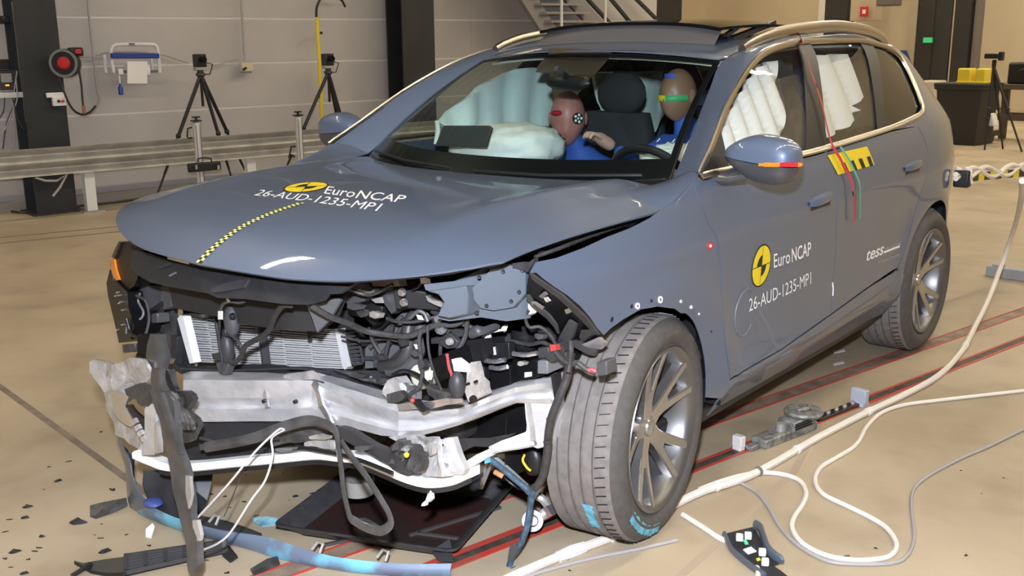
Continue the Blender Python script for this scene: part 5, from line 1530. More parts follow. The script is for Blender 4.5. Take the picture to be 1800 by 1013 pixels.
def make_dummy(name, label, hc, neck, chest, pelvis, hm, tilt, turn, rhand, lhand, relb, lelb):
    d = thing(name, label, 'dummy', (pelvis[0], pelvis[1], .64))
    P = np.array(pelvis); C = np.array(chest); N = np.array(neck)
    sh = .17
    mid = (P+C)/2
    nodes = [tuple(P)+(.15,), tuple(mid)+(.135,), tuple(C)+(.15,), tuple(N)+(.055,), tuple(np.array(hc)+np.array([0, .02, -.07]))+(.05,)]
    edges = [(0, 1), (1, 2), (2, 3), (3, 4)]
    top = (C*.35+N*.65)
    for sg, elb, hand in ((-1, relb, rhand), (1, lelb, lhand)):
        i = len(nodes)
        nodes += [(top[0]+sg*sh, top[1]+.01, top[2]-.06, .065), tuple(elb)+(.046,), tuple(np.array(elb)*.25+np.array(hand)*.75)+(.032,)]
        edges += [(2, i), (i, i+1), (i+1, i+2)]
        # legs: thigh, knee, ankle, toe
        j = len(nodes)
        nodes += [(P[0]+sg*.10, P[1]-.05, P[2]-.02, .095), (P[0]+sg*.13, P[1]-.46, P[2]+.10, .062), (P[0]+sg*.12, P[1]-.70, .44, .042), (P[0]+sg*.12, P[1]-.82, .42, .035)]
        edges += [(0, j), (j, j+1), (j+1, j+2), (j+2, j+3)]
    b = skinbody('body', nodes, edges, M['dummyblue'], d)
    for sg, elb, hand in ((-1, relb, rhand), (1, lelb, lhand)):
        f = np.array(hand)-np.array(elb); f /= np.linalg.norm(f)
        s = np.cross(f, (0, 0, 1.)); s /= np.linalg.norm(s)
        hn = [tuple(np.array(hand)-f*.05)+(.026,), tuple(np.array(hand)+f*.02)+(.034,)]; he = [(0, 1)]
        fingers(np.array(hand), f, s*(-sg), hn, he, 1)
        skinbody('hand', hn, he, M['dummyhand'], d)
    h, R_ = dummy_head(hc, tilt, turn, hm, d, .88 if hm is M['dummybrown'] else 1.06)
    return d, h, R_
drv, dh, dR = make_dummy('crash_dummy', 'brown headed crash dummy in blue check suit behind the steering wheel', (.305, 1.09, 1.345), (.33, 1.15, 1.19), (.37, 1.16, 1.00), (.37, 1.12, .72),
                         M['dummybrown'], .05, -.15, (.055, .93, 1.155), (.56, .86, 1.02), (.14, 1.12, 1.02), (.64, 1.08, .92))
# head band, top patch
def onhead(c, R_, pts, name, m_, parent, r=.004, sc=1.02, flat=None):
    P = []
    for (th, ph) in pts:     # th polar from top, ph around (0 = face)
        v = Vector((.080*math.sin(th)*math.sin(ph), -.104*math.sin(th)*math.cos(ph), .124*math.cos(th)))*sc*.885
        p = R_ @ v; P.append(np.array(c)+np.array(p))
    q = MB(); q.tube(cr(P, 4), r, 8, flat=flat); return q.build(name, m_, parent)
hc = (.305, 1.09, 1.345)
onhead(hc, dR, [(1.62, a) for a in np.linspace(-1.3, .1, 6)], 'yellow_band', M['yellow'], dh, .012, 1.0, (1, .3))
onhead(hc, dR, [(1.62, a) for a in np.linspace(.1, 1.3, 6)], 'green_band', M['stickergreen'], dh, .012, 1.0, (1, .3))
onhead(hc, dR, [(.75, a) for a in np.linspace(-.5, .6, 5)], 'blue_patch', M['dummyblue'], dh, .011, 1.0, (1, .3))
# check lines on the suit collar
q = MB(); q.box((.36, 1.06, 1.12), (.30, .16, .10), Matrix.Rotation(.3, 3, 'X')); 
col_ = q.build('collar', M['dummyblue'], drv, bev=.03)
for k in range(4):
    q = MB(); q.tube([(.24+k*.07, .975, 1.085), (.25+k*.07, .985, 1.135), (.26+k*.07, 1.03, 1.17)], .0025, 5); q.build('check_line', M['stickerwhite'], col_)
for k in range(2):
    q = MB(); q.tube([(.22, .975, 1.10+k*.035), (.50, .975+.01*k, 1.10+k*.035)], .0025, 5); q.build('check_line', M['stickerwhite'], col_)
pas, ph_, pR = make_dummy('crash_dummy', 'red headed crash dummy slumped forward beside the white passenger airbag', (-.36, 1.24, 1.215), (-.37, 1.33, 1.08), (-.37, 1.36, .93), (-.37, 1.38, .70),
                          M['dummyred'], .35, .55, (-.52, 1.0, .92), (-.20, 1.02, .93), (-.60, 1.22, .85), (-.12, 1.24, .85))
hp_ = np.array((-.36, 1.24, 1.215))
# black and white quadrant marker on the temple, red nose mark
def marker(c, nrm, r, parent):
    n = np.array(nrm, float); n /= np.linalg.norm(n); u = np.cross((0, 0, 1.), n); u /= np.linalg.norm(u); w = np.cross(n, u)
    q = MB(); q.lathe([(0, .003), (r, .003), (r, -.003)], c, n, 20); k = q.build('target_marker', M['stickerblack'], parent)
    for i in range(5):
        a = 2*math.pi*i/5; q = MB(); q.lathe([(0, .005), (r*.24, .005), (r*.24, .0)], np.array(c)+(u*math.cos(a)+w*math.sin(a))*r*.62, n, 10); q.build('white_dot', M['stickerwhite'], k)
    q = MB(); q.lathe([(0, .005), (r*.2, .005), (r*.2, .0)], np.array(c), n, 10); q.build('white_dot', M['stickerwhite'], k)
tv = CP-hp_; tv /= np.linalg.norm(tv)
sd__ = np.cross(tv, (0, 0, 1.)); sd__ = -sd__/np.linalg.norm(sd__)
marker(hp_+tv*.100+sd__*.045, tv+sd__*.5, .026, ph_)
q = MB(); q.ball(hp_+tv*.101-sd__*.052+np.array([0, 0, .025]), (.030, .02, .013), 10, 6); q.build('red_patch', M['redplastic'], ph_)

# ---------------------------------------------------------------- door mirrors
def mirror(sg):
    C = np.array([1.003, .44, 1.188])
    def fn(p):
        x, y, z = p
        s = lambda v, e: math.copysign(abs(v)**e, v)
        xx = s(x, .72 if x < 0 else .50); yy = s(y, .7); zz = s(z, .70)
        taper = 1-.50*max(0, -xx)**1.5-.12*max(0, xx-.3)
        if z < 0: taper *= 1-.25*max(0, -xx)
        if y > 0: yy *= .55
        return (xx, yy, zz*taper)
    rot = Matrix.Rotation(.08, 3, 'Y')
    def half(lo, hi, name, m_, sc=1.0, parent=None):
        q = MB(); rows = []
        for th in np.linspace(lo, hi, 16):
            row = []
            for k in range(40):
                ph = 2*math.pi*k/40
                p = fn((math.sin(th)*math.cos(ph), math.sin(th)*math.sin(ph), math.cos(th)))
                v = rot @ Vector((p[0]*.128*sc, p[1]*.078*sc, p[2]*.080*sc))
                row.append((sg*(C[0]+v[0]), C[1]+v[1], C[2]+v[2]))
            rows.append(row)
        q.grid(rows, closed_u=True)
        q.f.append(tuple(range(40))); q.m.append(0)
        n = len(q.v); q.f.append(tuple(range(n-1, n-41, -1))); q.m.append(0)
        return q.build(name, m_, parent or car, ang=60)
    top = half(.001, 1.60, 'mirror_cap', M['paint'])
    low = half(1.62, 3.14, 'mirror_base', M['mirrorlow'], .985)
    q = MB(); rows = []
    A = [np.array([.93, .44, 1.135]), np.array([.885, .40, 1.120]), np.array([.845, .36, 1.125])]
    P = [np.array([sg*a[0], a[1], a[2]]) for a in cr(A, 5)]
    q.tube(P, [.045-.001*i for i in range(len(P))], 14, flat=(.62, 1.1)); q.build('mirror_arm', M['mirrorlow'], low)
    g = MB(); g.prism([(-.105, -.055), (.09, -.06), (.105, 0), (.08, .055), (-.08, .05)], (sg*1.0, .482, 1.185), (1, 0, 0), (0, 0, 1), .006); g.build('mirror_glass', M['privacy'], top)
    return top
M['mirrorlow'] = mat('mirror_lower', (.05, .05, .053), .3, coat=.3)
mtop = mirror(1); mirror(-1)
# indicator strip in the near mirror, built of little amber and red cells
ip = [(1335, 291), (1350, 289), (1370, 288), (1390, 288), (1411, 289)]
def miry(px, py):
    # front surface of the mirror cap at this sight line
    return .555+.0012*(px-1340)*.35
for i in range(24):
    px = 1336+i*3.15
    c_i = at(px, 289.5, 'y', float(np.interp(px, [1265, 1300, 1340, 1380, 1416], [.40, .365, .358, .365, .405])))
    q = MB(); q.box(c_i, (.0052, .012, .013 if 2 < i < 23 else .009)); q.build('indicator_cell', M['amber'] if i < 12 or i > 21 else M['redplastic'], mtop, smooth=False)
# ================================================================ hall fittings behind the car
def hframe(px, py, h): return ath(px, py, h)
HW = H_LEFT
def bx(q, c, sx, sy, sz): return q.box(c, (sx, sy, sz), HROT)     # box square to the hall: sx across, sy along, sz up
# ---- steel columns along the left wall (H sections)
def column(name, label, hc, gc, wd=.36, dp=.34, top=Z_CEIL):
    t = thing(name, label, 'column', hall(hc, gc, 0))
    for s in (-1, 1):
        q = MB(); bx(q, hall(hc+s*(dp/2-.012), gc, top/2), .024, wd, top); q.build('flange', M['steel_dark'], t, smooth=False)
    q = MB(); bx(q, hall(hc, gc, top/2), dp-.048, .02, top); q.build('web', M['steel_dark'], t, smooth=False)
    q = MB(); bx(q, hall(hc, gc, .01), dp+.1, wd+.1, .02); q.build('base_plate', M['steel_dark'], t, smooth=False)
    return t
p = fl(97, 366); hcol = p @ HX; gcol = p @ HY
COLH = HW+.24
def colg(px, py, h): return ath(px, py, h) @ HY
gA = (colg(62, 340, COLH+.17)+colg(133, 340, COLH+.17))/2
wA = abs(colg(133, 340, COLH+.17)-colg(62, 340, COLH+.17))
column('steel_column', 'black steel column behind the guardrail at the far left, carrying the hose reel', COLH, gA, wA)
gB = (colg(711, 150, COLH+.17)+colg(766, 150, COLH+.17))/2; wB = abs(colg(766, 150, COLH+.17)-colg(711, 150, COLH+.17))
column('steel_column', 'black steel column against the wall behind the windshield of the car', COLH, gB, wB)
# ---- guardrail
GH = HW+.62
g0 = -4.0; g1 = 12.0
def zat(px, py, h): return float(ath(px, py, h)[2])
zt = (zat(20, 261, GH)+zat(600, 226, GH))/2; zb = (zat(20, 311, GH)+zat(590, 268, GH))/2
gr = thing('guardrail', 'galvanised corrugated steel guardrail running along the left wall', 'guardrail', hall(GH, (g0+g1)/2, 0))
prof = []
n = 28
for i in range(n+1):
    t = i/n; prof.append((.035*math.cos(t*4*math.pi)+.0, zb+(zt-zb)*t))
q = MB(); q.grid([[hall(GH-.03+o, g, z) for o, z in prof] for g in np.linspace(g0, g1, 9)])
q.build('rail_beam', M['galv'], gr, solid=.006)
for px in (157, 443, -120, 700):
    g = ath(px, 320, GH-.10) @ HY
    q = MB(); bx(q, hall(GH-.12, g, (zb+.1)/2+.0), .08, .10, zb+.16); q.build('post', M['white'] if px > 0 else M['galv'], gr, bev=.005)
    q = MB(); bx(q, hall(GH-.12, g, .006), .18, .2, .012); q.build('post_foot', M['galv'], gr, smooth=False)
# ---- hose reel
c = ath(115, 111, COLH+.34); RX = HY
t = thing('hose_reel', 'black wall hose reel with red hub on the left steel column', 'hose reel', c)
q = MB(); q.lathe([(.02, -.05), (.125, -.05), (.13, -.04), (.13, .04), (.125, .05), (.02, .05)], c, HX*.8-HY*.6, 28); q.build('drum', M['black'], t, ang=40)
q = MB(); q.lathe([(.105, .052), (.128, .052), (.128, .060), (.105, .060)], c, HX*.8-HY*.6, 28, closed=True); q.build('drum_rim', M['grey'], t)
q = MB(); q.lathe([(0, .075), (.045, .07), (.06, .05)], c, HX*.8-HY*.6, 16); q.build('hub', M['redplastic'], t)
q = MB(); bx(q, c+HY*.10+HZ*.10, .12, .12, .08); q.build('housing', M['black'], t, bev=.02)
q = MB(); bx(q, c+HY*.10+HZ*.105+HX*.07, .03, .05, .04); q.build('label_plate', M['redplastic'], t)
def wallpath(pts, h, n=6): return cr([ath(x, y, h) for x, y in pts], n)
q = MB(); q.tube(wallpath([(135, 108), (139, 125), (143, 150), (145, 175), (147, 190)], COLH+.32), .010, 8); q.build('short_hose', M['black'], t)
q = MB(); q.lathe([(0, -.05), (.014, -.04), (.016, .03), (0, .05)], ath(147, 192, COLH+.32), (0, 0, 1), 10); q.build('hose_nozzle', mat('nozzle', (.3, .1, .05), .4), t)
q = MB(); q.tube(wallpath([(102, 128), (108, 150), (125, 188), (143, 201), (158, 197), (168, 186)], COLH+.28), .010, 8); q.build('long_hose', M['black'], t)
# ---- switch bracket on the column
c = ath(98, 167, COLH+.22); t = thing('switch_bracket', 'white bracket with red buttons on the left steel column', 'switch', c)
q = MB(); q.box(c, (.02, .17, .045), HROT); q.build('bracket_arm', M['white'], t, bev=.004)
c2 = ath(104, 178, COLH+.24); q = MB(); q.box(c2, (.05, .12, .085), HROT); sb = q.build('switch_box', M['white'], t, bev=.006)
for px in (103, 110):
    q = MB(); q.lathe([(0, .02), (.012, .02), (.014, 0)], ath(px, 178, COLH+.27), HX, 12); q.build('button', M['redplastic'] if px > 105 else M['black'], sb)
# ---- conduit and cable runs on the wall
WH = HW+.03
def cable(name, pts, h, r, m_, label, cat='cable', group=None):
    q = MB(); q.tube(wallpath(pts, h), r, 8); return q.build(name, m_, label=label, cat=cat, group=group)
cable('wall_conduit', [(152, -60), (154, 0), (160, 60), (166, 115), (171, 160), (175, 172), (172, 184), (160, 200)], WH, .012, M['greycable'], 'thin grey pipe coming down the wall beside the hose reel', 'pipe')
cable('wall_cable', [(136, 101), (163, 99), (190, 93), (240, 92), (283, 96), (310, 104), (333, 111)], WH, .007, M['greycable'], 'slack grey cable along the wall past the paper roll holder')
cable('wall_cable', [(363, 115), (385, 113), (408, 106), (421, 104)], WH, .006, M['greycable'], 'short grey cable between the junction box and the left tripod camera')
c = ath(433, 118, WH+.03); t = thing('junction_box', 'small beige socket box on the wall at the end of a straight pipe', 'socket', c)
q = MB(); q.box(c, (.07, .135, .10), HROT); q.build('box_body', mat('socket_beige', (.58, .50, .34), .5), t, bev=.01)
q = MB(); q.box(ath(430, 121, WH+.07), (.012, .05, .025), HROT @ Matrix.Rotation(.5, 3, 'X')); q.build('socket_lid', M['black'], t)
q = MB(); q.box(ath(433, 127, WH+.06), (.03, .11, .02), HROT); q.build('box_foot', M['grey'], t)
cable('straight_pipe', [(423, -60), (424, 0), (427, 50), (430, 107)], WH, .013, M['greycable'], 'straight grey pipe running down the wall to the socket box', 'pipe')
# ---- yellow pole with a black cable arch
c = ath(567, 223, HW+.12); top = ath(556, 30, HW+.12)
t = thing('yellow_pole', 'thin yellow pole against the wall with a black cable arch on top', 'pole', np.array([c[0], c[1], 0]))
q = MB(); q.cyl((c[0], c[1], 0), (c[0], c[1], top[2]), .022, seg=12); q.build('pole', M['yellow'], t)
q = MB(); q.tube(wallpath([(556, 30), (557, 12), (566, -4), (585, -8), (600, 0), (607, 12)], HW+.12), .014, 8); q.build('cable_arch', M['black'], t)
for py in (58, 170):
    q = MB(); q.box(ath(561, py, HW+.10), (.05, .06, .03), HROT); q.build('pole_clip', M['black'], t)
# ---- paper roll holder
PHh = HW+.16
t = thing('paper_roll_holder', 'white tubular wall holder with blue bar and hanging paper roll', 'paper holder', ath(236, 145, HW+.02))
M['tubewhite'] = mat('tube_white', (.68, .67, .66), .4)
q = MB(); q.tube(wallpath([(200, 128), (197, 112), (195, 95), (196, 85), (202, 79), (216, 78), (262, 78), (273, 80), (277, 88), (279, 108), (281, 128)], PHh, 5), .018, 8); q.build('frame_tube', M['tubewhite'], t)
q = MB(); q.tube(wallpath([(183, 96), (186, 128)], HW+.03, 3), .018, 8); q.build('frame_leg', M['tubewhite'], t)
q = MB(); q.tube(wallpath([(266, 100), (268, 125)], HW+.03, 3), .014, 8); q.build('frame_leg', M['tubewhite'], t)
q = MB(); q.bar(ath(195, 98, PHh+.04), ath(279, 98, PHh+.04), .05, .05); q.build('blue_bar', M['blue'], t, bev=.008)
q = MB(); q.bar(ath(226, 77.5, PHh+.01), ath(236, 77.5, PHh+.01), .03, .02); q.build('top_clip', M['grey'], t)
a = ath(222, 124, PHh-.02); b = ath(260, 124, PHh-.02)
q = MB(); q.cyl(a, b, .062, seg=24); pr = q.build('paper_roll', M['paper'], t, ang=40)
q = MB(); q.grid([[ath(x, y, PHh+.045-.0004*max(0, y-120)) for x in (224, 236, 248, 259)] for y in (108, 120, 134, 147)]); q.build('paper_sheet', M['paper'], pr, solid=.002)
q = MB(); q.cyl(ath(205, 126, PHh-.02), ath(283, 125, PHh-.02), .012, seg=10); q.build('roll_axle', M['grey'], t)
q = MB(); q.box(ath(211, 126, PHh), (.06, .05, .06), HROT); q.build('axle_holder', M['white'], t, bev=.008)
c = ath(212, 158, PHh); bt = thing('spray_bottle', 'small blue spray bottle hanging left of the paper roll', 'bottle', c)
q = MB(); q.lathe([(0, -.05), (.022, -.048), (.024, .02), (.012, .04), (.010, .06), (0, .062)], c, (0, 0, 1), 14); q.build('bottle_body', M['blue'], bt)
q = MB(); q.tube([c+HZ*.06, c+HZ*.10, c+HZ*.16], .007, 6); q.build('bottle_hook', M['white'], bt)
# ---- tripods with cameras
def tripod(label, head, feet, knees, h, camsz=(.10, .11, .13)):
    hd = ath(head[0], head[1], h)
    t = thing('camera_tripod', label, 'tripod', np.array([hd[0], hd[1], 0]), None)
    hub = hd-HZ*.12
    for k, (f, off) in enumerate(feet):
        foot = ath(f[0], f[1], h+off)
        foot = hub+(foot-hub)*(hub[2]/(hub[2]-foot[2])) if hub[2]-foot[2] > .05 else foot
        foot[2] = 0.0
        hh = foot @ HX
        if hh < HW+.10: foot = foot+HX*(HW+.10-hh)
        mid = hub+(foot-hub)*.48; m2 = hub+(foot-hub)*.78
        q = MB(); q.cyl(hub, mid, .020, .018, 8); q.cyl(mid, m2, .014, .013, 8); q.cyl(m2, foot+HZ*.0, .010, .010, 8)
        lg = q.build('leg', M['black'], t)
        q = MB(); q.ball(mid, .028, 10, 6); q.build('leg_clamp', M['black'], lg)
    q = MB(); q.cyl(hub+HZ*.05, hub-HZ*.32, .014, seg=8); q.build('centre_column', M['black'], t)
    q = MB(); q.ball(hub, (.05, .05, .03), 12, 6); q.cyl(hub, hub+HZ*.06, .03, .035, 10); q.build('tripod_head', M['darkgrey'], t, ang=50)
    q = MB(); q.box(hd+HZ*.02, camsz, HROT); cm = q.build('camera_body', M['black'], t, bev=.01)
    q = MB(); q.cyl(hd+HX*.05+HZ*.03, hd+HX*.11+HZ*.03, .030, seg=14); q.build('camera_lens', M['blackgloss'], cm)
    q = MB(); q.box(hd-HZ*.06, (.08, .12, .03), HROT); q.build('camera_plate', M['galv'], cm, bev=.005)
    q = MB(); q.tube([hd+HY*.06, hd+HY*.14-HZ*.02, hd+HY*.10-HZ*.12, hub+HY*.03], .006, 6); q.build('camera_cable', M['black'], cm)
    return t
tripod('black camera tripod behind the guardrail, right of the paper roll holder', (351, 110), [((277, 340), .0), ((404, 303), .05), ((395, 236), -.25)], None, HW+.42)
tripod('black camera tripod beside the yellow pole', (576, 108), [((533, 227), 0), ((616, 262), .05), ((574, 190), -.3)], None, HW+.42)
# ---- measuring posts in front of the guardrail
def mpost(label, px, ptop, pbot, h, box=None, bar=None):
    a = ath(px, ptop, h); r = .036
    t = thing('aluminium_post', label, 'post', np.array([a[0], a[1], 0]))
    q = MB(); q.lathe([(r, 0), (r, a[2]), (r*.6, a[2]+.01), (0, a[2]+.01)], (a[0], a[1], 0), (0, 0, 1), 18)
    q.build('post_tube', mat('post_white', (.60, .58, .56), .4, metal=.2), t, ang=40)
    for s in (-1, 1):
        q = MB(); q.bar((a[0]+HY[0]*.02*s+HX[0]*r*.9, a[1]+HY[1]*.02*s+HX[1]*r*.9, .02), (a[0]+HY[0]*.02*s+HX[0]*r*.9, a[1]+HY[1]*.02*s+HX[1]*r*.9, a[2]-.02), .006, .006); q.build('slot_rib', M['grey'], t)
    q = MB(); q.box(a+HZ*.02, (.07, .09, .012), HROT); q.cyl(a+HZ*.02, a+HZ*.05, .012, seg=8); q.box(a+HZ*.055, (.04, .07, .014), HROT); q.build('top_clamp', M['black'], t)
    q = MB(); q.lathe([(.16, 0), (.16, .012), (.04, .03), (.036, .03)], (a[0], a[1], 0), (0, 0, 1), 20); q.build('foot_disc', M['grey'], t)
    return t, a
t1, a1 = mpost('white aluminium post with black carrying box in front of the guardrail, left one', 345, 216, 316, HW+.95)
q = MB(); q.tube([ath(x, y, HW+.95) for x, y in ((337, 224), (330, 226), (329, 240), (331, 243), (338, 242))], .008, 6); q.build('post_handle', M['black'], t1)
c = ath(359, 293, HW+1.04); q = MB(); q.box(c, (.06, .33, .085), HROT); bxx = q.build('black_box', M['black'], t1, bev=.012)
q = MB(); q.tube([ath(x, y, HW+1.04) for x, y in ((347, 285), (348, 279), (360, 277), (371, 279), (372, 285))], .008, 6); q.build('box_handle', M['black'], bxx)
for px in (345, 384):
    q = MB(); q.box(ath(px, 294, HW+1.09), (.012, .02, .04), HROT); q.build('box_latch', M['galv'], bxx)
t2, a2 = mpost('white aluminium post in front of the guardrail below the yellow pole', 524, 206, 280, HW+.95)
q = MB(); q.tube([ath(x, y, HW+.95) for x, y in ((518, 258), (512, 258), (508, 278), (512, 272), (518, 276))], .010, 6); q.build('post_handle', M['black'], t2)
# ---- equipment at the left edge
EH = HW+.12
c = ath(14, 140, EH); t = thing('data_logger', 'wall mounted blue-grey electronics box with cables at the left picture edge', 'electronics', c)
q = MB(); q.box(c, (.10, .16, .18), HROT); q.build('logger_body', M['darkgrey'], t, bev=.01)
q = MB(); q.box(ath(3, 113, EH+.04), (.08, .12, .09), HROT); q.build('logger_camera', M['black'], t, bev=.01)
q = MB(); q.box(ath(11, 137, EH+.07), (.02, .09, .08), HROT); q.build('logger_front', M['galv'], t)
q = MB(); q.box(ath(13, 150, EH+.07), (.01, .03, .012), HROT); q.build('logger_lamp', mat('orange_led', (1, .3, .05), .4, emit=(1, .35, .06, 2)), t)
c = ath(12, 167, EH); q = MB(); q.box(c, (.16, .42, .05), HROT); q.build('wall_shelf', M['white'], label='white shelf strip under the electronics box at the left edge', cat='shelf', bev=.004)
c = ath(5, 35, EH); q = MB(); q.box(c, (.10, .10, .07), HROT); q.cyl(c+HX*.05, c+HX*.10, .03, seg=12); q.build('wall_camera', M['black'], label='small black camera on the wall at the top left corner', cat='camera', bev=.006)
for k, pts in enumerate(([(18, 150), (24, 172), (14, 205), (3, 240), (-8, 262)], [(25, 150), (27, 180), (12, 215), (5, 262)], [(30, 125), (24, 170), (25, 210), (25, 258)],
                         [(8, 172), (6, 195), (-4, 212)], [(28, 140), (30, 175), (18, 205), (10, 225), (-6, 242)], [(22, 172), (30, 205), (38, 222), (44, 228)])):
    cable('hanging_cable', pts, EH+.02+.025*k, .006, M['harness'] if k % 2 else M['greycable'], ['grey cable from the electronics box curling down to the left edge', 'dark cable from the electronics box straight down to the guardrail', 'long grey cable falling nearest the black column foot', 'short dark cable hanging under the white shelf strip', 'grey cable from the electronics box sweeping low behind the guardrail', 'dark cable looping against the side of the black column'][k], group='cables under the electronics box')
c = ath(38, 110, HW+.09); q = MB(); q.box(c, (.06, .06, 1.1), HROT); q.build('cable_duct', M['galv'], label='pale vertical cable duct left of the black steel column', cat='duct')
# cables along the foot of the wall
q = MB(); q.tube(cr([fl(-20, 352), fl(8, 368), fl(40, 372), fl(60, 370), fl(96, 352), fl(140, 352), fl(200, 352), fl(260, 345), fl(310, 340)], 6)+HZ*.012 if False else [p+HZ*.012 for p in cr([fl(-20, 366), fl(8, 372), fl(40, 376), fl(60, 374), fl(96, 371), fl(140, 364), fl(200, 358), fl(260, 350), fl(310, 344)], 6)], .012, 8)
q.build('floor_cable', M['harness'], label='dark cable lying along the foot of the left wall', cat='cable')
q = MB(); q.tube([ath(x, y, COLH+.36) for x, y in ((62, 312), (80, 318), (100, 318), (118, 306), (105, 330), (93, 345))], .012, 8); q.build('column_cable', M['greycable'], label='grey cable looped round the foot of the left steel column', cat='cable')

# ================================================================ far end of the hall
def abox(q, x0, y0, x1, y1, g, dep=.2):
    """box whose face fills the image rectangle at the hall distance g"""
    a = atg(x0, y0, g); b = atg(x1, y1, g); c = (a+b)/2
    hw = abs((b-a) @ HX); hz = abs(b[2]-a[2])
    return q.box((c[0]+HY[0]*dep/2, c[1]+HY[1]*dep/2, c[2]), (hw, dep, hz), HROT)
def fullpost(name, label, x0, x1, yref, g, m_, dep=.3, cat='column', ztop=Z_CEIL):
    a = atg(x0, yref, g); b = atg(x1, yref, g); c = (a+b)/2; w = abs((b-a) @ HX)
    q = MB(); q.box((c[0], c[1], ztop/2), (w, dep, ztop), HROT)
    for s in (-1, 1):
        pass
    return q.build(name, m_, label=label, cat=cat, bev=.01)
fullpost('steel_column', 'black steel column at the far end, behind the staircase', 1144, 1192, 10, 18.5, M['steel_dark'])
fullpost('steel_column', 'black steel column above the rear of the car roof', 1456, 1496, 20, 19.5, M['steel_dark'])
fullpost('white_downpipe', 'narrow white pipe left of the black column above the car roof', 1440, 1454, 20, 19.8, M['white'], .08, 'pipe')
fullpost('steel_column', 'black steel column right of the dark door', 1680, 1709, 70, 18.8, M['steel_dark'])
fullpost('grey_post', 'grey square post beside the black column, above the waste bin', 1711, 1724, 70, 18.8, mat('post_grey', (.16, .14, .13), .5), .12, 'post')
# door in the far wall
d0 = atg(1606, 140, G_FAR-.06); d1 = atg(1667, 140, G_FAR-.06); dc = (d0+d1)/2; dw = abs((d1-d0) @ HX)
q = MB(); q.box((dc[0], dc[1], 1.55), (dw, .08, 3.1), HROT); door1 = q.build('door_1', mat('door_dark', (.022, .023, .022), .5), kind='structure', smooth=False)
q = MB()
for s in (-1, 1): q.box((dc[0]+HX[0]*s*(dw/2+.08), dc[1]+HX[1]*s*(dw/2+.08), 1.6), (.14, .12, 3.2), HROT)
q.box((dc[0], dc[1], 3.2), (dw+.3, .12, .12), HROT); q.build('door_frame', mat('door_frame', (.45, .38, .28), .5), door1, smooth=False)
for k in range(2):
    q = MB(); q.box(np.array([dc[0], dc[1], 0])-HY*.05+HX*(k-.5)*dw*.5+HZ*1.5, (dw*.44, .02, 2.7), HROT); q.build('door_panel', mat('door_panel', (.03, .031, .03), .45) if k == 0 else bpy.data.materials['door_panel'], door1, bev=.01)
q = MB(); abox(q, 1623, 66, 1637, 75, G_FAR-.3, .06); q.build('exit_sign', mat('exit_green', (.05, .6, .2), .5, emit=(.08, .55, .22, .3)), label='small lit green exit sign on the dark door', cat='sign')
# switch cabinet with a red warning sign
q = MB(); abox(q, 1497, -20, 1537, 36, 18.0, .3); q.build('switch_cabinet', mat('cabinet_beige', (.42, .34, .25), .5), label='beige cabinet on the far wall above the roof rail', cat='cabinet', bev=.01)
q = MB(); abox(q, 1512, 12, 1525, 29, 17.9, .02); sgn = q.build('warning_sign', M['redplastic'], label='small red warning sign on the beige cabinet', cat='sign')
q = MB(); abox(q, 1516, 17, 1521, 24, 17.89, .01); q.build('sign_symbol', M['white'], sgn)
q = MB(); abox(q, 1541, -20, 1572, 10, 17.0, .3); q.build('ceiling_heater', mat('heater_grey', (.13, .11, .11), .5), label='dark grey unit hanging above the car tail at the top edge', cat='heater', bev=.03)
# staircase
st = thing('steel_staircase', 'grey steel staircase with open treads behind the car roof', 'staircase', ath(1000, 20, H_LEFT+.6)*np.array([1, 1, 0]))
M['stair'] = mat('stair_grey', (.24, .22, .22), .5)
def stringer(x0, y0, x1, y1, g, w, m_, name='stringer'):
    a = ath(x0, y0, g); b = ath(x1, y1, g); d = (b-a)/np.linalg.norm(b-a)
    if b[2] > .05: b2 = a+(b-a)*(a[2]/(a[2]-b[2]))
    else: b2 = b
    q = MB(); q.bar(a-(d*2.5), b2, .05, w, up=HZ); q.build(name, m_, st, smooth=False)
stringer(930, 0, 955, 40, H_LEFT+.75, .22, M['stair']); stringer(1008, 0, 1045, 40, H_LEFT+.15, .22, M['stair'])
stringer(1034, 0, 1060, 28, H_LEFT+.1, .04, M['steel_dark'], 'handrail'); stringer(1075, 0, 1100, 30, H_LEFT+.1, .04, M['steel_dark'], 'handrail'); stringer(1120, 0, 1148, 28, H_LEFT+.1, .04, M['steel_dark'], 'handrail')
for k in range(-6, 10):
    a = ath(935+k*9, 8+k*15, H_LEFT+.75); b = ath(1010+k*13.5, 8+k*15, H_LEFT+.15)
    if a[2] < .1: continue
    q = MB(); q.bar(a, b, .26, .03, up=HZ); q.build('tread', M['stair'], st, smooth=False)
for px in (987, 1064):
    a = ath(px, 28, H_LEFT+.9); q = MB(); q.cyl(a-HZ*.5, a+HZ*1.2, .018, seg=8); q.build('baluster', M['white'], st)
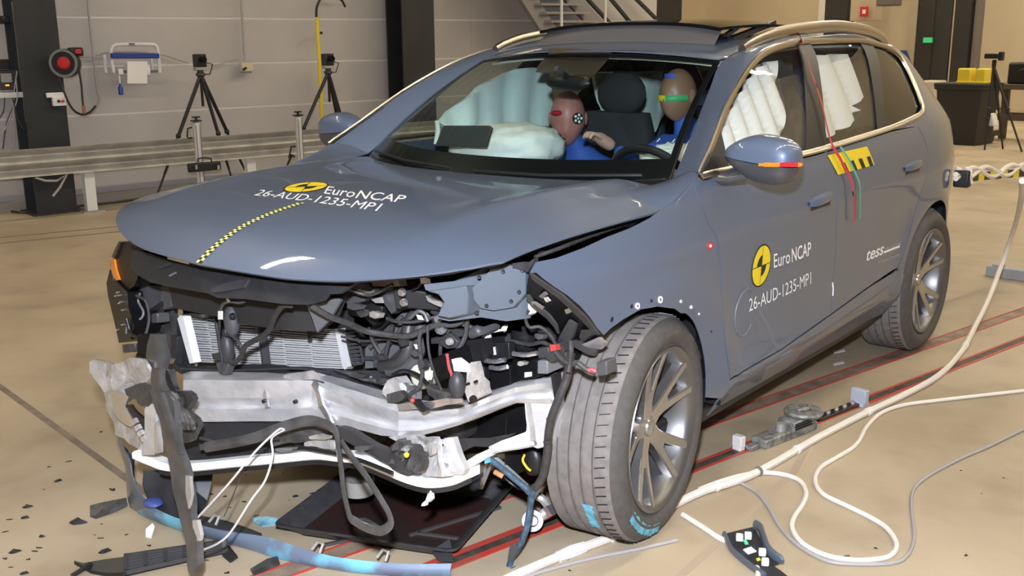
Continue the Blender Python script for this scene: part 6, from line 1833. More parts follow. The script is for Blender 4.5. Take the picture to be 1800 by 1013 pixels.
# waste bin
def bin_():
    G = 13.2
    a = atg(1655, 250, G); b = atg(1733, 250, G)
    base = (a+b)/2; base[2] = 0; w = abs((b-a) @ HX)
    ht = float(atg(1695, 150, G)[2])
    t = thing('waste_bin', 'dark grey wheeled waste bin at the right, behind the car', 'bin', base)
    m_ = mat('bin_grey', (.024, .023, .021), .6)
    q = MB(); rows = []
    for z, k in ((0, .84), (.03, .86), (ht*.93, 1.0), (ht*.94, 1.08), (ht, 1.10)):
        rows.append([base+HX*x*w/2*k+HY*y*.30*k+HZ*z for x, y in ((-1, -1), (1, -1), (1, 1), (-1, 1))])
    q.grid(rows, closed_u=True); q.f.append((0, 1, 2, 3)); q.m.append(0); q.f.append((16, 17, 18, 19)); q.m.append(0)
    q.build('bin_body', m_, t, bev=.015)
    q = MB(); rows = [[base+HX*x*w*.56+HY*y*.33+HZ*(ht+z) for x, y in ((-1, -1), (1, -1), (1, 1), (-1, 1))] for z in (.0, .04)]
    q.grid(rows, closed_u=True); q.f.append((4, 5, 6, 7)); q.m.append(0); q.build('bin_lid', m_, t, bev=.015)
    for s in (-1, 1):
        q = MB(); q.lathe([(0, -.03), (.09, -.03), (.09, .03), (0, .03)], base+HX*s*w*.36+HY*.32+HZ*.09, HX, 16); q.build('bin_wheel', M['black'], t)
    return base, ht, w, G
bb_, bh, bw, bG = bin_()
yb = thing('yellow_holder', 'yellow plastic holder standing on the waste bin lid', 'holder', bb_+HX*.02+HZ*(bh+.04))
c = bb_+HX*.08+HZ*(bh+.05)
q = MB(); q.box(c, (.44, .26, .03), HROT); q.build('holder_base', M['yellow'], yb, bev=.01)
for s, w_ in ((-.12, .20), (.13, .14)):
    q = MB(); q.box(c+HX*s+HZ*.10, (w_, .2, .20), HROT); q.build('holder_block', M['yellow'], yb, bev=.02)
a_ = atg(1626, 141, 15.5); b_ = atg(1656, 141, 15.5); q = MB(); q.box(((a_[0]+b_[0])/2, (a_[1]+b_[1])/2, a_[2]/2), (abs((b_-a_) @ HX), .4, a_[2]), HROT); q.build('white_container', mat('container_white', (.50, .44, .36), .5), label='pale container half hidden between the car tail and the waste bin', cat='container', bev=.03)
# third tripod
def tripod3():
    G = 12.6
    hub = atg(1747, 118, G); t = thing('camera_tripod', 'black camera tripod standing right of the waste bin', 'tripod', hub*np.array([1, 1, 0]))
    for fx, fy, dg in ((1732, 250, -.1), (1765, 240, .2), (1800, 232, .0)):
        f = atg(fx, fy, G+dg); f[2] = 0
        q = MB(); q.cyl(hub, (hub*.5+f*.5), .022, .020, 8); q.cyl(hub*.5+f*.5, f, .015, .013, 8); lg = q.build('leg', M['black'], t)
        q = MB(); q.ball(hub*.5+f*.5, .03, 8, 6); q.build('leg_clamp', M['black'], lg)
    q = MB(); q.cyl(hub, hub+HZ*.10, .03, seg=10); q.build('tripod_head', M['black'], t)
    q = MB(); q.box(hub+HZ*.15+HX*-.03, (.20, .1, .07), HROT); q.box(hub+HZ*.15+HX*.09, (.06, .08, .12), HROT); q.build('camera_body', M['black'], t, bev=.01)
    q = MB(); q.bar(hub-HZ*.02, hub-HZ*.35, .03, .03); q.build('centre_column', M['black'], t)
tripod3()
# bench with black box
def bench():
    G = 14.2
    a = atg(1752, 146, G); ht = float(a[2])
    c = np.array([a[0], a[1], 0])+HX*.62
    t = thing('work_bench', 'dark wooden work bench at the right edge behind the tripod', 'bench', c)
    m_ = mat('bench_brown', (.10, .07, .05), .6)
    q = MB(); q.box(c+HZ*(ht-.04), (1.3, .6, .08), HROT); q.build('bench_top', m_, t, bev=.006)
    for sx in (-1, 1):
        for sy in (-1, 1):
            q = MB(); q.box(c+HX*sx*.56+HY*sy*.24+HZ*(ht-.08)/2, (.10, .08, ht-.08), HROT); q.build('leg', m_, t, bev=.004)
        q = MB(); q.box(c+HX*sx*.56+HZ*.10, (.08, .44, .08), HROT); q.build('foot_rail', m_, t)
    for sy in (-1, 1):
        q = MB(); q.box(c+HY*sy*.24+HZ*ht*.42, (1.05, .05, .09), HROT); q.build('cross_rail', m_, t)
    q = MB(); q.box(c+HX*-.02+HZ*(ht+.16), (.75, .36, .32), HROT); mo = q.build('black_case', M['black'], label='black equipment case lying on the work bench at the right edge', cat='case', bev=.03)
    q = MB(); q.tube([c-HY*.2+HX*-.2+HZ*(ht+.2), c-HY*.24+HX*-.15+HZ*(ht+.22), c-HY*.24+HX*.1+HZ*(ht+.22), c-HY*.2+HX*.15+HZ*(ht+.2)], .012, 6); q.build('case_handle', M['darkgrey'], mo)
bench()
q = MB(); a = atg(1736, 222, 13.25)
q.add([a+HZ*.0, a+HX*.10+HZ*.0, a+HX*.06+HZ*.16, a+HX*.02+HZ*.20]+[a+HY*.15, a+HX*.10+HY*.15, a+HX*.06+HY*.15+HZ*.16, a+HX*.02+HY*.15+HZ*.20], [(0, 1, 2, 3), (7, 6, 5, 4), (0, 4, 5, 1), (1, 5, 6, 2), (2, 6, 7, 3), (3, 7, 4, 0)])
wb = q.build('white_bag', M['white'], label='small white bag hung beside the waste bin', cat='bag', bev=.02)
# ================================================================ things lying on the floor
def fpoly(pts): return [fl(*p) for p in pts]
# ---- drip tray
c4 = fpoly([(622, 838), (905, 873), (801, 996), (479, 948)])
cen = sum(c4)/4
tray = thing('drip_tray', 'black plastic drip tray with dirty red-brown bottom under the bumper', 'tray', cen)
def ins(p, k, z): return cen+(p-cen)*k+HZ*z
q = MB()
def rrect(k, z, n=5):
    P = []
    for i in range(4):
        a, b, c = c4[i-1], c4[i], c4[(i+1) % 4]
        r = .035
        u = (a-b)/np.linalg.norm(a-b); v = (c-b)/np.linalg.norm(c-b)
        p0 = b+u*r; p2 = b+v*r
        for t in np.linspace(0, 1, n): P.append(ins((1-t)**2*p0+2*t*(1-t)*b+t*t*p2, k, z))
    return P
q.grid([rrect(.80, .004), rrect(.82, .010), rrect(.965, .050), rrect(1.0, .052), rrect(1.0, .044), rrect(.96, .040), rrect(.80, .0)], closed_u=True)
q.build('tray_rim', mat('tray_rim', (.052, .05, .052), .5, noise=(30, .3)), tray, ang=30)
q = MB(); P = rrect(.81, .006); q.add(P+rrect(.81, .0), [tuple(range(len(P))), tuple(range(2*len(P)-1, len(P)-1, -1))])
tm = mat('tray_bottom', (.050, .016, .014), .35, noise=(3, .7), col2=(.022, .020, .019))
q.build('tray_bottom', tm, tray)
for a, b in (((720, 946), (880, 896)), ((735, 942), (816, 953)), ((560, 965), (640, 948))):
    A, B = fl(*a), fl(*b); q = MB(); q.bar(A+HZ*.009, B+HZ*.009, .012, .008); q.build('tray_rib', mat('rib', (.06, .055, .052), .5) if 'rib' not in bpy.data.materials else bpy.data.materials['rib'], tray)
# ---- torn lower bumper: blue strip with dark liner, near end resting on the floor
def fz(px, py, z): return at(px, py, 'z', z)
bump = thing('torn_bumper', 'torn grey-blue lower bumper strip with light blue chalk, lying before the car', 'bumper', fl(500, 980))
M['chalkpaint'] = M['paint'].copy(); M['chalkpaint'].name = 'chalked_paint'
nt = M['chalkpaint'].node_tree; b = nt.nodes['Principled BSDF']
b.inputs['Roughness'].default_value = .55; b.inputs['Coat Weight'].default_value = .2
tc = nt.nodes.new('ShaderNodeTexCoord'); ns = nt.nodes.new('ShaderNodeTexNoise'); ns.inputs['Scale'].default_value = 5.5; ns.inputs['Detail'].default_value = 9
rp = nt.nodes.new('ShaderNodeMapRange'); rp.inputs['From Min'].default_value = .46; rp.inputs['From Max'].default_value = .58
mx = nt.nodes.new('ShaderNodeMix'); mx.data_type = 'RGBA'; mx.inputs['A'].default_value = (.17, .22, .30, 1); mx.inputs['B'].default_value = (.20, .55, .75, 1)
nt.links.new(tc.outputs['Object'], ns.inputs['Vector']); nt.links.new(ns.outputs['Fac'], rp.inputs['Value']); nt.links.new(rp.outputs['Result'], mx.inputs['Factor']); nt.links.new(mx.outputs['Result'], b.inputs['Base Color'])
lower = [(224, 800, .16), (222, 830, .12), (222, 858, .08), (227, 888, .03), (236, 896, .012), (260, 912, .005), (313, 932, .003), (394, 955, .003), (434, 965, .003), (500, 985, .003), (600, 1004, .003), (700, 1013, .003), (793, 1014, .003)]
upper = [(206, 772, .26), (226, 810, .22), (232, 840, .17), (244, 866, .12), (258, 884, .09), (276, 898, .075), (318, 916, .070), (384, 933, .065), (467, 944, .06), (534, 965, .055), (600, 981, .05), (700, 991, .045), (794, 991, .045)]
Lo = cr([fz(*p) for p in lower], 4); Up = cr([fz(*p) for p in upper], 4)
rows = []
for a, b_ in zip(Lo, Up):
    rows.append([a+(b_-a)*t+np.array([.25, -.5, 0])*.02*math.sin(math.pi*t) for t in np.linspace(0, 1, 5)])
q = MB(); q.grid(rows[:18]); q.build('strip_corner', M['apron'], bump, solid=.006, ang=60)
q = MB(); q.grid(rows[17:]); q.build('bumper_strip', M['chalkpaint'], bump, solid=.006, ang=60)
def fpatch(name, pts, m_, parent, th=.006, zs=None, **kw):
    P = [fz(p[0], p[1], p[2] if len(p) > 2 else .01) for p in pts]
    v2 = [Vector((p[0], p[1])) for p in pts]
    r = delaunay_2d_cdt(v2, [], [list(range(len(pts)))], 1, 1e-6); n = len(P)
    fs = [tuple(t) for t in r[2]]
    if len(r[0]) != n: fs = [tuple(range(n))]
    q = MB(); e = [(i, (i+1) % n) for i in range(n)]
    q.add(P+[p-HZ*th for p in P], fs+[tuple(n+i for i in t[::-1]) for t in fs]+[(j, i, n+i, n+j) for i, j in e])
    return q.build(name, m_, parent, **kw)
fpatch('dark_liner', [(252, 828, .17), (300, 826, .17), (374, 829, .15), (372, 850, .12), (364, 880, .07), (350, 906, .05), (318, 916, .055), (280, 898, .06), (262, 880, .08), (250, 850, .13)], M['coverdark'], bump)
fpatch('liner_edge', [(330, 900, .06), (360, 908, .055), (400, 916, .05), (440, 930, .045), (460, 938, .045), (455, 942, .045), (420, 936, .045), (380, 928, .05), (340, 914, .055)], M['darkgrey'], bump, th=.02)
q = MB(); q.ball(fz(269, 884, .09), (.038, .030, .014), 14, 8); q.build('blue_plug', mat('plug_blue', (.045, .075, .26), .45), bump)
for px, py in ((373, 921), (555, 970), (670, 984)):
    A = fz(px, py, .055); q = MB(); q.tube([A+np.array([-.018, 0, 0]), A+np.array([-.012, .02, .02]), A+np.array([.012, .02, .02]), A+np.array([.018, 0, 0])], .005, 6); q.build('mounting_loop', M['galv'], bump)
fpatch('corner_liner', [(212, 780, .25), (224, 790, .24), (236, 806, .21), (236, 850, .13), (228, 846, .13), (224, 812, .2)], M['black'], bump, th=.01)
fpatch('torn_flake', [(758, 968, .02), (790, 948, .05), (795, 966, .03), (796, 986, .015), (770, 984, .015)], M['darkgrey'], bump, th=.004)
# ---- slotted grille piece
gp_ = [(130, 985), (146, 988), (187, 981), (214, 978), (314, 953), (360, 952), (404, 954), (370, 970), (327, 985), (280, 998), (234, 1008), (190, 1008), (160, 1002)]
gr_ = thing('slotted_grille', 'black slotted grille insert broken off and lying on the floor at lower left', 'grille', fl(270, 985))
fpatch('grille_tip', [(130, 986, .02), (146, 990, .02), (187, 983, .03), (218, 979, .035), (222, 1006, .02), (190, 1008, .012), (160, 1003, .012)], M['black'], gr_, th=.012)
ga = lambda u, v: fz(218+u*182, (979-27*u)+v*(28-14*u), .035-.02*v)
q = MB(); q.grid([[ga(u, v)-HZ*.012 for u in np.linspace(0, 1, 6)] for v in (0, 1)]); q.build('grille_back', M['black'], gr_, solid=.006)
for k in range(6):
    q = MB(); q.bar(ga(0, k/5), ga(1, k/5), .012, .014); q.build('slat', M['darkgrey'], gr_)
for k in range(6):
    q = MB(); q.bar(ga(k/5*.95+.02, 0)+HZ*.004, ga(k/5*.95+.02, 1)+HZ*.004, .012, .016); q.build('crossbar', M['coverdark'], gr_)
q = MB(); q.tube([fz(126, 1013, .01), fz(150, 998, .02), fz(160, 992, .02)], .008, 6); q.build('broken_stub', M['black'], gr_)
# ---- short black strip, left
st_ = fpatch('trim_piece', [(158, 889, .03), (176, 884, .035), (222, 875, .04), (224, 884, .03), (205, 893, .02), (168, 907, .012), (158, 904, .012)], M['mudgrey'], None, th=.012,
             label='short crumpled black trim piece left of the torn bumper', cat='trim piece')
# ---- detached corner trim, lower right
ct = thing('corner_trim', 'detached blue-edged black corner trim with white clips at the lower right', 'trim', fl(1325, 975))
fpatch('trim_back', [(1273, 939, .02), (1300, 932, .03), (1326, 926, .035), (1331, 936, .03), (1342, 960, .03), (1374, 986, .03), (1362, 991, .02), (1352, 990, .02), (1372, 1003, .02), (1386, 1014, .02), (1350, 1013, .015), (1317, 990, .012), (1287, 966, .012)], M['coverdark'], ct, th=.008)
q = MB(); q.tube(cr([fz(1273, 939, .02), fz(1280, 955, .015), (fz(1290, 970, .012)), fz(1317, 993, .012), fz(1345, 1013, .012)], 5), .010, 8, flat=(1.2, .7)); q.build('painted_edge', M['apron'], ct)
q = MB(); q.tube(cr([fz(1327, 922, .05), fz(1336, 928, .05), fz(1342, 945, .045), fz(1352, 968, .04), fz(1377, 988, .03)], 5), [.016]*1+[.017]*19+[.008], 8, flat=(1, .6)); q.build('painted_edge', M['apron'], ct)
for px, py in ((1300, 945), (1315, 942), (1340, 971), (1345, 988)):
    q = MB(); q.box(fz(px, py, .045), (.022, .022, .02), Matrix.Rotation(.5, 3, 'Z')); q.build('white_clip', M['white'], ct, bev=.003)
fpatch('white_label', [(1306, 966, .036), (1320, 961, .036), (1330, 969, .036), (1315, 974, .036)], M['white'], ct, th=.003)
fpatch('green_mark', [(1306, 950, .036), (1311, 948, .036), (1316, 956, .036), (1310, 957, .036)], mat('green_mark', (.1, .6, .3), .5), ct, th=.003)
fpatch('yellow_mark', [(1329, 982, .036), (1335, 980, .036), (1337, 984, .036), (1331, 986, .036)], M['yellow'], ct, th=.003)
# ---- hoses and cords
def cord(name, path, r, m_, label, cat, band=None, **kw):
    P = cr([fz(p[0], p[1], p[2] if len(p) > 2 else r) for p in path], 7)
    q = MB(); q.tube(P, r, 8); o = q.build(name, m_, label=label, cat=cat, **kw)
    return o, P
hose = [(1797, 318, .95), (1796, 345, .80), (1786, 392, .50), (1766, 450, .24), (1740, 520, .08), (1715, 572, .02), (1690, 618), (1650, 660), (1590, 694), (1520, 727), (1440, 768), (1390, 797), (1335, 828), (1290, 847), (1240, 862), (1190, 885), (1120, 925), (1070, 946), (1010, 968), (960, 988), (905, 1012), (880, 1024)]
rr_ = []
ho, P = cord('cable_bundle', hose, .0145, M['whitecable'], 'thick white taped cable bundle running from the car tail across the floor', 'cable')
for k in (40, 62, 75, 84, 95, 118, 128):
    q = MB(); d = P[k+1]-P[k]; q.tube([P[k], P[k]+d*.6], .0175, 10); q.build('tape_ring', M['paper'] if k != 84 else M['grey'], ho)
pc = P[120]; q = MB(); q.tube([P[124], P[127], P[130]], [.019, .023, .018], 10); q.build('hose_coupling', M['white'], ho)
cord('white_rope', [(2300, 640), (2050, 655), (1830, 683), (1800, 687), (1720, 696), (1650, 704), (1590, 712), (1550, 726), (1524, 750), (1505, 782), (1470, 805), (1443, 822), (1433, 845), (1446, 868), (1485, 888), (1530, 910), (1560, 930), (1576, 957), (1568, 975), (1545, 983), (1500, 985), (1450, 976), (1410, 955), (1393, 930), (1396, 910), (1412, 885), (1417, 865), (1405, 845), (1375, 834), (1335, 831), (1300, 837), (1262, 848), (1230, 860)], .0085, M['whitecable'],
     'thin white cord looping over the floor on the right of the front wheel', 'cord')
cord('grey_rope', [(2300, 560), (2050, 650), (1840, 738), (1800, 755), (1740, 784), (1690, 806), (1640, 832), (1610, 855), (1602, 880), (1604, 910), (1607, 945), (1596, 975), (1570, 990), (1500, 992), (1450, 985), (1400, 957), (1370, 925), (1350, 890), (1330, 866), (1300, 848)], .006, M['greycable'],
     'thin grey cord lying outside the white loop at the right', 'cord')
cord('white_rope', [(1200, 905), (1235, 927), (1262, 945), (1280, 952)], .009, M['whitecable'], 'short white cord running from the front wheel to the corner trim', 'cord')
cord('white_rope', [(1330, 998), (1333, 1006), (1331, 1020)], .009, M['whitecable'], 'white cord end showing below the corner trim at the bottom edge', 'cord')
cord('white_rope', [(1190, 950), (1120, 966), (1040, 982), (960, 1003), (920, 1016)], .006, M['greycable'], 'thin pale cord on the floor in front of the front wheel', 'cord')
# ---- barrier tape with rope at the tail
bt = thing('barrier_tape', 'black and yellow barrier tape with white rope tied to the car tail', 'tape', at(1690, 312, 'y', 3.0))
def tp(px, py, k): return at(px, py, 'y', 3.0+k*1.2)
xs = np.linspace(1688, 1830, 15)
for k in range(14):
    x0, x1 = xs[k], xs[k+1]; y0, y1 = 313-(x0-1688)*.085, 313-(x1-1688)*.085
    f0, f1 = (x0-1688)/140, (x1-1688)/140
    q = MB(); q.bar(tp(x0, y0, f0), tp(x1, y1, f1), .012, .045); q.build('tape_stripe', M['yellow'] if k % 2 else M['black'], bt, smooth=False)
for ph in (0, 2.1):
    P = cr([tp(x, 306-(x-1688)*.075+9*math.sin((x-1680)*.09+ph), (x-1688)/140) for x in np.linspace(1680, 1820, 14)], 4)
    q = MB(); q.tube(P, .014, 8); q.build('rope', M['whitecable'], bt)
q = MB(); q.box(tp(1692, 314, 0), (.08, .06, .09)); q.build('tape_anchor', M['black'], bt, bev=.01)
for (px, py) in ((1684, 318), (1700, 322)):
    q = MB(); q.tube(cr([tp(px-4, 296, -.02), tp(px+6, 300, 0), tp(px+4, 312, 0), tp(px+8, 322, .02)], 4), .010, 6); q.build('rope_knot', M['whitecable'], bt)
# ---- sensor carriage on the rail
def rp(px, py, z=0): return fz(px, py, z)
u = RD; n = RN
cc = rp(1395, 762); dv = thing('rail_carriage', 'greasy steel guide carriage with round plate sitting on the floor rail', 'carriage', cc)
RROT = Matrix.Rotation(-math.atan2(RD[0], RD[1]), 3, 'Z')
gm = mat('greasy_steel', (.36, .35, .33), .42, metal=.3, noise=(35, .6))
q = MB(); q.box(cc-u*.06+HZ*.018, (.075, .34, .036), RROT); q.build('carriage_base', gm, dv, bev=.005)
q = MB(); q.box(cc+u*.02+HZ*.05, (.085, .15, .04), RROT); q.build('carriage_block', gm, dv, bev=.006)
for k in range(3):
    q = MB(); q.box(cc+u*(.0+k*.0)+n*.046+HZ*(.042+k*.010), (.006, .11, .004), RROT); q.build('block_groove', M['black'], dv)
q = MB(); q.lathe([(.03, .0), (.075, 0), (.08, .008), (.075, .016), (.03, .016)], cc+u*.06+HZ*.072, (0, 0, 1), 28, closed=True); q.build('round_plate', gm, dv)
q = MB(); q.tube([cc+u*.02+HZ*.09, cc+u*.06+n*.02+HZ*.098, cc+u*.11-n*.01+HZ*.09], .007, 6); q.build('pawl', gm, dv)
q = MB(); q.lathe([(0, .03), (.018, .03), (.02, 0)], cc-u*.09+HZ*.036, (0, 0, 1), 12); q.build('carriage_bolt', M['galv'], dv)
q = MB(); q.lathe([(0, .02), (.014, .02), (.016, 0)], cc+u*.10+n*.03+HZ*.05, (0, 0, 1), 12); q.build('carriage_bolt', M['white'], dv)
q = MB(); q.box(cc-u*.24+HZ*.012, (.035, .10, .02), RROT); q.build('carriage_tongue', gm, dv, bev=.004)
# bolted chain piece behind it
c2 = rp(1470, 727); ch = thing('chain_link', 'oily bolted steel bar lying on the red line behind the carriage', 'bar', c2)
q = MB(); q.box(c2+HZ*.008, (.04, .30, .016), RROT); q.build('link_plate', mat('oily_steel', (.05, .045, .04), .35, metal=.5), ch, bev=.003)
for k in range(5):
    q = MB(); q.lathe([(0, .012), (.009, .012), (.010, 0)], c2+u*(-.12+k*.06)+HZ*.016, (0, 0, 1), 8); q.build('link_bolt', M['galv'], ch)
def marker_block(name, label, px, py, w, h_, m_):
    a = rp(px, py); q = MB()
    q.box(a+HZ*(h_*.12), (w*.9, w*.7, h_*.24), RROT); q.box(a+HZ*(h_*.6), (w, .03, h_*.8), RROT)
    return q.build(name, m_, label=label, cat='marker', bev=.004)
marker_block('white_marker', 'small bright white marker block between front wheel and steel carriage', 1298, 791, .045, .060, M['white'])
marker_block('blue_marker', 'pale blue-grey marker block on the red line beyond the carriage', 1510, 712, .075, .075, mat('pale_blue', (.42, .45, .52), .5))
# ---- low steel profile at the right edge
A = fl(1736, 484); B = fl(1850, 500); dd = (B-A)/np.linalg.norm(B-A)
q = MB(); q.bar(A+HZ*.035, B+dd*.3+HZ*.035, .09, .07); q.bar(A+dd*.03+HZ*.075, A+dd*.10+HZ*.075, .05, .02)
q.build('steel_profile', mat('profile_grey', (.36, .38, .40), .45, metal=.3), label='low grey steel profile lying on the floor at the right edge', cat='steel bar', bev=.004)
# ---- valve-like black plug at the rear wheel
# ---- plastic shards
M['shard'] = mat('shard_black', (.018, .017, .017), .45)
SH = [(18, 914, 14), (50, 892, 22), (43, 912, 18), (8, 936, 14), (73, 944, 14), (10, 983, 12), (20, 998, 12), (28, 971, 26), (42, 1010, 18), (60, 970, 16), (72, 945, 10), (51, 984, 10), (70, 964, 16), (140, 920, 40), (102, 847, 16), (120, 812, 14), (86, 822, 8), (199, 862, 18), (178, 947, 16), (179, 922, 6), (184, 972, 26), (166, 941, 8), (222, 941, 8), (263, 960, 12), (78, 861, 8), (178, 760, 8),
      (519, 874, 14), (550, 868, 20), (548, 883, 10), (430, 883, 12), (432, 835, 8), (372, 870, 12), (395, 874, 10), (497, 832, 6), (487, 930, 10), (375, 967, 12), (452, 907, 14), (560, 862, 7), (404, 893, 7), (508, 880, 6), (364, 986, 8), (400, 1008, 14), (1490, 978, 14), (1540, 965, 10), (1689, 828, 5), (1725, 868, 6), (1764, 841, 6), (1698, 977, 12), (1000, 985, 7), (1002, 1004, 9)]
protos = []
for k in range(6):
    n_ = 5+k % 3; P = []
    for i in range(n_):
        a = 2*math.pi*i/n_+RNG.uniform(-.3, .3); rr = RNG.uniform(.35, 1.0)
        P.append((math.cos(a)*rr, math.sin(a)*rr*(.28+.1*(k % 3))))
    q = MB(); vs = [(x, y, 0) for x, y in P]+[(x*.92, y*.92, .12+.12*((i*k) % 3)) for i, (x, y) in enumerate(P)]
    q.add(vs, [tuple(range(n_-1, -1, -1)), tuple(range(n_, 2*n_))]+[(i, (i+1) % n_, n_+(i+1) % n_, n_+i) for i in range(n_)])
    me_o = q.build('plastic_shard', M['shard'], smooth=False, origin=(0, 0, 0)); protos.append(me_o)
first = set()
for i, (px, py, w) in enumerate(SH):
    k = i % 6
    p = fl(px, py); d = np.linalg.norm(p-CP); sc = w/2*d/FPX*1.05
    left = px < 360
    o = protos[k] if k not in first else protos[k].copy()
    if k in first: COL.objects.link(o)
    first.add(k)
    o.location = Vector(p)+Vector((0, 0, .0005)); o.scale = (sc, sc, sc); o.rotation_euler = (0, 0, RNG.uniform(-.6, .6)+.69)
    tag(o, None, 'shard')
    sz = 'tiny' if w < 11 else ('small' if w < 17 else 'larger')
    if left:
        zone = ('at left picture edge' if px < 40 else 'left of the trim piece' if px < 110 else 'before the trim piece')
        row_ = ' near bottom edge' if py > 955 else (' beside the floor joint' if py < 880 else '')
        o['label'] = sz+' black shard '+zone+row_; o['group'] = 'shards on the floor at lower left'
    elif px < 900:
        zone = ('beside the hanging trim strip' if px < 420 else 'between the loose wires and drip tray' if px < 500 else 'just left of the drip tray')
        row_ = ' in front of the blue strip' if py > 940 else ''
        o['label'] = sz+' black shard '+zone+row_; o['group'] = 'shards under the open front'
    else:
        zone = 'in front of the front wheel' if px < 1100 else 'inside the white rope loop' if px < 1600 else 'right of the grey rope'
        o['label'] = 'tiny dark crumb on the floor '+zone; o['group'] = 'crumbs right of the car'
# larger loose pieces
fpatch('loose_flake', [(444, 911, .012), (470, 908, .02), (489, 911, .015), (486, 921, .006), (460, 924, .006), (446, 918, .006)], mat('blue_flake', (.25, .52, .62), .6, noise=(20, .6)), None, th=.006, label='pale blue chalked plastic flake beside the drip tray', cat='flake')
fpatch('loose_flake', [(384, 962, .012), (402, 958, .02), (418, 978, .014), (404, 988, .004), (392, 978, .004)], M['shard'], None, th=.006, label='jagged black plastic flake in front of the hanging trim', cat='flake')
fpatch('loose_flake', [(440, 1000, .012), (470, 982, .02), (488, 978, .015), (492, 990, .01), (462, 1006, .004), (446, 1012, .004)], M['mudgrey'], None, th=.006, label='crumpled dark flake below the blue bumper strip at the bottom edge', cat='flake')
fpatch('white_scrap', [(256, 930, .02), (268, 920, .03), (272, 926, .025), (266, 944, .006), (256, 942, .006)], M['white'], None, th=.008, label='white torn clip on the floor before the hanging trim', cat='clip')
fpatch('paper_scrap', [(1464, 618, .004), (1484, 614, .006), (1486, 617, .004), (1466, 621, .004)], M['white'], None, th=.003, label='small white scrap under the car, farther one beside the rear tyre', cat='scrap')
fpatch('paper_scrap', [(1464, 639, .004), (1482, 635, .006), (1484, 638, .004), (1466, 642, .004)], M['white'], None, th=.003, label='small white scrap under the car, nearer one below the sill', cat='scrap')
# ================================================================ writing, stickers and tapes on the car
def glyphs(txt, shear=0.0, bold=0.0, space=1.0):
    cu = bpy.data.curves.new('txt', 'FONT'); cu.body = txt; cu.size = 1.0; cu.shear = shear; cu.offset = bold; cu.space_character = space
    cu.resolution_u = 3; cu.fill_mode = 'FRONT'
    o = bpy.data.objects.new('txt', cu); COL.objects.link(o)
    dg = bpy.context.evaluated_depsgraph_get(); me = bpy.data.meshes.new_from_object(o.evaluated_get(dg))
    vs = [tuple(v.co[:2]) for v in me.vertices]; fs = [tuple(p.vertices) for p in me.polygons]
    bpy.data.objects.remove(o); bpy.data.meshes.remove(me); bpy.data.curves.remove(cu)
    return vs, fs
def decal(name, txt, fn, m_, parent, shear=0.0, bold=0.0, space=1.0, capH=.70):
    """text laid in the unit box (u along, v up to cap height) and pressed onto a surface by fn(u, v)"""
    vs, fs = glyphs(txt, shear, bold, space)
    x0 = min(v[0] for v in vs); x1 = max(v[0] for v in vs)
    q = MB(); q.add([fn((x-x0)/(x1-x0), y/capH) for x, y in vs], fs)
    return q.build(name, m_, parent, smooth=False, fix=False)
def bil(bl, br, tr, tl):
    def f(u, v):
        a = np.array(bl)+(np.array(br)-np.array(bl))*u; b = np.array(tl)+(np.array(tr)-np.array(tl))*u
        return a+(b-a)*v
    return f
def sidefn(bl, br, tr, tl, off=.0016):
    B = bil(sp(*bl), sp(*br), sp(*tr), sp(*tl))
    def f(u, v):
        y, z = B(u, v); return S3(y, z, off)
    return f
# ---- near front door
decal('door_text', 'Euro', sidefn((1359.5, 471), (1388, 462), (1388, 438.5), (1359.5, 446.5)), M['stickerwhite'], door_l, bold=.004)
decal('door_text', 'NCAP', sidefn((1391, 461), (1425, 447.5), (1425, 424.5), (1391, 437)), M['stickerwhite'], door_l, bold=.012)
decal('door_number', '26-AUD-1235-MP1', sidefn((1316, 548), (1425, 499), (1425, 477.5), (1316, 525.5)), M['stickerwhite'], door_l)
def target(fn, parent, name='target_emblem'):
    """yellow disc with a black ring, a quartered inner disc and cross hair; fn maps the unit disc to the surface"""
    def ring(r0, r1, m_, nm, lift, a0=0, a1=2*math.pi, par=None, n=40):
        q = MB(); rows = []
        for r in np.linspace(r0, r1, 3): rows.append([fn(r*math.cos(a), r*math.sin(a), lift) for a in np.linspace(a0, a1, n)])
        q.grid(rows); return q.build(nm, m_, par or parent, smooth=False, fix=False)
    d = ring(0.0, .93, M['stickeryellow'], name, .0014)
    ring(.93, 1.0, M['stickerblack'], 'black_ring', .0016, par=None)
    ring(0, .50, M['stickerblack'], 'black_quadrant', .0022, math.pi/2, math.pi, n=12)
    ring(0, .50, M['stickerblack'], 'black_quadrant', .0022, -math.pi/2, 0, n=12)
    for (a, b) in (((-.95, -.018), (.95, .018)), ((-.018, -.95), (.018, .95))):
        q = MB(); xs = np.linspace(a[0], b[0], 14); ys = np.linspace(a[1], b[1], 14 if a[1] < -.5 else 2)
        if a[0] > -.5: xs = np.linspace(a[0], b[0], 2)
        q.grid([[fn(x, y, .0024) for x in xs] for y in ys]); q.build('cross_hair', M['stickerblack'], parent, smooth=False, fix=False)
yc_, zc_ = sp(1338, 467.3); yl, zl = sp(1321.5, 472); yr, zr = sp(1354.5, 463); yt, zt_ = sp(1340, 430.5); yb2, zb2 = sp(1336, 504.5)
ry, rz = (yr-yl)/2, (zt_-zb2)/2
def f_t(x, y, lift): return S3(yc_+ry*x, zc_+rz*y, lift)
target(f_t, door_l)
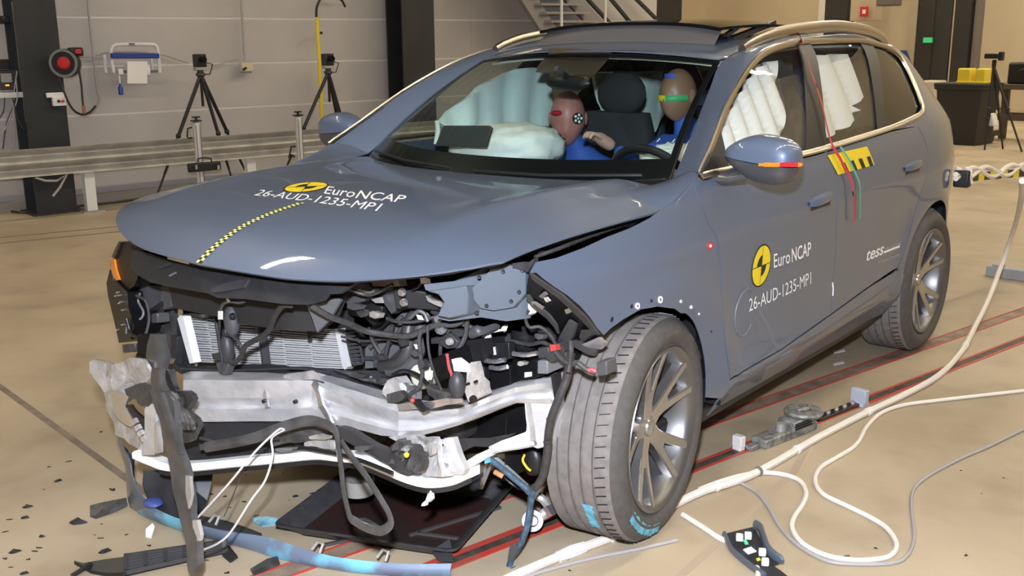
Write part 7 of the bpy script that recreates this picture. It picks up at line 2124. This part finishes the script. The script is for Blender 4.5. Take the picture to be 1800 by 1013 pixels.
# ---- rear door logo
decal('side_logo', 'tess', sidefn((1522, 459), (1553, 446), (1554, 426), (1523, 438)), M['stickerwhite'], rdoor_l, shear=.25, bold=.02)
decal('side_logo_small', 'international', sidefn((1553.5, 441), (1583, 431), (1583, 424), (1553.5, 434)), mat('logo_grey', (.45, .45, .45), .5), rdoor_l, shear=.25)
q = MB(); f_ = sidefn((1553, 446), (1581, 435), (1581, 431.5), (1553, 442)); q.grid([[f_(u, v) for u in np.linspace(0, 1, 8)] for v in (0, 1)]); q.build('logo_bar', M['stickerwhite'], rdoor_l, smooth=False, fix=False)
decal('side_logo_small', 'A Siemens Business', sidefn((1543, 464), (1580, 450), (1580, 444), (1543, 458)), mat('logo_grey2', (.40, .40, .40), .5), rdoor_l)
# ---- hood writing and tape
def hood_at(px, py):
    z = 1.08
    for _ in range(40):
        p = at(px, py, 'z', z); z = .5*z+.5*hood(p[0], p[1])[2]
    return p[:2]
def hoodfn(bl, br, tr, tl, off=.0018):
    B = bil(hood_at(*bl), hood_at(*br), hood_at(*tr), hood_at(*tl))
    def f(u, v):
        x, y = B(u, v); return hood(x, y, off)
    return f
decal('hood_text', 'Euro', hoodfn((569, 341), (620, 348), (630, 335), (577, 328)), M['stickerwhite'], hood_o, bold=.004)
decal('hood_text', 'NCAP', hoodfn((624, 349), (706, 357), (717, 345), (634, 335.5)), M['stickerwhite'], hood_o, bold=.006)
decal('hood_number', '26-AUD-1235-MP1', hoodfn((446, 344), (662, 372), (674, 359), (459, 334)), M['stickerwhite'], hood_o)
# emblem ellipse on the hood
c0 = np.array(hood_at(538, 329)); hx0 = (np.array(hood_at(577, 327))-np.array(hood_at(499, 331)))/2; hy0 = (np.array(hood_at(546, 320))-np.array(hood_at(530, 338)))/2
rr = (np.linalg.norm(hx0)+np.linalg.norm(hy0))/2
ang0 = math.atan2(hx0[1], hx0[0])
def f_h(x, y, lift):
    p = c0+hx0*x+hy0*y
    return hood(p[0], p[1], lift)
target(f_h, hood_o)
# chequered centre-line tape
tl_ = cr([np.array(hood_at(px, py)) for px, py in ((348.6, 463), (366.7, 444), (394, 420.6), (422, 401), (450, 386.7), (478, 374.7), (505.6, 365), (530.6, 357))], 12)
tl_ = [np.array(p) for p in tl_]
L = [0]
for a, b in zip(tl_, tl_[1:]): L.append(L[-1]+np.linalg.norm(b-a))
def tpnt(s):
    i = min(np.searchsorted(L, s), len(L)-1); i = max(i, 1)
    t = (s-L[i-1])/(L[i]-L[i-1]); p = tl_[i-1]+(tl_[i]-tl_[i-1])*t; d = tl_[i]-tl_[i-1]; d /= np.linalg.norm(d)
    return p, np.array([-d[1], d[0]])
qy = MB(); qk = MB(); N = 46; w_ = .0125
M['tapeyellow'] = mat('tape_yellow', (.72, .72, .22), .5)
for k in range(N):
    s0, s1 = L[-1]*k/N, L[-1]*(k+1)/N
    (p0, n0), (p1, n1) = tpnt(s0), tpnt(s1)
    for h in (0, 1):
        a = (h-1)*w_; b = h*w_
        pts = [hood(*(p0+n0*a), .0016), hood(*(p1+n1*a), .0016), hood(*(p1+n1*b), .0016), hood(*(p0+n0*b), .0016)]
        (qy if (k+h) % 2 else qk).add(pts, [(0, 1, 2, 3)])
tp_ = qy.build('centre_tape', M['tapeyellow'], hood_o, smooth=False, fix=False)
qk.build('tape_squares', M['stickerblack'], hood_o, smooth=False, fix=False)
# ---- yellow ruler sticker over the doors
RF = sidefn((1472, 307.5), (1536, 290), (1523, 257.5), (1453, 273), .0030)
q = MB(); q.grid([[RF(u, v) for u in np.linspace(0, 1, 12)] for v in np.linspace(.0, 1, 6)]); rl = q.build('ruler_sticker', M['stickeryellow'], rdoor_l, smooth=False, fix=False)
for k in range(4):
    u0 = .19+k*.225
    q = MB(); q.grid([[np.array(RF(u, v))+np.array([.001, 0, 0]) for u in (u0, u0+.10)] for v in (-.01, .5)]); q.build('ruler_gap', M['stickerblack'], rdoor_l, smooth=False, fix=False)
# ---- red and green marking tapes from the roof over the pillar to the doors
def sidetape(name, pts, m_, w=.0065, off=.006):
    P = [np.array(S3(*sp(*p), off)) for p in pts]; P = cr(P, 6)
    rows = []
    for i, p in enumerate(P):
        d = P[min(i+1, len(P)-1)]-P[max(i-1, 0)]; d /= np.linalg.norm(d); n = np.cross(d, (1, 0, 0)); n /= np.linalg.norm(n)
        rows.append([p-n*w, p+n*w])
    q = MB(); q.grid(rows); return q.build(name, m_, car, smooth=True, fix=False)
M['tapered'] = mat('tape_red', (.55, .04, .06), .5); M['tapegreen'] = mat('tape_green', (.10, .42, .26), .5)
top_red = [np.array([.66, 1.42, 1.615])]
sidetape('red_tape', [(1392, 50), (1399, 62), (1406, 79), (1420, 127), (1437, 179), (1449, 230), (1457, 256), (1472, 282), (1490, 319), (1494, 345), (1495, 390)], M['tapered'], .008, .016)
sidetape('green_tape', [(1407, 48), (1412, 58), (1418, 68)], M['tapegreen'], .006, .012)
sidetape('green_tape', [(1468, 250), (1480, 268), (1490, 284), (1506, 319), (1508, 340), (1508, 384)], M['tapegreen'], .006, .010)
# black tape marks on the red tape
for px, py in ((1396, 56), (1428, 150), (1492, 340)):
    sidetape('tape_knot', [(px-1, py-4), (px, py), (px+1, py+4)], M['stickerblack'], .008, .018)
# ---- door handles
def handle(px, py, length, parent, tilt=0.0):
    y, z = sp(px, py)
    q = MB(); rows = []
    for t in np.linspace(-1, 1, 13):
        yy = y+t*length/2; h = .017*(1-.35*abs(t)**3); o = .008+.022*(1-abs(t)**4)
        zz = z+tilt*t*length/2
        x = S(yy, zz)
        rows.append([(x-.004, yy, zz+h), (x+o*.8, yy, zz+h*.9), (x+o, yy, zz+.2*h), (x+o*.9, yy, zz-h*.8), (x-.004, yy, zz-h)])
    q.grid(rows); q.build('door_handle', M['paint'], parent, solid=.003, ang=50)
    q = MB(); q.grid([[S3(y+a*length*.42, z-.012+b*.022, .0015) for a in np.linspace(-1, 1, 10)] for b in np.linspace(-1, 1, 3)]); q.build('handle_recess', M['coverdark'], parent, smooth=True, fix=False)
handle(1441, 350, .22, door_l, .06); handle(1603, 291, .22, rdoor_l, .06)
# small red and white spark-like target at the fender edge
y, z = sp(1247, 432); q = MB(); q.lathe([(0, .004), (.012, .004), (.013, 0)], S3(y, z, 0), (1, -.3, 0), 12); q.build('red_dot', M['redplastic'], car)
q = MB(); q.lathe([(0, .006), (.005, .006), (.005, 0)], S3(y, z, 0), (1, -.3, 0), 8); q.build('white_dot', M['stickerwhite'], car)
# fixing holes and clips left along the fender arch
for px, py, r, mm in ((1120, 538, .010, 'white'), (1160, 527, .011, 'white'), (1196, 530, .005, 'white'), (1214, 540, .006, 'white'), (1228, 552, .004, 'white'), (1145, 529, .005, 'black'), (1110, 539, .006, 'black'), (1075, 563, .006, 'black'), (1076, 560, .005, 'black'), (1250, 583, .004, 'black')):
    y, z = sp(px, py); q = MB(); q.lathe([(r*.4, .003), (r, .003), (r, -.001)] if mm == 'white' else [(0, .0015), (r, .0015), (r, 0)], S3(y, z, 0), (1, -.1, .1), 12); q.build('arch_clip' if mm == 'white' else 'arch_hole', M[mm], car)
# round scuff on the door and seam line down the rear door
ys_, zs_ = sp(1308, 550)
q = MB(); q.tube([S3(ys_+.075*math.cos(a), zs_+.085*math.sin(a), .001) for a in np.linspace(.9, 5.6, 26)], .0035, 6); q.build('scuff_ring', mat('scuff', (.13, .135, .15), .5), door_l)
q = MB(); q.tube([S3(*sp(px, py), .001) for px, py in ((1463, 497), (1464, 506), (1463.5, 520))], .003, 6); q.build('chip_mark', M['stickerwhite'], door_l)
# blue chalk on the near front tyre (tread and sidewall)
def tyre_pt(r, xx, a):
    p = wheel_fl[3] @ Vector((xx, r*math.cos(a), r*math.sin(a))); return np.array(p)+wheel_fl[2]
def chalk(name, a0, a1, prof, seed):
    rg = np.random.RandomState(seed); q = MB(); n = 22; rows = []
    for i in range(n):
        a = a0+(a1-a0)*i/(n-1)
        e0 = rg.uniform(0, .25); e1 = rg.uniform(.75, 1)
        row = []
        for t in np.linspace(e0, e1, 4):
            r = prof[0][0]+(prof[1][0]-prof[0][0])*t; xx = prof[0][1]+(prof[1][1]-prof[0][1])*t
            row.append(tyre_pt(r, xx, a))
        rows.append(row)
    q.grid(rows); return q.build(name, M['chalk'], wheel_fl[0], smooth=True, fix=False)
chalk('chalk_smear', math.radians(216), math.radians(262), ((.296, .0075), (.338, .0030)), 3)
chalk('chalk_smear', math.radians(203), math.radians(222), ((.3665, -.085), (.3665, -.125)), 5)
# writing moulded into the sidewall
def arcfn(r0, r1, a0, a1): return lambda u, v: tyre_pt(r0+(r1-r0)*v, .0075, a0+(a1-a0)*u)
for nm, a0, a1 in (('tyre_text', 60, 30), ):
    decal(nm, '235/55 R19 105T', arcfn(.312, .324, math.radians(a0), math.radians(a1)), M['tread'], wheel_fl[0])
decal('tyre_text', 'Extra Load', arcfn(.312, .322, math.radians(96), math.radians(78)), M['tread'], wheel_fl[0])
# ---- repeats of one kind share a group
GROUPS = {'steel_column': 'black steel columns of the hall', 'camera_tripod': 'camera tripods round the hall', 'aluminium_post': 'aluminium posts before the guardrail',
          'white_rope': 'white cords on the floor', 'loose_flake': 'loose plastic flakes on the floor', 'paper_scrap': 'white scraps under the car',
          'wall_cable': 'cables along the left wall', 'crash_dummy': 'crash dummies in the front seats'}
for o in bpy.data.objects:
    k = o.name.split('.')[0]
    if o.parent is None and k in GROUPS and 'label' in o.keys(): o['group'] = GROUPS[k]
